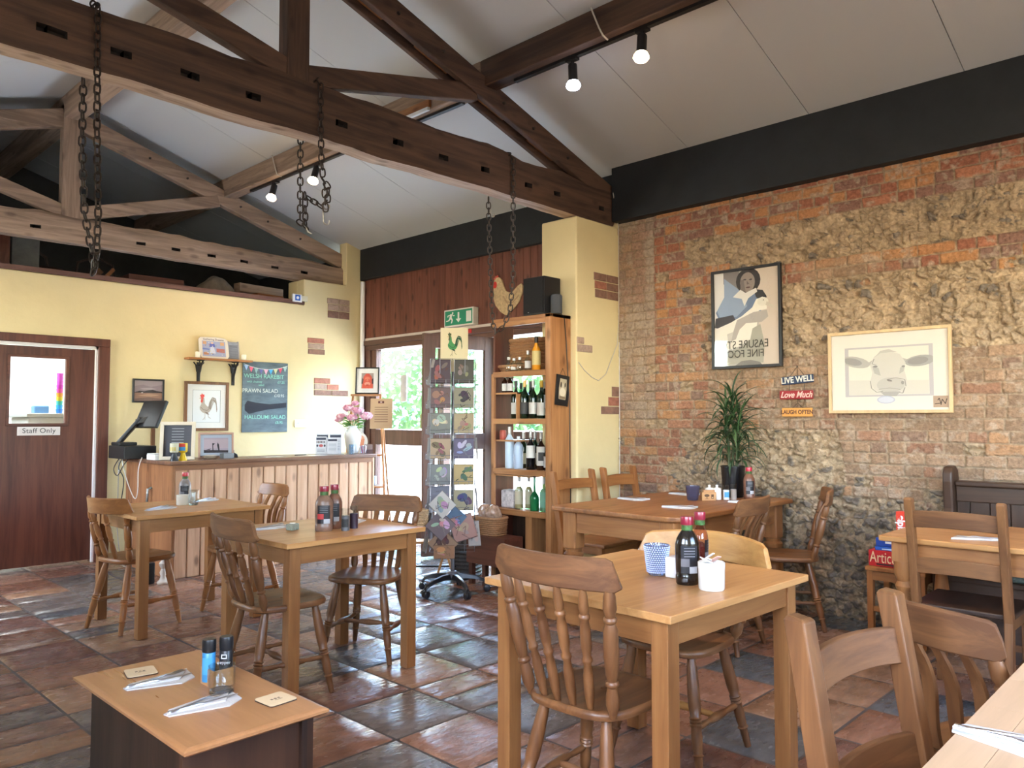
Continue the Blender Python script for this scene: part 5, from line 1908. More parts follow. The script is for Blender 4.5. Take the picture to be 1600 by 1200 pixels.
for q in stroke([(.34, .34), (.35, .22), (.40, .15), (.46, .17)], .008) + stroke([(.50, .36), (.58, .38), (.66, .35), (.67, .24)], .008) + stroke([(.66, .22), (.64, .13), (.61, .14)], .01) + stroke([(.38, .70), (.36, .62), (.40, .60)], .008) + stroke([(.42, .2), (.52, .22), (.62, .19)], .007):
    cow.append(((.27, .26, .24), q))
def _grow(p, s=1.22, cx=.52, cy=.46):
    return [(cx + (q[0] - cx) * s, cy + (q[1] - cy) * s * 1.0) for q in p]


cow = cow[:6] + [(tuple(k * .86 for k in c), _grow(p)) for c, p in cow[6:]]
cow.insert(8, ((.36, .34, .31), _grow([(.30, .62), (.38, .70), (.38, .58)]))); cow.insert(8, ((.36, .34, .31), _grow([(.70, .66), (.64, .70), (.65, .58)])))
t = picture('cow_picture', 'pale wood framed pencil drawing of a cow head on the brick wall', 'picture', (XF, 2.139, 1.378), -90, .770, .553, .020, .025, mat('frame_pale_oak', (.52, .37, .20), .5, var=.2, vscale=30, stretch=(1, 1, .2)), cow, mount=mat('mount_cream', (.62, .57, .49), .7), mw=.09)
sg = MB().add([(.655, -.0095, .035), (.742, -.0095, .035), (.742, -.0095, .108), (.655, -.0095, .108)], [(0, 1, 2, 3)]).build('signature_card', mat('kraft_card', (.34, .24, .17), .7), t, fix=False)
artwork('logo_mark', sg, [((.03, .02, .02), q) for q in stroke([(.1, .3), (.5, .35), (.4, .8), (.3, .6)], .06) + stroke([(.5, .2), (.6, .7), (.8, .3), (.9, .75)], .06)], .655, .035, .087, .073, -.0100)
artwork('title_oval', t, [((.38, .40, .48), ell(.5, .5, .5, .5)), ((.48, .50, .56), ell(.5, .5, .42, .38))], .315, .062, .115, .052, -.0125)

gd = [((.40, .37, .33), SQ), ((.62, .60, .56), [(0, .30), (.18, .40), (.18, 1), (0, 1)]), ((.52, .44, .36), [(.72, 0), (1, 0), (1, 1), (.66, 1)]), ((.20, .18, .17), [(.15, .88), (.40, .80), (.40, 1), (.15, 1)]),
      ((.14, .19, .28), [(.02, .58), (.16, .72), (.28, .80), (.62, .80), (.78, .70), (.72, .52), (.40, .50), (.10, .45)]), ((.24, .31, .42), [(.16, .94), (.16, .74), (.04, .60), (.10, .50), (.36, .52), (.52, .62), (.40, .80)]),
      ((.03, .03, .035), [(.62, .79), (.76, .77), (.82, .70), (.80, .64), (.66, .70)]),
      ((.025, .022, .022), ell(.54, .885, .19, .135)), ((.24, .20, .17), ell(.53, .87, .115, .105)), ((.16, .13, .12), [(.42, .90), (.42, .80), (.50, .77), (.47, .90)]), ((.05, .04, .04), ell(.49, .90, .025, .008)), ((.05, .04, .04), ell(.58, .895, .025, .008)),
      ((.09, .05, .05), ell(.54, .815, .035, .009)), ((.13, .10, .09), [(.52, .89), (.56, .85), (.52, .845)]), ((.62, .60, .55), [(.30, .73), (.42, .80), (.50, .76), (.66, .80), (.68, .76), (.54, .70), (.48, .62), (.44, .70)]),
      ((.05, .05, .06), [(.02, .52), (.30, .54), (.34, .48), (.10, .40), (.0, .42)]),
      ((.68, .65, .56), [(.0, .40), (.26, .46), (.44, .52), (.60, .60), (.66, .68), (.76, .70), (.82, .64), (.82, .57), (.70, .56), (.66, .38), (.60, .28), (.38, .20), (.16, .16), (0, .24)]),
      ((.62, .59, .50), ell(.76, .65, .085, .045)), ((.50, .45, .36), [(.82, .65), (.93, .59), (.92, .57), (.80, .61)]), ((.04, .04, .04), ell(.77, .665, .008, .006)),
      ((.36, .33, .30), [(.30, .36), (.36, .48), (.62, .55), (.82, .56), (.84, .49), (.74, .44), (.50, .44), (.40, .38), (.34, .28), (.26, .26)]), ((.46, .43, .38), [(.30, .36), (.26, .24), (.22, .24), (.20, .34)]),
      ((.33, .32, .26), [(.60, .38), (.72, .42), (.78, .22), (.76, .02), (.10, .02), (.12, .14), (.40, .18), (.56, .26)]), ((.18, .17, .155), [(.32, .0), (.42, .045), (.56, .055), (.70, .03), (.74, 0)])]
t = picture('poster_picture', 'black framed photo poster of a person holding a white duck on the brick wall', 'picture', (XF, 3.030, 1.722), -90, .560, .757, .020, .03, BLACK, gd, mount=WHITE)
I_ = mat('lettering_reflection', (.04, .04, .035), .6)  # window lettering reflected in the glass, put on as dark mirrored letters
text('EASURE STO', .085, I_, t, (.265, -.018, .175), flip=True, sx=.82, name='reflected_lettering')
text('FINE FOO', .080, I_, t, (.275, -.018, .105), flip=True, sx=.85, name='reflected_lettering')


def hanging_sign():
    t = thing('hanging_sign', 'three small hanging wooden signs reading live well, love much, laugh often', 'sign', (XF - .0, 2.365, 1.62), -90)
    a = thing('live_well_board', None, None, (0, 0, 0)); a.parent = t; a.rotation_euler = (0, R(0), 0)
    del_keys = None
    def board(n, z, w, h, m, txt, tm, sz, tilt, shear=0, x=0):
        b = MB().bx(-w / 2, w / 2, -.012, -.002, -h / 2, h / 2).build(n, m, t, bevel=.004)
        b.location = (x, 0, z); b.rotation_euler = (0, R(tilt), 0)
        text(txt, sz, tm, b, (0, -.0126, 0), bold=.0012, sx=.86, shear=shear)
    bpy.data.objects.remove(a, do_unlink=True)
    board('navy_board', 0, .235, .058, mat('sign_navy', (.015, .03, .07), .5), 'LIVE WELL', mat('sign_cream', (.6, .58, .5), .5), .060, -4, x=.0)
    board('red_board', -.108, .245, .062, mat('sign_red', (.25, .012, .016), .5), 'Love Much', mat('sign_cream2', (.62, .42, .36), .5), .060, 0, .35, x=-.01)
    board('yellow_board', -.232, .225, .062, mat('sign_yellow', (.55, .26, .06), .5), 'LAUGH OFTEN', mat('sign_dark', (.09, .03, .015), .5), .040, 0, x=-.005)
    wr = mat('sign_wire', (.06, .045, .03), .5, metal=.5)
    MB().tube([(-.05, -.006, .03), (0, -.006, .095), (.05, -.006, .03)], .002, 5).tube([(-.0, -.006, .03), (0, -.006, .095)], .002, 5).sphere((0, -.008, .097), .005).build('wire', wr, t)
    MB().tube([(-.06, -.006, -.03), (-.06, -.006, -.08)], .002, 5).tube([(.05, -.006, -.03), (.05, -.006, -.08)], .002, 5).tube([(0, -.006, -.138), (0, -.006, -.165), (-.04, -.006, -.202)], .002, 5).tube([(0, -.006, -.165), (.035, -.006, -.202)], .002, 5).build('wire', wr, t)


hanging_sign()


def exit_sign():
    t = thing('exit_sign', 'green and white fire exit sign with running man and arrow above the door', 'exit sign', (XD - .022, 6.345, 2.335), -90)
    w, h, d = .46, .185, .075
    MB().bx(0, w, -d, 0, 0, h).build('box', mat('sign_case', (.70, .68, .62), .4), t, bevel=.004)
    G = (.02, .25, .14); Wt = (.72, .74, .70)
    dr = [(G, SQ), (Wt, [(.47, .85), (.53, .85), (.53, .42), (.60, .42), (.50, .16), (.40, .42), (.47, .42)]), (Wt, [(.78, .14), (.96, .14), (.96, .86), (.78, .86)]),
          (Wt, ell(.285, .83, .028, .07)), (Wt, [(.20, .78), (.27, .76), (.25, .50), (.20, .42), (.16, .50)]), (Wt, [(.20, .76), (.10, .70), (.09, .58), (.12, .58), (.13, .66), (.20, .68)]), (Wt, [(.26, .72), (.33, .60), (.37, .66), (.35, .70), (.32, .68), (.27, .78)]),
          (Wt, [(.17, .50), (.13, .38), (.04, .34), (.05, .28), (.16, .31), (.21, .44)]), (Wt, [(.20, .46), (.25, .34), (.22, .14), (.26, .14), (.30, .36), (.25, .54)])]
    artwork('face', t, dr, .015, .014, w - .03, h - .028, -d - .0006)


exit_sign()


def painted_hen():
    t = thing('hen_cutout', 'painted wooden hen cut-out with a red comb fixed on the boarding', 'hen ornament', (XD - .022, 5.665, 2.395), -90)
    pts = [(.02, .34), (.03, .375), (.06, .40), (.10, .40), (.135, .37), (.165, .30), (.20, .245), (.25, .225), (.30, .235), (.36, .28), (.41, .30), (.43, .27), (.42, .20), (.38, .12), (.31, .06), (.24, .015), (.19, 0), (.12, .04), (.05, .11), (.02, .18), (.018, .26)]
    MB().prism(pts, -.018, 0).build('body', mat('hen_buff', (.52, .38, .21), .7, var=.35, vscale=40), t, bevel=.004)
    MB().prism(ell(.045, .325, .026, .035), -.021, -.018).build('face', mat('hen_red', (.62, .03, .02), .5), t)
    MB().prism([(.03, .375), (.02, .40), (.035, .395), (.045, .42), (.06, .405), (.075, .425), (.085, .40), (.06, .385)], -.016, -.004).build('comb', mat('hen_comb', (.62, .09, .06), .5), t)
    artwork('wing_feathers', t, [((.36, .24, .13), q) for q in stroke([(.16, .20), (.22, .13), (.30, .12), (.38, .18)], .012) + stroke([(.18, .16), (.24, .10), (.32, .09)], .010) + stroke([(.28, .16), (.36, .22)], .010)] + [((.05, .03, .02), ell(.04, .335, .004, .004))], 0, 0, 1, 1, -.0215)


painted_hen()
# red alarm call point over the door frame
MBt = MB().bx(-.04, .04, -.02, 0, -.02, .02).build('call_point', mat('callpoint_red', (.5, .03, .04), .4), loc=(XD - .061, 5.99, 2.27))
MBt.rotation_euler = (0, 0, R(-90)); tag(MBt, 'small red and white alarm unit under the exit sign', 'alarm')

# speakers on the bookcase
def speakers():
    t = thing('loudspeaker', 'large black loudspeaker standing on top of the bookcase', 'speaker', (4.62, 4.075, 2.1805), 0)
    MB().bx(0, .20, 0, .225, 0, .305).build('cabinet', BLACK, t, bevel=.004)
    MB().bx(-.012, 0, .008, .217, .01, .297).build('grille', mat('grille_black', (.008, .008, .009), .8, bump=.6, bscale=300), t, bevel=.003)
    MB().bx(-.0135, -.012, .155, .165, .018, .022).build('badge', STEEL, t)
    s = thing('smart_speaker', 'small grey cylindrical speaker in front of the black loudspeaker', 'speaker', (4.70, 4.015, 2.1805), 0)
    MB().lathe([(.042, 0), (.046, .006), (.046, .14), (.040, .150)], n=24).build('body', mat('speaker_fabric', (.06, .065, .07), .8, bump=.5, bscale=300), s, smooth=50)
    MB().lathe([(.036, .150), (.034, .154), (.005, .154)], n=24).build('top', BLACK, s, smooth=50)
    c = MB().tube([(4.745, 4.005, 2.184), (4.78, 4.0, 2.15), (4.80, 3.998, 1.95), (4.82, 4.0, 1.7), (4.835, 3.996, 1.45), (4.842, 4.0, 1.1), (4.85, 4.0, .7), (4.86, 4.0, .3)], .0035, 6).build('speaker_cable', BLACK, smooth=60)
    tag(c, 'thin black cable running down the side of the bookcase from the speaker', 'cable')
    p = thing('framed_card', 'black card with a printed nativity-like farm scene hung on the bookcase side', 'picture', (4.66, 4.006, 1.455), 0, rot=(0, R(6), 0))
    p['label'] = 'black tilted card with a pale animal print hung on the bookcase side'
    MB().bx(0, .155, -.010, 0, 0, .245).build('backing', BLACK, p, bevel=.002)
    artwork('print', p, [((.42, .36, .24), [(.04, .0), (.92, .0), (1, .5), (.94, 1), (.10, 1), (0, .5)]), ((.62, .56, .42), ell(.5, .35, .38, .22)), ((.05, .04, .03), ell(.25, .70, .10, .14)), ((.05, .04, .03), ell(.78, .72, .08, .12)), ((.2, .15, .09), [(.1, .02), (.9, .02), (.9, .14), (.1, .16)]), ((.55, .5, .38), ell(.5, .66, .10, .12))], .03, .05, .095, .165, -.0108)
    MB().tube([(.04, -.005, .245), (.075, -.0, .30), (.11, -.005, .245)], .0015, 5).build('hanging_cord', BLACK, p)


speakers()
c = MB().tube([(4.90, 3.953, 1.80), (4.97, 3.951, 1.74), (5.07, 3.95, 1.685), (5.16, 3.95, 1.66), (5.26, 3.95, 1.72), (5.34, 3.95, 1.85), (5.41, 3.94, 1.98), (5.428, 3.935, 2.2), (5.43, 3.935, 3.0), (5.35, 3.93, 3.28)], .0035, 6).build('wall_cable', mat('cable_cream', (.5, .46, .4), .5), smooth=60)
tag(c, 'cream cable drooping across the pier and up the corner of the bricks', 'cable')
c = MB().tube([(5.432, 3.935, 2.0), (5.43, 3.935, 1.2), (5.43, 3.94, .6)], .0035, 6).build('wall_cable', WHITE, smooth=60)
tag(c, 'white cable running down the corner between pier and bricks', 'cable')

# ================================================================= COUNTER THINGS
ZC = .9855
CAMF = -44.0   # turns a thing's -y side to the camera


def till():
    t = thing('till', 'black till with tilted touch screen on a bent arm, left end of the counter', 'till', (2.76, 7.42, ZC), 0)
    MB().bx(-.16, .12, -.18, .20, 0, .115).build('cash_drawer', BLACK, t, bevel=.006)
    MB().box((-.06, .10, .13), (.16, .2, .03)).build('stand_base', BLACK, t, bevel=.008)
    MB().beam((-.10, .14, .13), (.06, .02, .37), .07, .035).build('arm', BLACK, t, bevel=.01)
    MB().beam((.02, .04, .33), (.11, -.03, .36), .05, .05).build('tilt_joint', mat('joint_black', (.03, .03, .03), .35), t, bevel=.008)
    M = Matrix.Rotation(R(-76), 3, 'Z') @ Matrix.Rotation(R(-24), 3, 'X')
    MB().box((.12, -.04, .40), (.32, .035, .27), M).build('screen', BLACK, t, bevel=.008)
    p = thing('receipt_printer', 'black receipt printer with a curved lid beside the till', 'printer', (3.00, 7.10, ZC), 0)
    MB().prism([(-.11, 0), (.12, 0), (.12, .06), (.06, .10), (-.04, .12), (-.11, .10)], -.12, .12).build('body', mat('printer_black', (.02, .022, .03), .35), p, bevel=.012, seg=3)
    MB().box((.0, .0, .124), (.16, .15, .008), Matrix.Rotation(R(-12), 3, 'Y')).build('paper', WHITE, p)
    b = MB().bx(-.10, .10, -.09, .09, 0, .045).build('card_box', WHITE, bevel=.004, loc=(2.83, 6.985, ZC)); tag(b, 'small white box on the counter between the printer and cream frame', 'box')
    b = MB().bx(-.10, .11, -.08, .08, 0, .010).build('paper_pile', mat('paper_grey', (.5, .5, .5), .7), bevel=.002, loc=(2.83, 6.985, ZC + .0455)); tag(b, 'thin pile of grey papers on the white box', 'papers')


till()
t = picture('framed_notice', 'cream framed dark notice standing on the counter behind two cups', 'frame', (2.755, 6.865, ZC), -30, .285, .335, .03, .02, mat('frame_cream', (.62, .54, .42), .5),
            [((.06, .065, .085), SQ)] + [((.5, .5, .5), [(.28, .90 - .09 * k), (.72, .90 - .09 * k), (.72, .885 - .09 * k), (.28, .885 - .09 * k)]) for k in range(7)], mount=flat_mat((.06, .065, .085)), mw=.0, tilt=-10)
t = picture('framed_print', 'pink framed print of tree silhouettes standing on the counter', 'frame', (3.135, 6.95, ZC), -22, .305, .235, .018, .018, mat('frame_pinkwood', (.50, .30, .22), .5),
            [((.45, .38, .45), SQ), ((.52, .42, .47), [(0, .3), (1, .3), (1, .9), (0, .9)]), ((.025, .02, .03), [(0, 0), (1, 0), (1, .16), (0, .2)]), ((.025, .02, .03), [(.36, .1), (.40, .1), (.38, .5), (.46, .62), (.34, .66)]), ((.025, .02, .03), [(.60, .1), (.65, .1), (.62, .55), (.56, .7), (.54, .5)]), ((.10, .07, .09), [(0, .16), (.3, .3), (.2, .14)])],
            mount=mat('mount_blue', (.45, .52, .62), .6), mw=.03, tilt=-12)
for x, y, c, lc, l2, lab in ((2.80, 6.665, (.02, .022, .025), (.55, .53, .38), (.5, .38, .03), 'cup with a bee-striped label on a black cone stand, on the counter'), (2.875, 6.665, (.72, .46, .01), (.62, .06, .04), (.05, .25, .5), 'yellow cup with red and blue label on a yellow cone stand')):
    t = thing('display_cup', lab, 'cup', (x, y, ZC), -50, 'cups on cone stands')
    MB().lathe([(.034, 0), (.034, .012), (.030, .02), (.017, .060), (.020, .072)], n=24).build('stand', mat('cup_stand_%d' % int(c[0] * 100), c, .35), t, smooth=45)
    MB().lathe([(.030, .072), (.036, .080), (.036, .150), (.034, .150), (.034, .085)], n=24, cap=False).build('cup', mat('cup_body_%d' % int(c[0] * 100), c if c[0] > .1 else lc, .4), t, smooth=45)
    m = MB(); a = [(-.0, .0)]
    V = []
    for z in (.086, .118, .146):
        for k in range(9):
            th = R(-90 - 55 + 110 * k / 8)
            V.append((.0366 * math.cos(th), .0366 * math.sin(th), z))
    F_ = []
    for j in (0, 1):
        for k in range(8): F_.append((j * 9 + k, j * 9 + k + 1, j * 9 + k + 10, j * 9 + k + 9))
    m.v = V; m.f = F_; m.mi = [(1 if (i < 8 and (c[0] > .1 or i % 2 == 0)) else 0) for i in range(16)]
    m.build('label', [flat_mat(lc), flat_mat(l2)], t, fix=False)
t = thing('glass_dish', 'clear glass dish of straw on the counter in front of the framed print', 'dish', (3.12, 6.68, ZC))
MB().lathe([(.045, 0), (.07, .012), (.082, .035), (.079, .035), (.066, .014), (.04, .006)], n=24, cap=False).build('bowl', pane_mat('dish_glass', (.9, .92, .92), 1.5), t, smooth=60)
m = MB(); _r = random.Random(2)
for k in range(60):
    a = _r.random() * 6.28; b = a + _r.uniform(.6, 2.4); q = _r.uniform(.02, .058); q2 = _r.uniform(.02, .06); z = _r.uniform(.012, .035)
    m.tube([(q * math.cos(a), q * math.sin(a), z), ((q + q2) / 2 * math.cos((a + b) / 2), (q + q2) / 2 * math.sin((a + b) / 2), z + .006), (q2 * math.cos(b), q2 * math.sin(b), z)], .0012, 4)
tag(m.build('straw', mat('straw_pale', (.6, .52, .42), .8), t), kind='stuff')
t = thing('tape_dispenser', 'black tape dispenser on the counter right of the framed print', 'dispenser', (3.44, 6.93, ZC))
MB().prism([(-.06, 0), (.06, 0), (.05, .03), (.02, .045), (.02, .07), (-.05, .07), (-.06, .03)], -.025, .025).build('body', BLACK, t, bevel=.006, seg=3)
MB().turned((-.015, -.014, .055), (-.015, .014, .055), [(0, .032), (1, .032)], 20).build('tape_roll', pane_mat('tape', (.85, .85, .8), 1), t, smooth=40)
b = MB().bx(-.05, .05, -.04, .04, 0, .045).build('clear_box', mat('clear_plastic', (.6, .66, .72), .2, trans=.5), bevel=.003, loc=(3.335, 6.80, ZC)); tag(b, 'small clear plastic box beside the tape dispenser', 'box')
t = thing('pen', 'black pen lying on the counter top', 'pen', (4.10, 6.80, ZC)); MB().turned((-.07, 0, .006), (.07, .02, .006), [(0, .004), (.1, .005), (.9, .005), (1, .002)], 8).build('barrel', BLACK, t, smooth=50)
for i, (x, y, w, lab) in enumerate(((3.75, 6.74, .18, 'sheet of white paper lying left on the counter top'), (4.22, 6.74, .2, 'sheet of white paper lying nearer the leaflets'))):
    p = MB().bx(-w / 2, w / 2, -.06, .06, 0, .002).build('paper_sheet', WHITE, loc=(x, y, ZC)); p.rotation_euler = (0, 0, R(8 * i)); tag(p, lab, 'paper')


def leaflets():
    t = thing('leaflet_rack', 'clear leaflet holder full of printed cards at the right end of the counter', 'leaflet holder', (4.40, 6.78, ZC), -38)
    MB().bx(-.14, .15, -.01, .07, 0, .006).build('base', mat('clear_plastic', (.6, .66, .72), .2, trans=.5), t)
    r = random.Random(9)
    spec = [(-.13, .0, .105, .175, 'red'), (-.015, .0, .10, .16, 'plain'), (-.13, .045, .12, .205, 'plain'), (.0, .045, .12, .205, 'teal')]
    for i, (x, y, w, h, k) in enumerate(spec):
        l = thing('leaflet', ['white leaflet with red emblem, front left of the leaflet holder', 'white leaflet front right in the leaflet holder', 'taller leaflet with dark banner, back left of the holder', 'taller leaflet with dark banner, back right of the holder'][i], 'leaflet', (0, 0, 0), 0, 'leaflets in the holder')
        M = t.matrix_basis @ Matrix.Translation((x, y, .007)) @ Matrix.Rotation(R(-9), 4, 'X')
        l.matrix_world = Matrix.Translation((4.40, 6.78, ZC)) @ Matrix.Rotation(R(-38), 4, 'Z') @ Matrix.Translation((x, y, .007)) @ Matrix.Rotation(R(-9), 4, 'X')
        MB().bx(0, w, -.012, 0, 0, h).build('sheets', mat('leaflet_white', (.66, .68, .72), .5), l)
        dr = [((.05, .06, .09), [(.05, .80), (.95, .80), (.95, .93), (.05, .93)])]
        if i == 0:
            dr += [((.08, .05, .06), [(.08 + .14 * q, .62), (.16 + .14 * q, .62), (.16 + .14 * q, .74), (.08 + .14 * q, .74)]) for q in range(6)] + [((.55, .12, .12), ell(.5, .47, .20, .08)), ((.06, .06, .08), ell(.16, .47, .09, .07)), ((.06, .06, .08), ell(.84, .47, .09, .07))]
            dr += [((.3, .32, .38), [(.15, .28 - .07 * q), (.85, .28 - .07 * q), (.85, .25 - .07 * q), (.15, .25 - .07 * q)]) for q in range(3)]
        else:
            dr += [((.35, .38, .45), [(.12, .68 - .08 * q), (.88, .68 - .08 * q), (.88, .65 - .08 * q), (.12, .65 - .08 * q)]) for q in range(7)]
        artwork('print', l, dr, 0, 0, w, h, -.0126)


leaflets()


def vase():
    t = thing('vase', 'white ceramic vase of pink peonies at the right end of the counter', 'vase', (4.70, 6.80, ZC))
    MB().lathe([(.040, 0), (.052, .004), (.062, .05), (.078, .12), (.086, .17), (.083, .21), (.062, .245), (.048, .262), (.046, .275), (.053, .288), (.049, .288), (.041, .272), (.038, .24)], n=32, cap=False).build('body', mat('vase_ceramic', (.74, .74, .72), .2, coat=.4), t, smooth=60)
    for s in (1,):
        MB().tube([(-.055, 0, .275), (-.09, 0, .272), (-.10, 0, .25), (-.082, 0, .225), (-.07, 0, .222)], .006, 8).build('handle', mat('vase_ceramic', (.74, .74, .72), .2), t, smooth=60)
    r = random.Random(13)
    fl = thing('peony', 'loose bunch of pink peonies', 'flowers', (0, 0, 0))
    bpy.data.objects.remove(fl, do_unlink=True)
    pink = [mat('petal_pink', (.72, .34, .46), .6), mat('petal_pale', (.80, .55, .62), .6), mat('petal_deep', (.62, .20, .34), .6)]
    C = [(-.12, .38, .07), (-.05, .47, .075), (.055, .44, .08), (.14, .39, .085), (-.005, .37, .07), (.02, .52, .05), (-.15, .345, .05)]
    dirx = Vector((.69, -.72, 0))
    for i, (u, z, s) in enumerate(C):
        c = dirx * u + Vector((-.4, -.4, 0)) * (.06 if i in (4, 2) else 0) + Vector((0, 0, z))
        m = MB()
        for k in range(54):
            f = k / 54
            lay = int(f * 4)
            rad = s * (.28 + .72 * f)
            a = k * 2.399
            el = R(85 - 105 * f)
            d = Vector((math.cos(a) * math.cos(el), math.sin(a) * math.cos(el), math.sin(el)))
            sd = d.cross(Vector((0, 0, 1)))
            if sd.length < .01: sd = Vector((1, 0, 0))
            sd.normalize()
            up = sd.cross(d).normalized()
            w = s * (.24 + .22 * f) * r.uniform(.8, 1.2)
            p = c + d * rad * .62
            pts = [p - up * w * .8 - d * .012, p - sd * w * .8 + d * .003, p - sd * w * .5 + up * w * .75 + d * .012, p + up * w * .85 + d * .002, p + sd * w * .5 + up * w * .75 + d * .012, p + sd * w * .8 + d * .003, p + d * w * .35]
            m.add(pts, [(0, 1, 6), (1, 2, 6), (2, 3, 6), (3, 4, 6), (4, 5, 6), (5, 0, 6)], 2 if f < .25 else (0 if r.random() < .6 else 1))
        m.build('flower', pink, t, fix=False)
        MB().tube([(0, 0, .20), (c.x * .5, c.y * .5, .20 + (z - .2) * .55), (c.x, c.y, z - s * .4)], .003, 5).build('stem', mat('stem_green', (.10, .22, .05), .6), t, smooth=60)
    m = MB()
    for k in range(44):
        a = r.random() * 6.28; L = r.uniform(.06, .12); z0 = r.uniform(.26, .36)
        d = Vector((math.cos(a), math.sin(a), r.uniform(-.15, .8))).normalized()
        p0 = Vector((d.x * .03, d.y * .03, z0)); sd = d.cross(Vector((0, 0, 1))).normalized() * L * .17
        mid = p0 + d * L * .5 + Vector((0, 0, .008)); e = p0 + d * L - Vector((0, 0, .012))
        m.add([p0, mid - sd, e, mid + sd], [(0, 1, 2), (0, 2, 3)], k % 2)
    m.build('leaves', [mat('peony_leaf', (.10, .27, .06), .5), mat('peony_leaf_light', (.22, .40, .12), .5)], t, fix=False)


vase()
p = thing('round_plate', 'round cream plate with an orange motif leaning behind the vase', 'plate', (4.84, 6.93, ZC), CAMF, rot=(R(-14), 0, R(CAMF)))
MB().turned((0, 0, .115), (0, -.012, .115), [(0, .11), (1, .115)], 36).build('plate', mat('plate_cream', (.55, .50, .42), .4), p, smooth=30)
artwork('motif', p, [((.55, .20, .10), [(.4, .2), (.9, .3), (.95, .7), (.6, .9), (.55, .5)]), ((.25, .3, .18), [(.05, .15), (.5, .1), (.4, .3), (.1, .35)]), ((.62, .3, .18), [(.7, .6), (.95, .8), (.7, .95)])], -.08, .03, .17, .17, -.0135)
p = thing('straw_jar', 'small glass jar of pink straws beside the vase', 'jar', (4.735, 6.66, ZC))
MB().lathe([(.028, 0), (.030, .002), (.036, .085), (.034, .085), (.028, .005)], n=20, cap=False).build('jar', pane_mat('jar_glass', (.9, .92, .95), 1.5), p, smooth=60)
for k in range(6):
    a = k * 1.05
    MB().turned((.012 * math.cos(a), .012 * math.sin(a), .004), (.026 * math.cos(a), .026 * math.sin(a), .082), [(0, .004), (1, .004)], 6).build('straw', flat_mat([(.7, .1, .25), (.7, .6, .6), (.6, .3, .2)][k % 3]), p, smooth=50)
for i, (x, y, c, lab) in enumerate(((4.815, 6.70, (.10, .06, .06), 'dark postcard box standing at the right tip of the counter'), (4.60, 6.67, (.55, .6, .68), 'pale blue tumbler between the leaflets and the vase'))):
    if i == 0:
        b = thing('postcard_box', lab, 'box', (x, y, ZC), -30)
        MB().bx(-.05, .05, -.03, .03, 0, .045).build('box', flat_mat(c), b, bevel=.002)
        MB().box((.01, .0, .065), (.085, .008, .06), Matrix.Rotation(R(-14), 3, 'X')).build('postcards', flat_mat((.2, .14, .12)), b)
    else:
        b = MB().lathe([(.028, 0), (.032, .10), (.030, .10), (.026, .004)], n=20, cap=False).build('tumbler', pane_mat('tumbler_blue', (.75, .85, .95), 1.5), smooth=60, loc=(x, y, ZC)); tag(b, lab, 'glass')


def ladder_shelf():
    t = thing('ladder_shelf', 'pine ladder shelf standing between the counter end and the entrance window', 'ladder shelf', (5.10, 7.12, 0), -44)
    H = 1.60
    m = wd('shelf', 'z')
    for s in (-1, 1):
        MB().beam((s * .15, .02, H), (s * .26, -.26, 0), .024, .045, up=(0, 1, 0)).build('front_leg', m, t, bevel=.003)
        MB().beam((s * .15, .05, H - .02), (s * .26, .22, 0), .02, .035, up=(0, 1, 0)).build('rear_leg', m, t, bevel=.003)
    MB().bx(-.17, .17, -.05, .09, H, H + .02).build('top_board', wd('shelf', 'x'), t, bevel=.002)
    for z in (.94, .60, .25):
        k = (H - z) / H
        MB().bx(-.15 - .11 * k, .15 + .11 * k, .0 - .26 * k, .04 + .16 * k, z, z + .018).build('shelf_board', wd('shelf', 'x'), t, bevel=.002)
    p = picture('red_print', 'black framed red and orange bull print on top of the ladder shelf', 'frame', (5.015, 7.215, H + .0205), -44, .262, .30, .014, .018, BLACK,
                [((.35, .30, .27), [(.0, 0), (1, 0), (1, 1), (0, 1)]), ((.62, .10, .06), [(.05, 0), (.95, 0), (.95, .4), (.85, .75), (.65, .95), (.4, .97), (.2, .8), (.1, .5)]), ((.08, .05, .05), [(0, .3), (.14, .3), (.18, .62), (.05, .66)]), ((.08, .05, .05), [(.86, .3), (1, .3), (1, .66), (.86, .62)]),
                 ((.70, .20, .12), ell(.5, .62, .22, .14)), ((.72, .32, .24), ell(.5, .30, .25, .12)), ((.40, .04, .03), ell(.5, .22, .14, .04)), ((.45, .05, .04), ell(.38, .55, .05, .03)), ((.45, .05, .04), ell(.62, .55, .05, .03)), ((.6, .08, .05), ell(.5, .88, .2, .07))], mount=WHITE, mw=.05, tilt=-6)
    q = thing('kraft_menu', 'brown kraft paper menu clipped to the ladder shelf behind the peonies', 'menu', (5.03, 6.96, 1.24), -44, rot=(R(-7), 0, R(-44)))
    MB().bx(0, .24, -.004, 0, 0, .33).build('paper', mat('kraft_paper', (.45, .30, .17), .8), q)
    artwork('print', q, [((.10, .03, .02), [(.35, .84), (.62, .84), (.62, .92), (.35, .92)]), ((.5, .35, .3), [(.44, .86), (.53, .86), (.53, .90), (.44, .90)])] + [((.16, .08, .05), [(.2, .72 - .08 * k), (.8, .72 - .08 * k), (.8, .70 - .08 * k), (.2, .70 - .08 * k)]) for k in range(7)], 0, 0, .24, .33, -.0046)
    for i, (dx, z, c, lab) in enumerate(((.0, .6185, (.30, .45, .68), 'pale blue packet on the middle board of the ladder shelf'), (.0, .2685, (.06, .05, .05), 'dark pot on the lowest board of the ladder shelf'))):
        b = MB().bx(-.10, .10, -.07, .05, 0, .10).build('packet', mat('packet_%d' % i, c, .4), bevel=.01, loc=(5.10 + dx, 7.10, z)); b.rotation_euler = (0, 0, R(-44)); tag(b, lab, 'packet')


ladder_shelf()
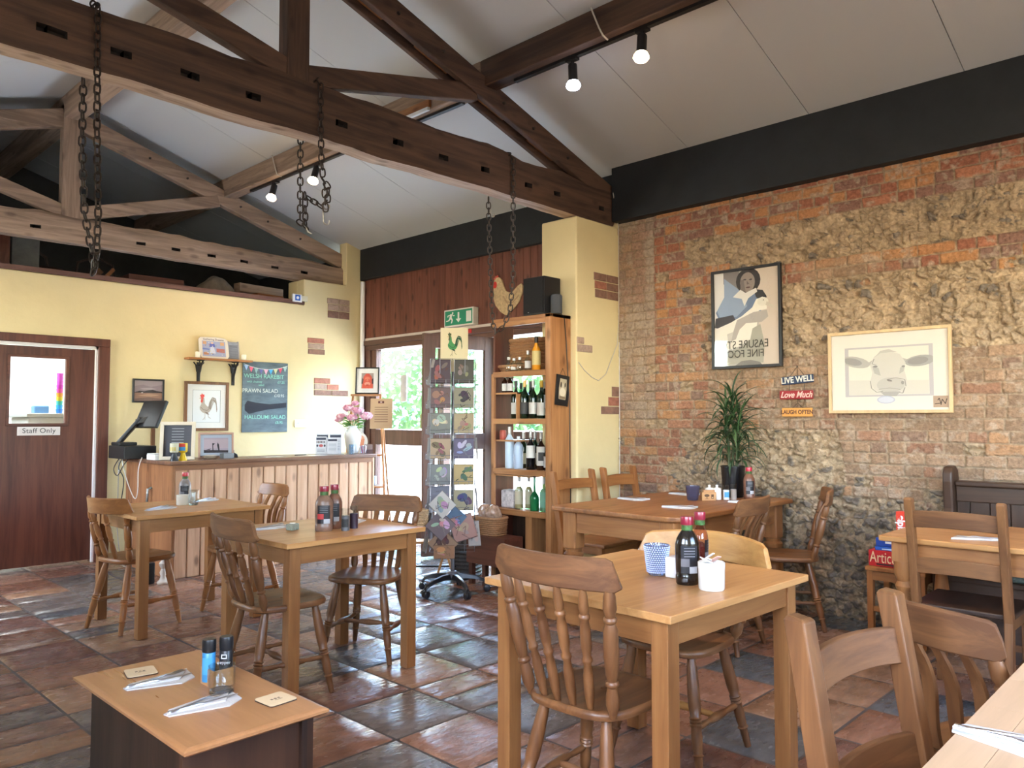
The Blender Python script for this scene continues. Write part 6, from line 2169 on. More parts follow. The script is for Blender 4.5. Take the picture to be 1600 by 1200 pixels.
# things on the floor by the counter
t = thing('candlestick', 'white turned candlestick standing on the floor against the counter side', 'candlestick', (2.66, 6.50, 0))
MB().lathe([(.045, 0), (.048, .015), (.03, .03), (.018, .06), (.028, .09), (.015, .12), (.032, .15), (.034, .165), (.02, .18), (.02, .20)], n=20).build('body', mat('candlestick_cream', (.55, .50, .42), .5), t, smooth=50)
t = MB().bx(-.05, .05, -.05, .05, 0, .17).build('black_tin', BLACK, bevel=.006, loc=(2.565, 6.60, 0)); tag(t, 'black tin on the floor beside the candlestick', 'tin')

# ================================================================= BOTTLES
def wine_bottle(name, label, loc, h, r, glass, cap, lab, cat='bottle', group='bottles in the bookcase', neck=.33, lab_z=(.12, .42), shoulder=.58, rz=0, clear=False, fill=None, lab2=None):
    t = thing(name, label, cat, loc, rz, group)
    rn = r * neck
    pr = [(r * .9, 0), (r, .006), (r, h * shoulder), (r * .93, h * (shoulder + .04)), (r * .6, h * (shoulder + .10)), (rn * 1.1, h * (shoulder + .16)), (rn, h * (shoulder + .20)), (rn, h * .985), (rn * .8, h)]
    MB().lathe(pr, n=20).build('body', glass, t, smooth=40)
    if fill is not None:
        MB().lathe([(r * .86, .006), (r * .92, .012), (r * .92, h * shoulder * .97), (r * .5, h * (shoulder + .09))], n=16).build('drink', fill, t, smooth=40)
    if cap is not None:
        MB().lathe([(rn * 1.12, h * .82), (rn * 1.12, h * 1.0), (rn * .9, h * 1.006)], n=16).build('cap', cap, t, smooth=40)
    if lab is not None:
        m = MB(); V = []; n = 12
        z0, z1 = h * lab_z[0], h * lab_z[1]
        zs = (z0, z0 + (z1 - z0) * .25, z0 + (z1 - z0) * .7, z1)
        for z in zs:
            for k in range(n + 1):
                th = R(-136 - 75 + 150 * k / n)
                V.append((r * 1.012 * math.cos(th), r * 1.012 * math.sin(th), z))
        F_ = []; M_ = []
        for j in range(3):
            for k in range(n):
                F_.append((j * (n + 1) + k, j * (n + 1) + k + 1, (j + 1) * (n + 1) + k + 1, (j + 1) * (n + 1) + k))
                M_.append(1 if (lab2 is not None and j == 1 and 3 <= k < 9) else 0)
        m.v = V; m.f = F_; m.mi = M_
        m.build('label', [lab, lab2 or lab], t, fix=False)
    return t


GG = mat('bottle_dark_green', (.006, .018, .008), .08, coat=.3)
GB = mat('bottle_brown', (.03, .010, .004), .08, coat=.3)
GK = mat('bottle_black', (.004, .004, .005), .1, coat=.3)
GC = pane_mat('bottle_clear', (.86, .93, .93), 2.0)
GV = mat('bottle_green', (.015, .20, .05), .08, trans=.5)
GP = pane_mat('bottle_pale_green', (.62, .85, .70), 2.0)
LW = mat('label_white', (.62, .60, .56), .6); LG = mat('label_green', (.18, .38, .26), .6); LP = mat('label_pink', (.55, .14, .14), .6); LK = mat('label_dark', (.05, .05, .05), .6)
LC = mat('label_cream', (.50, .44, .30), .6); LGY = mat('label_grey', (.30, .31, .33), .6)
FOIL = mat('foil_gold', (.50, .26, .10), .35, metal=.6); FY = mat('foil_yellow', (.62, .40, .04), .4); FW = mat('foil_silver', (.45, .43, .42), .35, metal=.5); FK = mat('foil_black', (.012, .010, .012), .35)


# second shelf: wine
zs_ = 1.3455
for i, (yy, x, g, c, l, lab, kw) in enumerate((
        (4.481, 4.72, GG, FK, LW, 'dark sparkling wine bottle with white label, first on the wine shelf', dict(h=.315, r=.041)),
        (4.497, 4.80, GV, FK, LP, 'green wine bottle with a small pink label behind the first ones', dict(h=.30, r=.036)),
        (4.370, 4.71, GG, FOIL, LK, 'sparkling wine bottle with gold foil neck on the wine shelf', dict(h=.315, r=.041)),
        (4.388, 4.80, GK, FK, None, 'plain black wine bottle at the back of the wine shelf', dict(h=.31, r=.037)),
        (4.268, 4.70, GG, FW, LW, 'green wine bottle with silver neck and white label, middle of the wine shelf', dict(h=.31, r=.036)),
        (4.177, 4.70, GG, FY, LW, 'wine bottle with yellow neck and wide white label on the wine shelf', dict(h=.305, r=.038, lab_z=(.08, .42))),
        (4.222, 4.79, GK, FW, LW, 'wine bottle with silver neck at the back right of the wine shelf', dict(h=.30, r=.036)),
        (4.117, 4.71, GC, FW, LGY, 'clear wine bottle with grey picture label at the right of the wine shelf', dict(h=.315, r=.034, lab_z=(.25, .60))))):
    X_, Y_ = x, yy
    wine_bottle('wine_bottle', lab, (X_, Y_, zs_), glass=g, cap=c, lab=l, group='bottles on the wine shelf', **kw)
for i, (yy, lab) in enumerate(((4.599, 'small dark bottle with white label on the raised half shelf, left'), (4.539, 'small dark bottle with white label on the raised half shelf, right'))):
    X_, Y_ = 4.71, yy
    wine_bottle('small_bottle', lab, (X_, Y_, 1.5625), h=.155, r=.027, glass=GB, cap=FW, lab=LW, lab_z=(.1, .5), group='small bottles on the half shelf')
# third shelf: spirits
zs_ = .9305
for i, (yy, x, g, c, l, lab, kw) in enumerate((
        (4.536, 4.70, mat('bottle_frosted', (.50, .60, .70), .35), FW, None, 'tall frosted spirit bottle on the spirits shelf', dict(h=.345, r=.038, shoulder=.66)),
        (4.433, 4.70, mat('bottle_frosted2', (.42, .52, .66), .3), mat('cap_white', (.65, .66, .68), .4), None, 'shorter frosted blue spirit bottle on the spirits shelf', dict(h=.265, r=.038, shoulder=.70)),
        (4.468, 4.80, GG, FW, LC, 'green bottle behind the frosted bottles', dict(h=.30, r=.036)),
        (4.296, 4.70, GK, FW, LW, 'black wine bottle with large white label on the spirits shelf', dict(h=.315, r=.038, lab_z=(.30, .62))),
        (4.337, 4.80, GG, FW, LW, 'green bottle at the back of the spirits shelf', dict(h=.31, r=.036)),
        (4.184, 4.70, GB, FW, LW, 'brown bottle with tall narrow white label on the spirits shelf', dict(h=.305, r=.037, lab_z=(.12, .62), lab2=LK)),
        (4.122, 4.715, GK, mat('cap_red', (.3, .05, .04), .4), LW, 'dark bottle with white label at the right end of the spirits shelf', dict(h=.225, r=.036, lab_z=(.1, .5))))):
    X_, Y_ = x, yy
    wine_bottle('spirit_bottle', lab, (X_, Y_, zs_), glass=g, cap=c, lab=l, group='bottles on the spirits shelf', **kw)
X_, Y_ = 4.70, 4.612
b = MB().lathe([(.026, 0), (.028, .004), (.028, .07), (.022, .08)], n=18).build('spice_jar', mat('jar_red', (.42, .08, .05), .4), smooth=40, loc=(X_, Y_, 1.1685)); tag(b, 'small red jar on the raised shelf above the frosted bottles', 'jar')
# fourth shelf: cordials
zs_ = .6005
for i, (yy, x, g, c, l, f, lab, kw) in enumerate((
        (4.426, 4.70, GC, FW, LC, mat('drink_straw', (.42, .34, .16), .2), 'pale cordial bottle with cream label on the lowest shelf', dict(h=.275, r=.036, lab_z=(.15, .55))),
        (4.373, 4.76, GC, FW, LC, mat('drink_straw', (.42, .34, .16), .2), 'second pale cordial bottle behind the green one', dict(h=.27, r=.034, lab_z=(.15, .55))),
        (4.254, 4.70, mat('bottle_emerald', (.01, .16, .05), .1), FK, None, None, 'tall slender emerald green bottle on the lowest shelf', dict(h=.325, r=.038, shoulder=.32, neck=.28)),
        (4.156, 4.70, GP, FW, LG, mat('drink_pale', (.30, .38, .28), .2), 'pale bottle with green label on the lowest shelf, left of its twin', dict(h=.27, r=.034, lab_z=(.12, .58))),
        (4.138, 4.75, GP, FW, LG, mat('drink_pale', (.30, .38, .28), .2), 'pale bottle with green label on the lowest shelf, against the upright', dict(h=.27, r=.034, lab_z=(.12, .58))))):
    X_, Y_ = x, yy
    wine_bottle('cordial_bottle', lab, (X_, Y_, zs_), glass=g, cap=c, lab=l, fill=f, group='bottles on the lowest shelf', **kw)
for i, (yy, z, c, lab) in enumerate(((4.561, .8805, (.42, .30, .28), 'red and white printed packet lying on the small half shelf'), (4.546, .6005, (.45, .40, .38), 'second printed packet standing under the half shelf'))):
    X_, Y_ = 4.71, yy
    m = MB(); 
    b = MB().box((0, 0, .021 if i == 0 else .075), (.10, .15, .04 if i == 0 else .15)).build('snack_packet', mat('packet_print_%d' % i, c, .35, var=.6, vscale=30), bevel=.015, loc=(X_ + .02, Y_, z)); tag(b, lab, 'packet', 'packets in the bookcase')
# top shelf: glass bottles, orange bottle, wicker basket
zs_ = 1.7355
for i, (yy, x, h, lab) in enumerate(((4.534, 4.69, .125, 'small clear bottle on the top shelf, furthest left'), (4.484, 4.70, .115, 'small clear bottle with white label on the top shelf'), (4.418, 4.70, .12, 'clear bottle left of the orange one on the top shelf, small'), (4.343, 4.72, .17, 'taller clear bottle next to the orange one on the top shelf'))):
    X_, Y_ = x, yy
    wine_bottle('glass_bottle', lab, (X_, Y_, zs_), h=h, r=.028, glass=GC, cap=FW, lab=LW if i in (1, 3) else None, lab_z=(.15, .5), group='clear bottles on the top shelf', neck=.45, shoulder=.55)
X_, Y_ = 4.70, 4.233
wine_bottle('juice_bottle', 'orange squash bottle with pale label on the top shelf', (X_, Y_, zs_), h=.275, r=.036, glass=mat('juice_orange', (.72, .30, .02), .15, coat=.3), cap=FK, lab=mat('label_yellow', (.62, .50, .22), .6), lab_z=(.16, .58), neck=.38, group=None, shoulder=.60)


# ---- wicker
def basket(name, label, loc, w, d, h, rz=0, n=9, flare=1.12, handle=False, m=None, lid=None):
    t = thing(name, label, 'basket', loc, rz)
    m = m or mat('wicker', (.33, .17, .08), .6, var=.3, vscale=60)
    mb = MB()
    segs = 28
    def pt(k, z, off=0.0):
        a = 2 * PI * k / segs
        f = 1 + (flare - 1) * z / h
        e = .5
        x = math.copysign(abs(math.cos(a)) ** e, math.cos(a)) * w / 2 * f; y = math.copysign(abs(math.sin(a)) ** e, math.sin(a)) * d / 2 * f
        L = math.hypot(x, y) or 1
        return (x + x / L * off, y + y / L * off, z)
    for j in range(n):
        z = h * (j + .5) / n
        mb.tube([pt(k, z, (.004 if (k + j) % 2 else -.004)) for k in range(segs)], h / n * .50, 5, closed=True)
    mb.tube([pt(k, h, .003) for k in range(segs)], h / n * .75, 6, closed=True)
    mb.build('weave', m, t, smooth=60)
    s = MB()
    for k in range(0, segs, 2): s.tube([pt(k, 0), pt(k, h)], .003, 5)
    s.slab([pt(k, 0)[:2] for k in range(segs)], 0, .006)
    s.build('stakes', m, t)
    return t


b = basket('wicker_basket', 'wicker basket with bagged goods standing on the chest beside the bookcase', (4.44, 4.52, .5855), .17, .26, .14, 0, flare=1.08)
b.location = (4.495, 4.56, .4005)
b2 = basket('hanging_basket', 'tall wicker basket behind the bottles on the top shelf', (4.80, 4.42, 1.7355), .12, .34, .27, 0, n=12, flare=1.0)
b2 = basket('wicker_tray', 'shallow wicker tray with frayed rim on the top shelf, left end', (4.68, 4.58, 1.85), .12, .20, .05, 0, n=3, flare=1.3)
b2.location = (4.76, 4.545, 1.7355)
# bagged goods in the basket
r_ = random.Random(21)
for i, (dx, dy, dz, s, lab) in enumerate(((-.05, -.02, .12, .085, 'crinkled clear bag of brown goods on the left of the wicker basket'), (.06, .03, .12, .085, 'crinkled clear bag of brown goods on the right of the wicker basket'))):
    m = bmesh.new(); bmesh.ops.create_icosphere(m, subdivisions=4, radius=s * .8)
    for v in m.verts:
        n = mnoise.noise(v.co * 18 + Vector((i * 9, 0, 0))) * .22 + mnoise.noise(v.co * 45) * .10
        v.co *= 1 + n
        v.co.z *= 1.25
    me = bpy.data.meshes.new('bag'); m.to_mesh(me); m.free(); me.shade_smooth()
    me.materials.append(mat('cellophane_brown', (.36, .23, .16), .12, var=.6, vscale=24, coat=.8))
    o = bpy.data.objects.new('snack_bag', me); COL.objects.link(o); o.location = (4.495 + dy * .3, 4.56 + dx, .44 + dz); tag(o, lab, 'bag', 'bags in the wicker basket')
lb = basket('log_basket', 'dark grey woven basket on the floor under the chest', (4.60, 4.95, 0), .22, .20, .26, 20, n=8, flare=1.1, m=mat('wicker_grey', (.09, .085, .08), .7, var=.4, vscale=50))
lb.location = (4.60, 4.95, .0)
lg = MB()
for k in range(16):
    a = k * 2.4; q = .07 * math.sqrt(k / 16)
    lg.turned((q * math.cos(a), q * math.sin(a), .02), (q * 1.2 * math.cos(a + .2), q * 1.2 * math.sin(a + .2), .36 + .03 * math.sin(k * 7)), [(0, .012), (1, .010)], 6)
o = lg.build('dry_twigs', mat('twig_grey', (.12, .11, .10), .8), smooth=50, loc=(4.60, 4.95, 0)); tag(o, 'bundle of dry grey twigs standing in the floor basket', 'twigs', kind='stuff')


# ================================================================= CARD SPINNER
def spinner():
    cx, cy = 4.075, 4.545
    t = thing('card_spinner', 'grey wire greeting card spinner on a black five-star castor base', 'card rack', (cx, cy, 0), CAMF)
    PL = mat('base_black_plastic', (.012, .013, .017), .3)
    st = MB()
    for k in range(5):
        a = R(90 * 0 + 72 * k - 64)
        d = Vector((math.cos(a), math.sin(a), 0))
        arm = MB(); rr = []
        s = Vector((-d.y, d.x, 0))
        for f, z, w, h in ((.02, .125, .030, .045), (.10, .125, .024, .036), (.19, .110, .020, .028), (.255, .085, .018, .024), (.275, .065, .016, .02)):
            c = d * f + Vector((0, 0, z))
            rr.append([c - s * w - Vector((0, 0, h / 2)), c + s * w - Vector((0, 0, h / 2)), c + s * w * .6 + Vector((0, 0, h / 2)), c - s * w * .6 + Vector((0, 0, h / 2))])
        arm.rings(rr); arm.build('base_arm', PL, t, bevel=.004, smooth=50)
        c = d * .268
        w = MB().turned(c + s * .024 + Vector((0, 0, .027)), c - s * .024 + Vector((0, 0, .027)), [(0, .020), (.08, .027), (.42, .027), (.46, .018), (.54, .018), (.58, .027), (.92, .027), (1, .020)], 16)
        w.turned(c + Vector((0, 0, .03)), c + Vector((0, 0, .075)), [(0, .008), (1, .008)], 8)
        w.build('castor', PL, t, smooth=40)
    MB().lathe([(.045, .10), (.045, .15), (.03, .165)], n=24).lathe([(.0165, .15), (.0165, 1.92)], n=16).build('pole', mat('pole_grey', (.22, .22, .24), .3, metal=.6), t, smooth=40)
    # cage: four faces of two pockets
    WI = mat('rack_wire', (.16, .16, .18), .35, metal=.6)
    h0, h1 = .34, 1.80
    s_ = .17
    cg = MB()
    for z in [h0 + (h1 - h0) * k / 7.0 for k in range(8)]:
        cg.tube([(-s_, -s_, z), (s_, -s_, z), (s_, s_, z), (-s_, s_, z)], .0028, 5, closed=True)
        cg.tube([(-s_, 0, z), (s_, 0, z)], .0028, 5); cg.tube([(0, -s_, z), (0, s_, z)], .0028, 5)
    for x in (-s_, -.095, -.015, .015, .095, s_):
        for y in (-s_, s_):
            cg.tube([(x, y, h0), (x, y, h1)], .0022, 5)
            cg.tube([(y, x, h0), (y, x, h1)], .0022, 5)
    cg.build('wire_cage', WI, t)
    # pockets (wire) on every face and the cards standing in them
    words = ['top', 'second', 'third', 'fourth', 'fifth', 'sixth', 'lowest']
    r = random.Random(31)
    cards = [
        # rows from the top: (left colour, motif colour), (right colour, motif)
        (((.10, .07, .09), (.30, .14, .11), 'brown hare card'), ((.09, .085, .07), (.22, .20, .16), 'dark hare in grass card')),
        (((.17, .11, .12), (.35, .19, .14), 'plum card with a running hare'), ((.30, .28, .20), (.06, .045, .06), 'olive card with a dark wreath')),
        (((.24, .25, .23), (.50, .46, .42), 'grey green card with a pale round motif'), ((.45, .36, .22), (.33, .22, .14), 'straw coloured card')),
        (((.50, .36, .24), (.22, .12, .10), 'tan card with brown swirls'), ((.14, .12, .20), (.42, .42, .50), 'dark blue violet card')),
        (((.24, .25, .25), (.42, .40, .42), 'slate grey card with leaves'), ((.52, .38, .17), (.10, .16, .10), 'golden card with green leaves')),
        (((.20, .20, .25), (.3, .3, .35), 'dull blue card'), ((.40, .35, .22), (.10, .08, .15), 'yellow flower card with a dark base')),
    ]
    Mt = Matrix.Translation((cx, cy, 0)) @ Matrix.Rotation(R(CAMF), 4, 'Z')

    def card(u, v, z, w, h, tilt, yaw, c, mc, label, roll=0, thick=.012, group='greeting cards in the spinner'):
        q = thing('greeting_card', label, 'card', (0, 0, 0), 0, group)
        M = Mt @ Matrix.Translation((u, v, z)) @ Matrix.Rotation(R(yaw), 4, 'Z') @ Matrix.Rotation(R(tilt), 4, 'X') @ Matrix.Rotation(R(roll), 4, 'Y')
        q.matrix_world = M
        c = tuple(k * .62 for k in c); mc = tuple(k * .72 for k in mc)
        MB().bx(-w / 2, w / 2, 0, thick, 0 if roll == 0 else -h / 2, h if roll == 0 else h / 2).build('card', flat_mat(c), q)
        z0 = 0 if roll == 0 else -h / 2
        d = []
        for _ in range(5):
            x, y = r.uniform(.25, .75), r.uniform(.25, .75)
            d.append((tuple(min(.9, k * r.uniform(.6, 1.3)) for k in mc), ell(x, y, r.uniform(.08, .26), r.uniform(.05, .2), 10, rot=r.uniform(-60, 60))))
        for _ in range(4):
            x, y = r.uniform(.15, .8), r.uniform(.15, .8)
            d += [(tuple(k * .4 for k in mc), s) for s in stroke([(x, y), (x + r.uniform(-.2, .2), y + r.uniform(-.2, .2)), (x + r.uniform(-.2, .25), y + r.uniform(-.3, .2))], .03)]
        d.append((tuple(k * .45 for k in c), [(.0, .0), (1, 0), (1, .03), (0, .03)])); d.append((tuple(k * .45 for k in c), [(.0, .97), (1, .97), (1, 1), (0, 1)]))
        artwork('print', q, d, -w / 2, z0, w, h, -.0006)
        return q
    pw = MB()

    def pocket(u, v, yaw, z, w):
        M = Matrix.Translation((u, v, z)) @ Matrix.Rotation(R(yaw), 4, 'Z')
        def P(a): return [tuple(M @ Vector(p)) for p in a]
        pw.tube(P([(-w / 2, .0, .06), (-w / 2, -.028, .045), (-w / 2, -.028, .0), (-w / 2, 0, -.006), (w / 2, 0, -.006), (w / 2, -.028, 0), (w / 2, -.028, .045), (w / 2, 0, .06)]), .0020, 5)
        pw.tube(P([(-w / 2, -.028, .03), (w / 2, -.028, .03)]), .0018, 5)
        pw.tube(P([(-w * .25, -.0, -.006), (-w * .25, -.028, .0), (-w * .25, -.028, .03)]), .0018, 5)
        pw.tube(P([(w * .25, -.0, -.006), (w * .25, -.028, .0), (w * .25, -.028, .03)]), .0018, 5)
    zr = [1.612, 1.425, 1.232, 1.04, .845, .652]
    for j, z in enumerate(zr):
        (lc, lm, ln), (rc, rm, rn) = cards[j]
        tl = -14 if j == 0 else -3
        if j < 5:
            card(-.088, -s_ - .020, z, .152, .155 if j else .19, tl, 0, lc, lm, '%s, left column of the spinner, %s row' % (ln, words[j]), thick=.016)
        else:
            card(-.088, -s_ - .020, z + .03, .14, .15, tl, 8, lc, lm, '%s, left column of the spinner, %s row' % (ln, words[j]), thick=.016)
        card(.088, -s_ - .020, z, .150, .155 if j else .19, tl, 0, rc, rm, '%s in the right column of the spinner, %s row' % (rn, words[j]), thick=.016, roll=0)
        pocket(-.088, -s_ - .004, 0, z - .004, .16); pocket(.088, -s_ - .004, 0, z - .004, .16)
        # cards seen edge on at the left face
        card(-s_ - .024, -.085, z, .15, .155 if j else .19, tl * .9, -90, (.36, .33, .32), (.3, .25, .25), 'edge-on stack of cards on the left side of the spinner, %s row' % words[j], thick=.02)
        pocket(-s_ - .004, -.085, -90, z - .004, .16)
        pocket(s_ + .004, -.085, 90, z - .004, .16)
    for j in (3, 5):
        card(s_ + .024, -.085, zr[j], .15, .155, -3, 90, (.3, .28, .27), (.3, .25, .2), 'edge-on card on the right side of the spinner, %s row' % words[j], thick=.012)
    pw.build('wire_pockets', WI, t)
    # loose and turned cards low down
    card(-.070, -s_ - .060, .700, .150, .150, -10, 0, (.60, .55, .50), (.35, .30, .30), 'white diamond-turned card with a leaf drawing on the lower spinner', roll=45, thick=.004)
    card(-.085, -s_ - .045, .545, .165, .165, -6, 0, (.22, .16, .17), (.60, .50, .48), 'plum diamond-turned card with a white bird on the lower spinner', roll=42, thick=.01)
    card(.085, -s_ - .035, .525, .175, .185, -6, 4, (.42, .22, .18), (.50, .28, .22), 'rusty pink card leaning right on the lower spinner', roll=-16, thick=.01)
    card(.03, -s_ - .030, .60, .12, .12, -6, 0, (.10, .17, .27), (.16, .25, .36), 'deep blue diamond-turned card in the middle of the lower spinner', roll=40, thick=.006)
    card(-.065, -s_ - .055, .41, .165, .165, -8, 0, (.36, .22, .13), (.10, .05, .04), 'brown diamond-turned card with a dark border, low on the spinner', roll=45, thick=.008)
    card(-.055, -s_ - .075, .30, .155, .10, -4, 0, (.40, .20, .10), (.52, .30, .16), 'orange brown card lying across the lowest pocket of the spinner', thick=.008)
    card(.175, -s_ - .02, .385, .10, .19, -14, 24, (.46, .42, .40), (.40, .32, .33), 'pale card leaning out at the lower right of the spinner', thick=.006)
    card(-.215, -s_ + .03, .33, .06, .30, -10, -60, (.42, .42, .44), (.35, .35, .38), 'tall pale card leaning out at the lower left of the spinner', thick=.008)
    # header card
    q = thing('header_card', 'cream header card with a green cockerel on top of the card spinner', 'card', (0, 0, 0), 0)
    q.matrix_world = Mt @ Matrix.Translation((-.10, -.02, 1.81))
    MB().bx(0, .215, 0, .004, -.10, .245).build('card', mat('header_cream', (.60, .52, .33), .7), q)
    GRN = (.05, .22, .07)
    d = []
    for p in rooster((.02, .05, .03), (.06, .08, .03), (.02, .10, .04), (.10, .09, .05), GRN, .02, .05, .92): d.append(p)
    artwork('print', q, d, .015, .0, .185, .235, -.0006)
    # small wicker pocket hung on the left
    bk = basket('small_basket', 'small pale wicker basket hooked on the left of the card spinner', (0, 0, 0), .09, .08, .13, 0, n=10, flare=1.15, m=mat('wicker_pale', (.50, .33, .18), .6, var=.3, vscale=60))
    bk.matrix_world = Mt @ Matrix.Translation((-.235, -.14, .52))


spinner()


def trestle():
    t = thing('folding_trestle', 'small pale wooden folding trestle legs behind the card spinner', 'trestle', (4.27, 5.08, 0), CAMF)
    m = wd('table', 'z')
    for x in (-.19, .15):
        MB().beam((x - .075, 0, 0), (x + .015, 0, .30), .02, .032, up=(0, 1, 0)).build('leg', m, t)
        MB().beam((x + .075, .012, 0), (x - .015, .012, .30), .02, .032, up=(0, 1, 0)).build('leg', m, t)
    MB().beam((-.22, .03, .10), (.24, .03, .10), .012, .014).build('rail', BLACK, t)
    MB().bx(-.26, .24, -.05, .12, .30, .318).build('top_board', m, t, bevel=.003)


trestle()


# ================================================================= TABLE SETTINGS
def sauce(label, loc, liquid, lab, h=.225, r=.042, group='squeezy sauce bottles', fill=None, rz=0, capc=(.22, .008, .028)):
    t = thing('sauce_bottle', label, 'bottle', loc, rz, group)
    s = h / .225
    body = MB()
    body.lathe([(r * .86, 0), (r * .96, .006 * s), (r * .98, .030 * s), (r * .93, .034 * s), (r * .97, .05 * s), (r, .10 * s), (r * .99, .135 * s), (r * .88, .152 * s), (r * .60, .172 * s), (r * .44, .180 * s), (r * .44, .186 * s)], n=28, sy=.74)
    body.build('body', liquid, t, smooth=50)
    if fill is not None:
        MB().lathe([(r * .80, .004), (r * .92, .03 * s), (r * .93, .105 * s), (r * .3, .12 * s)], n=24, sy=.72).build('sauce', fill, t, smooth=50)
    MB().lathe([(r * .46, .180 * s), (r * .46, .200 * s)], n=24).build('neck_band', mat('neck_green', (.045, .12, .025), .5, var=.7, vscale=90), t, smooth=50)
    MB().lathe([(r * .52, .198 * s), (r * .53, .201 * s), (r * .53, .221 * s), (r * .50, .2255 * s)], n=24).build('cap', mat('cap_%d' % int(capc[0] * 1000), capc, .3, coat=.3), t, smooth=40)
    # back label on the side that faces the camera
    V = []; n = 10
    zz = [.040, .062, .088, .112, .130]
    for j, z in enumerate(zz):
        for k in range(n + 1):
            th = R(-90 - 42 + 84 * k / n)
            V.append((r * 1.006 * math.cos(th), r * .75 * math.sin(th), z * s))
    F_ = []; M_ = []
    for j in range(len(zz) - 1):
        for k in range(n):
            F_.append((j * (n + 1) + k, j * (n + 1) + k + 1, (j + 1) * (n + 1) + k + 1, (j + 1) * (n + 1) + k))
            M_.append(1 if j == 0 and k >= 5 else (2 if j == 1 and k < 5 else 0))
    m = MB(); m.v = V; m.f = F_; m.mi = M_
    m.build('label', [lab[0], lab[1], lab[2]], t, fix=False)
    lines = MB()
    for q in range(4):
        z = (.095 + .009 * q) * s
        lines.bx(-r * .45, r * .45, -r * .765, -r * .755, z, z + .002)
    lines.build('label_text', flat_mat((.22, .22, .24)), t)
    return t


LBB = (mat('label_black', (.012, .012, .016), .35), mat('label_barcode', (.40, .40, .42), .5), mat('label_greyblock', (.13, .12, .13), .5))
LBR = (mat('label_black', (.012, .012, .016), .35), mat('label_barcode', (.40, .40, .42), .5), mat('label_redblock', (.42, .03, .03), .5))
BROWN = mat('brown_sauce', (.010, .007, .006), .18, coat=.5)
KETCH = pane_mat('ketchup_bottle', (.75, .55, .55), 1.6)
KFILL = mat('ketchup', (.12, .012, .008), .35)
TZ = .7505
sauce('dark brown sauce bottle with red cap and black label on the nearest square table', (2.443, 1.480, TZ), BROWN, LBB, h=.238, r=.043, rz=-45)
sauce('half empty ketchup bottle with red cap standing behind the brown sauce', (2.60, 1.520, TZ), KETCH, LBB, h=.238, r=.040, fill=KFILL, rz=20)
sauce('large brown sauce bottle with red label block on the middle left table', (2.285, 3.56, TZ), mat('sauce_smeared', (.16, .09, .06), .3, var=.8, vscale=14), LBR, h=.235, r=.047, fill=None, rz=-35)
sauce('second sauce bottle half hidden behind the large one, middle left table', (2.375, 3.60, TZ), mat('sauce_smeared2', (.14, .06, .035), .3, var=.8, vscale=14), LBB, h=.235, r=.042, rz=-40)
sauce('brown sauce bottle with red cap on the furthest light table', (2.365, 5.44, TZ), mat('sauce_half', (.26, .22, .2), .25, var=.5, vscale=10), LBB, h=.215, r=.040, rz=-30, capc=(.42, .012, .02))
sauce('sauce bottle with red cap beside the plant on the farmhouse table', (5.12, 2.60, .7755), mat('sauce_smeared2', (.14, .06, .035), .3), LBB, h=.225, r=.040, rz=-50, capc=(.45, .012, .04))

# blue hobnail tumbler
t = thing('hobnail_tumbler', 'blue hobnail glass tumbler on the nearest square table', 'glass', (2.515, 1.655, TZ))
HB = mat('blue_glass', (.34, .44, .72), .06, trans=.8, coat=.3)
MB().lathe([(.030, 0), (.034, .006), (.040, .05), (.048, .112), (.0455, .112), (.037, .05), (.030, .010)], n=32, cap=False).build('glass', HB, t, smooth=60)
m = MB()
for j in range(13):
    z = .012 + j * .0078; rr_ = .0345 + (.0475 - .0345) * (z / .112)
    for k in range(30):
        a = 2 * PI * (k + .5 * (j % 2)) / 30
        m.lathe([(.0030, 0), (.0030, .0001), (.0001, .003)], n=5, cap=False) if False else m.sphere((rr_ * math.cos(a), rr_ * math.sin(a), z), .0038, 6, 4)
m.build('hobnails', mat('blue_glass_studs', (.45, .52, .78), .1, coat=.6), t, smooth=60)
# white pots
CER = mat('white_ceramic', (.72, .70, .66), .25, coat=.3)
t = thing('sugar_pot', 'round white sugar pot full of sachets beside the brown sauce', 'pot', (2.425, 1.375, TZ))
MB().lathe([(.041, 0), (.044, .004), (.045, .070), (.046, .074), (.046, .092), (.043, .094), (.040, .088), (.040, .01)], n=36, cap=False).build('body', CER, t, smooth=50)
MB().lathe([(.0005, .078), (.036, .080), (.040, .086), (.0005, .0861)][::-1], n=28, cap=False).build('salt_fill', mat('sugar_white', (.74, .72, .68), .9, bump=.6, bscale=120), t, smooth=60)
for k, (x, y, rz, c) in enumerate(((.012, .016, 20, (.74, .72, .70)), (-.012, .012, -35, (.70, .68, .66)), (.02, -.004, 70, (.60, .34, .28)), (.035, .03, 100, (.72, .70, .70)))):
    s = MB().box((0, 0, 0), (.045, .02, .004), Matrix.Rotation(R(18 + 6 * k), 3, 'Y')).build('sachet', flat_mat(c), t, bevel=.0015)
    s.location = (x, y, .097 + .002 * k); s.rotation_euler = (R(10), 0, R(rz))
t = thing('white_pot', 'square white ceramic pot behind the brown sauce bottle', 'pot', (2.52, 1.575, TZ))
MB().bx(-.030, .030, -.030, .030, 0, .075).build('body', CER, t, bevel=.006, seg=3)


def tumbler(label, loc, r=.038, h=.085, square=False, gm=None, group=None):
    t = thing('water_glass', label, 'glass', loc, 0, group)
    g = gm or pane_mat('tumbler_glass', (.93, .95, .95), 1.2)
    MB().lathe([(r * .82, 0), (r * .95, .005), (r, h * .3), (r * 1.0, h), (r * .94, h), (r * .93, h * .25), (r * .7, .012), (.001, .010)], n=28, cap=False).build('glass', g, t, smooth=60)
    MB().lathe([(r * .80, .0005), (r * .90, .006), (r * .85, .012)], n=24).build('thick_base', mat('glass_base', (.75, .80, .80), .05, trans=.95), t, smooth=50)
    return t


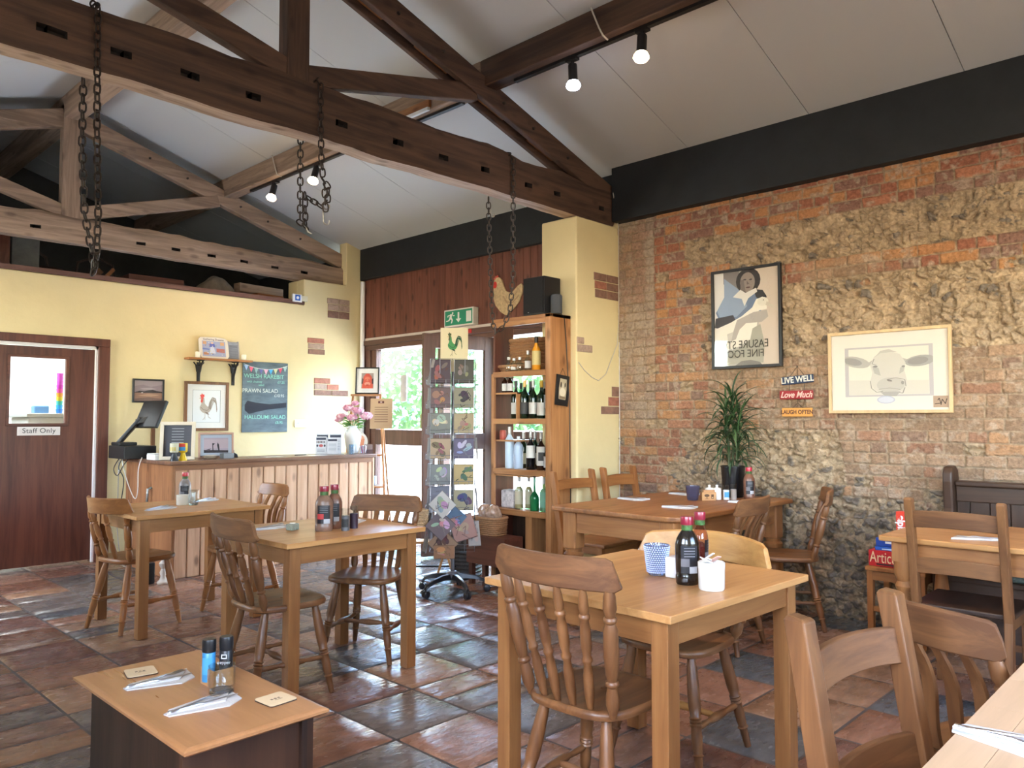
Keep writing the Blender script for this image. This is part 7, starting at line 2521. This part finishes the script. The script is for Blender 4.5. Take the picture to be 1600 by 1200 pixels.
def grinder(label, loc, capc, bodyc, labc=None, h=.105, r=.021, clear_top=False, group='salt and pepper grinders'):
    t = thing('grinder', label, 'grinder', loc, CAMF, group)
    m = mat('grinder_%02d%02d%02d' % tuple(int(c * 99) for c in bodyc), bodyc, .3)
    if clear_top:
        MB().lathe([(r, 0), (r, h * .72), (r * .9, h * .74)], n=20).build('body', m, t, smooth=40)
        MB().lathe([(r * .95, h * .74), (r * 1.0, h * 1.1), (r * .9, h * 1.1), (r * .85, h * .76)], n=20, cap=False).build('cap', pane_mat('tumbler_glass', (.93, .95, .95), 2.2), t, smooth=40)
    else:
        MB().lathe([(r * .96, 0), (r, .003), (r, h * .68), (r * .95, h * .69)], n=20).build('body', m, t, smooth=40)
        MB().lathe([(r * 1.03, h * .70), (r * 1.06, h * .74), (r * 1.06, h * .96), (r * .98, h)], n=20).build('cap', mat('grinder_cap_%02d' % int(capc[0] * 99), capc, .3), t, smooth=40)
    if labc is not None:
        lm = MB(); V = []; n = 8
        for z in (h * .18, h * .58):
            for k in range(n + 1):
                th = R(-90 - 50 + 100 * k / n); V.append((r * 1.02 * math.cos(th), r * 1.02 * math.sin(th), z))
        lm.v = V; lm.f = [(k, k + 1, k + n + 2, k + n + 1) for k in range(n)]; lm.mi = [0] * n
        lm.build('label', flat_mat(labc), t, fix=False)
    return t


# coffee table setting
CZ = .4655
h = thing('cruet_holder', 'small pale wooden cruet block on the low table', 'holder', (1.205, 2.50, CZ), 0)
MB().bx(-.035, .035, -.045, .045, 0, .012).bx(-.035, -.029, -.045, .045, .012, .055).bx(.029, .035, -.045, .045, .012, .055).bx(-.029, .029, -.045, -.039, .012, .055).bx(-.029, .029, .039, .045, .012, .055).build('tray', wd('table', 'x'), h, bevel=.001)
grinder('blue grinder with black cap on the low table', (1.182, 2.512, CZ + .0125), (.015, .015, .017), (.05, .26, .52), (.08, .36, .62), h=.135)
t = grinder('black pepper grinder with white lettering on the low table', (1.228, 2.485, CZ + .0125), (.015, .015, .017), (.02, .02, .022), None, h=.14)
text('pepper', .0150, flat_mat((.6, .6, .6)), t, (0, -.0216, .060)); MB().bx(-.009, .009, -.0216, -.0210, .072, .086).bx(-.006, .006, -.0220, -.0216, .075, .083, 1).build('emblem', [flat_mat((.6, .6, .6)), flat_mat((.02, .02, .02))], t)
tumbler('clear whisky tumbler on the low table in front of the grinders', (1.175, 2.405, CZ), r=.041, h=.088)
for x, y, rz, lab in ((1.075, 2.795, -12, 'pale square coaster with small print at the far end of the low table'), (1.262, 2.222, 4, 'pale square coaster with small print at the near corner of the low table')):
    t = thing('coaster', lab, 'coaster', (x, y, CZ), rz, 'coasters on the low table')
    pts = []
    for cx_, cy_, a0 in ((.038, .038, 0), (-.038, .038, 90), (-.038, -.038, 180), (.038, -.038, 270)):
        for k in range(5): pts.append((cx_ + .010 * math.cos(R(a0 + 22.5 * k)), cy_ + .010 * math.sin(R(a0 + 22.5 * k))))
    MB().slab(pts, 0, .003).build('underside', mat('cork_dark', (.05, .03, .02), .8), t)
    MB().slab([(p[0] * .985, p[1] * .985) for p in pts], .003, .0052).build('face', mat('coaster_cream', (.66, .52, .33), .5), t)
    m = MB()
    for q in range(3): m.bx(-.018 + .012 * q, -.010 + .012 * q, -.004, .006, .0053, .0056)
    m.bx(-.01, .016, -.012, -.009, .0053, .0056)
    m.build('print', flat_mat((.2, .14, .09)), t)


def setting(loc, rz, label_n, label_f, label_k, s=1.0, open_=34, knife=True):
    """white paper napkin folded to a long point with a fork and a knife lying on it"""
    n = thing('napkin', label_n, 'napkin', loc, rz, 'paper napkins')
    NP = mat('napkin_white', (.58, .575, .57), .8, bump=.3, bscale=200)
    m = MB()
    L = .205 * s
    m.slab([(-L / 2, -.010), (L * .22, -.078), (L * .50, -.052), (L * .60, .038), (L * .2, .034), (-L / 2, .020)], 0, .0036)
    m.build('lower_fold', NP, n)
    m = MB()
    m.slab([(-L / 2, .0), (L * .28, -.040), (L * .60, .040), (-L / 2 + .02, .026)], .0038, .0090)
    m.build('upper_fold', NP, n)
    c, s_ = math.cos(R(rz)), math.sin(R(rz))
    def w(x, y): return (loc[0] + x * c - y * s_, loc[1] + x * s_ + y * c)
    f = thing('fork', label_f, 'fork', (*w(.0, .004), loc[2] + .0094), rz + 5, 'forks on the napkins')
    m = MB(); rr = []
    for x, wd_, z in ((-.095, .0065, .001), (-.06, .0050, .002), (.0, .0032, .004), (.030, .0035, .006), (.042, .0090, .004), (.060, .0115, .003)):
        x *= s; rr.append([(x, -wd_, z), (x, wd_, z), (x, wd_ * .8, z + .0022), (x, -wd_ * .8, z + .0022)])
    m.rings(rr)
    for k in range(4):
        y = -.0092 + k * .0061
        m.beam((.058 * s, y, .004), (.098 * s, y * .9, .0065), .0030, .0018)
    m.build('body', STEEL, f, smooth=40)
    if knife:
        k_ = thing('knife', label_k, 'knife', (*w(.002, -.012), loc[2] + .0094), rz - 7, 'knives on the napkins')
        m = MB(); rr = []
        for x, a, b in ((-.102, .0055, .0055), (-.05, .0050, .0050), (-.012, .0042, .0042), (.0, .0050, .0062), (.06, .0045, .0085), (.09, .0040, .0070), (.105, .0020, .0)):
            x *= s; hh = .0036 if x < 0 else .0014
            rr.append([(x, -a, .0), (x, b, .0), (x, b * .8, hh), (x, -a * .8, hh)])
        m.rings(rr); m.build('body', STEEL, k_, smooth=40)


setting((1.075, 2.655, CZ), 4, 'folded white napkin at the far place of the low table', 'steel fork on the far napkin of the low table', 'steel knife on the far napkin of the low table', 1.0)
setting((1.080, 2.345, CZ), 8, 'folded white napkin at the near place of the low table', 'steel fork on the near napkin of the low table', 'steel knife on the near napkin of the low table', 1.05)
setting((2.15, 3.86, TZ), 15, 'white napkin left of the glass cube, middle left table', 'fork on the napkin left of the glass cube', 'knife on the napkin left of the glass cube')
setting((2.60, 3.75, TZ), 60, 'white napkin behind the grinders, middle left table', 'fork on the napkin behind the grinders', 'knife on the napkin behind the grinders')
setting((2.10, 5.22, TZ), 30, 'white napkin at the left place of the furthest light table', 'fork at the left place of the furthest light table', 'knife at the left place of the furthest light table', 1.1)
setting((2.53, 5.50, TZ), 35, 'white napkin at the right place of the furthest light table', 'fork at the right place of the furthest light table', 'knife at the right place of the furthest light table', 1.1)
BZ = .7755
setting((4.55, 3.20, BZ), -75, 'white napkin at the far left place of the farmhouse table', 'fork at the far left place of the farmhouse table', 'knife at the far left place of the farmhouse table')
setting((4.32, 2.68, BZ), -60, 'white napkin at the near left place of the farmhouse table', 'fork at the near left place of the farmhouse table', 'knife at the near left place of the farmhouse table')
setting((5.12, 3.14, BZ), -75, 'white napkin at the far right place of the farmhouse table', 'fork at the far right place of the farmhouse table', 'knife at the far right place of the farmhouse table')
setting((4.90, 2.53, BZ), -55, 'white napkin in front of the salt pots on the farmhouse table', 'fork in front of the salt pots on the farmhouse table', 'knife in front of the salt pots on the farmhouse table')
setting((4.33, 1.00, TZ), 110, 'white napkin on the right pine table seen through the ladder-back chair', 'fork on the right pine table', 'knife on the right pine table')
setting((4.83, 1.20, TZ), 100, 'white napkin at the far side of the right pine table', 'fork at the far side of the right pine table', 'knife at the far side of the right pine table')
setting((1.655, .325, TZ), -83, 'white napkin on the pale table at the bottom right corner', 'fork on the bottom right corner table', 'knife with dull steel handle at the bottom right corner', 1.05)

# middle left table
t = thing('glass_tealight', 'small ribbed glass tealight cube on the middle left table', 'candle holder', (2.19, 3.71, TZ), 20)
MB().bx(-.028, .028, -.022, .022, 0, .034).build('glass', mat('ribbed_glass', (.45, .50, .38), .15, trans=.5, bump=1, bscale=160), t, bevel=.004)
MB().lathe([(.015, .0345), (.015, .038)], n=16).build('candle', mat('candle_wax', (.75, .70, .58), .4), t, smooth=40)
grinder('clear topped grinder with black label on the middle left table', (2.375, 3.495, TZ), (.6, .6, .6), (.10, .10, .11), (.02, .02, .02), h=.105, r=.022, clear_top=True)
grinder('clear topped grinder with plum coloured body on the middle left table', (2.455, 3.535, TZ), (.6, .6, .6), (.035, .02, .035), None, h=.108, r=.022, clear_top=True)
# furthest light table
for x, y, lab in ((2.315, 5.36, 'cream ceramic pot in front of the sauce bottle, furthest table, left'), (2.425, 5.50, 'cream ceramic pot right of the sauce bottle, furthest table')):
    t = thing('cream_pot', lab, 'pot', (x, y, TZ)); MB().lathe([(.036, 0), (.040, .004), (.040, .068), (.037, .068), (.036, .01)], n=28, cap=False).build('body', mat('pot_cream', (.62, .56, .45), .3), t, smooth=50)
    MB().lathe([(.0005, .058), (.0365, .058), (.0365, .060), (.0005, .0601)][::-1], n=24, cap=False).build('sachets', mat('sugar_white', (.74, .72, .68), .9), t)
tumbler('clear tumbler in front of the sauce bottle on the furthest table', (2.36, 5.29, TZ), r=.034, h=.105)

# farmhouse table
t = thing('mauve_tumbler', 'mauve glass tumbler on the farmhouse table', 'glass', (4.80, 2.86, BZ))
MB().lathe([(.034, 0), (.038, .005), (.050, .10), (.047, .10), (.035, .008)], n=28, cap=False).build('glass', mat('mauve_glass', (.10, .09, .15), .2, trans=.5), t, smooth=60)
MB().lathe([(.030, .006), (.036, .03), (.036, .032)], n=24).build('candle', mat('candle_violet', (.16, .13, .22), .5), t, smooth=50)
t = thing('card_holder', 'small pale wooden block with a burnt tree stamp on the farmhouse table', 'holder', (4.86, 2.765, BZ), CAMF)
MB().bx(-.055, .045, -.012, .012, 0, .058).bx(-.035, .045, .02, .05, 0, .070).build('block', wd('table', 'x'), t, bevel=.002)
artwork('stamp', t, [((.10, .05, .02), ell(.33, .62, .20, .20)), ((.10, .05, .02), [(.30, .2), (.37, .2), (.35, .5), (.31, .5)]), ((.10, .05, .02), [(.18, .14), (.5, .14), (.5, .18), (.18, .18)]), ((.10, .05, .02), [(.66, .2), (.86, .2), (.86, .78), (.66, .78)]), ((.66, .45, .22), [(.70, .3), (.82, .3), (.82, .4), (.70, .4)])], -.05, .004, .09, .05, -.0125)
for x, y, lab in ((4.965, 2.765, 'white ceramic salt pot with a knob lid on the farmhouse table'), (4.94, 2.81, 'second white ceramic pot half behind the first on the farmhouse table')):
    t = thing('salt_pot', lab, 'pot', (x, y, BZ)); MB().lathe([(.028, 0), (.030, .004), (.030, .070), (.026, .080), (.010, .083), (.008, .090), (.010, .097), (.005, .101)], n=24).build('body', CER, t, smooth=50)
grinder('blue and white salt grinder on the farmhouse table', (5.005, 2.715, BZ), (.6, .6, .6), (.62, .64, .66), (.07, .32, .62), h=.092, r=.021, clear_top=True)
grinder('clear pepper grinder on the farmhouse table beside the blue one', (5.035, 2.675, BZ), (.6, .6, .6), (.30, .26, .24), None, h=.098, r=.020, clear_top=True)


def plant():
    t = thing('potted_plant', 'potted dracaena with arching dark leaves in a black pot on the farmhouse table', 'plant', (5.20, 2.765, BZ))
    MB().lathe([(.068, 0), (.072, .004), (.085, .215), (.088, .217), (.088, .225), (.080, .225), (.078, .20)], n=32, cap=False).build('pot', mat('pot_black', (.008, .008, .010), .25), t, smooth=40)
    MB().lathe([(.0005, .195), (.078, .195), (.078, .200), (.0005, .201)][::-1], n=24, cap=False).build('soil', mat('soil', (.03, .02, .015), .95, bump=1, bscale=80), t)
    r = random.Random(6)
    LM = [mat('dracaena_leaf', (.022, .055, .018), .4), mat('dracaena_leaf_light', (.05, .10, .035), .4)]
    st = MB()
    heads = []
    for k, (dx, dy, h_) in enumerate(((0, 0, .50), (.022, -.02, .38), (-.022, .02, .44), (.01, .03, .32), (-.01, -.03, .27))):
        st.tube([(dx, dy, .19), (dx * 1.2 + .005, dy * 1.2, .19 + h_ * .5), (dx * 1.6, dy * 1.6, .19 + h_)], [.009, .008, .006], 7)
        heads.append((dx * 1.6, dy * 1.6, .19 + h_))
    st.build('stems', mat('plant_stem', (.06, .075, .03), .6), t, smooth=60)
    m = MB()
    def leaf(p, a, L, el, droop, w):
        pts = []
        d = Vector((math.cos(a), math.sin(a), 0))
        x = 0; z = 0; e = el
        n = 8
        for i in range(n + 1):
            pts.append((p + d * x + Vector((0, 0, z)), i / n))
            x += L / n * math.cos(e); z += L / n * math.sin(e); e -= droop / n
        s = Vector((-d.y, d.x, 0))
        V = []
        for q, f in pts:
            ww = w * (math.sin(min(1, f * 1.2 + .12) * PI * .62) if f < 1 else 0) * (1 - f ** 3)
            V += [q - s * ww + Vector((0, 0, ww * .5)), q, q + s * ww + Vector((0, 0, ww * .5))]
        F_ = []
        for i in range(n):
            F_ += [(3 * i, 3 * i + 1, 3 * i + 4, 3 * i + 3), (3 * i + 1, 3 * i + 2, 3 * i + 5, 3 * i + 4)]
        m.add(V, F_, 0 if r.random() < .7 else 1)
    for hi, (hx, hy, hz) in enumerate(heads):
        nl = (40, 30, 34, 24, 22)[hi]
        for k in range(nl):
            f = k / nl
            leaf(Vector((hx, hy, max(.24, hz - .30 * f))), k * 2.399 + hi, r.uniform(.20, .36), R(82 - 46 * f + r.uniform(-10, 10)), R(70 + 80 * f + r.uniform(-20, 40)), r.uniform(.008, .012))
    # keep the leaves off the wall
    for i, v in enumerate(m.v):
        if v[0] > .20: m.v[i] = (.20 + (v[0] - .20) * .1, v[1], v[2])
    m.build('leaves', LM, t, smooth=50, fix=False)


plant()
# socket with black plug low on the brick wall behind the farmhouse table
t = socket('wall_socket', 'white wall socket with black plugs under the farmhouse table', 5.25, .50, .20, .10, WHITE, y=3.955)
MB().bx(-.03, .01, -.05, -.013, -.03, .03).build('plug', BLACK, t, bevel=.006)
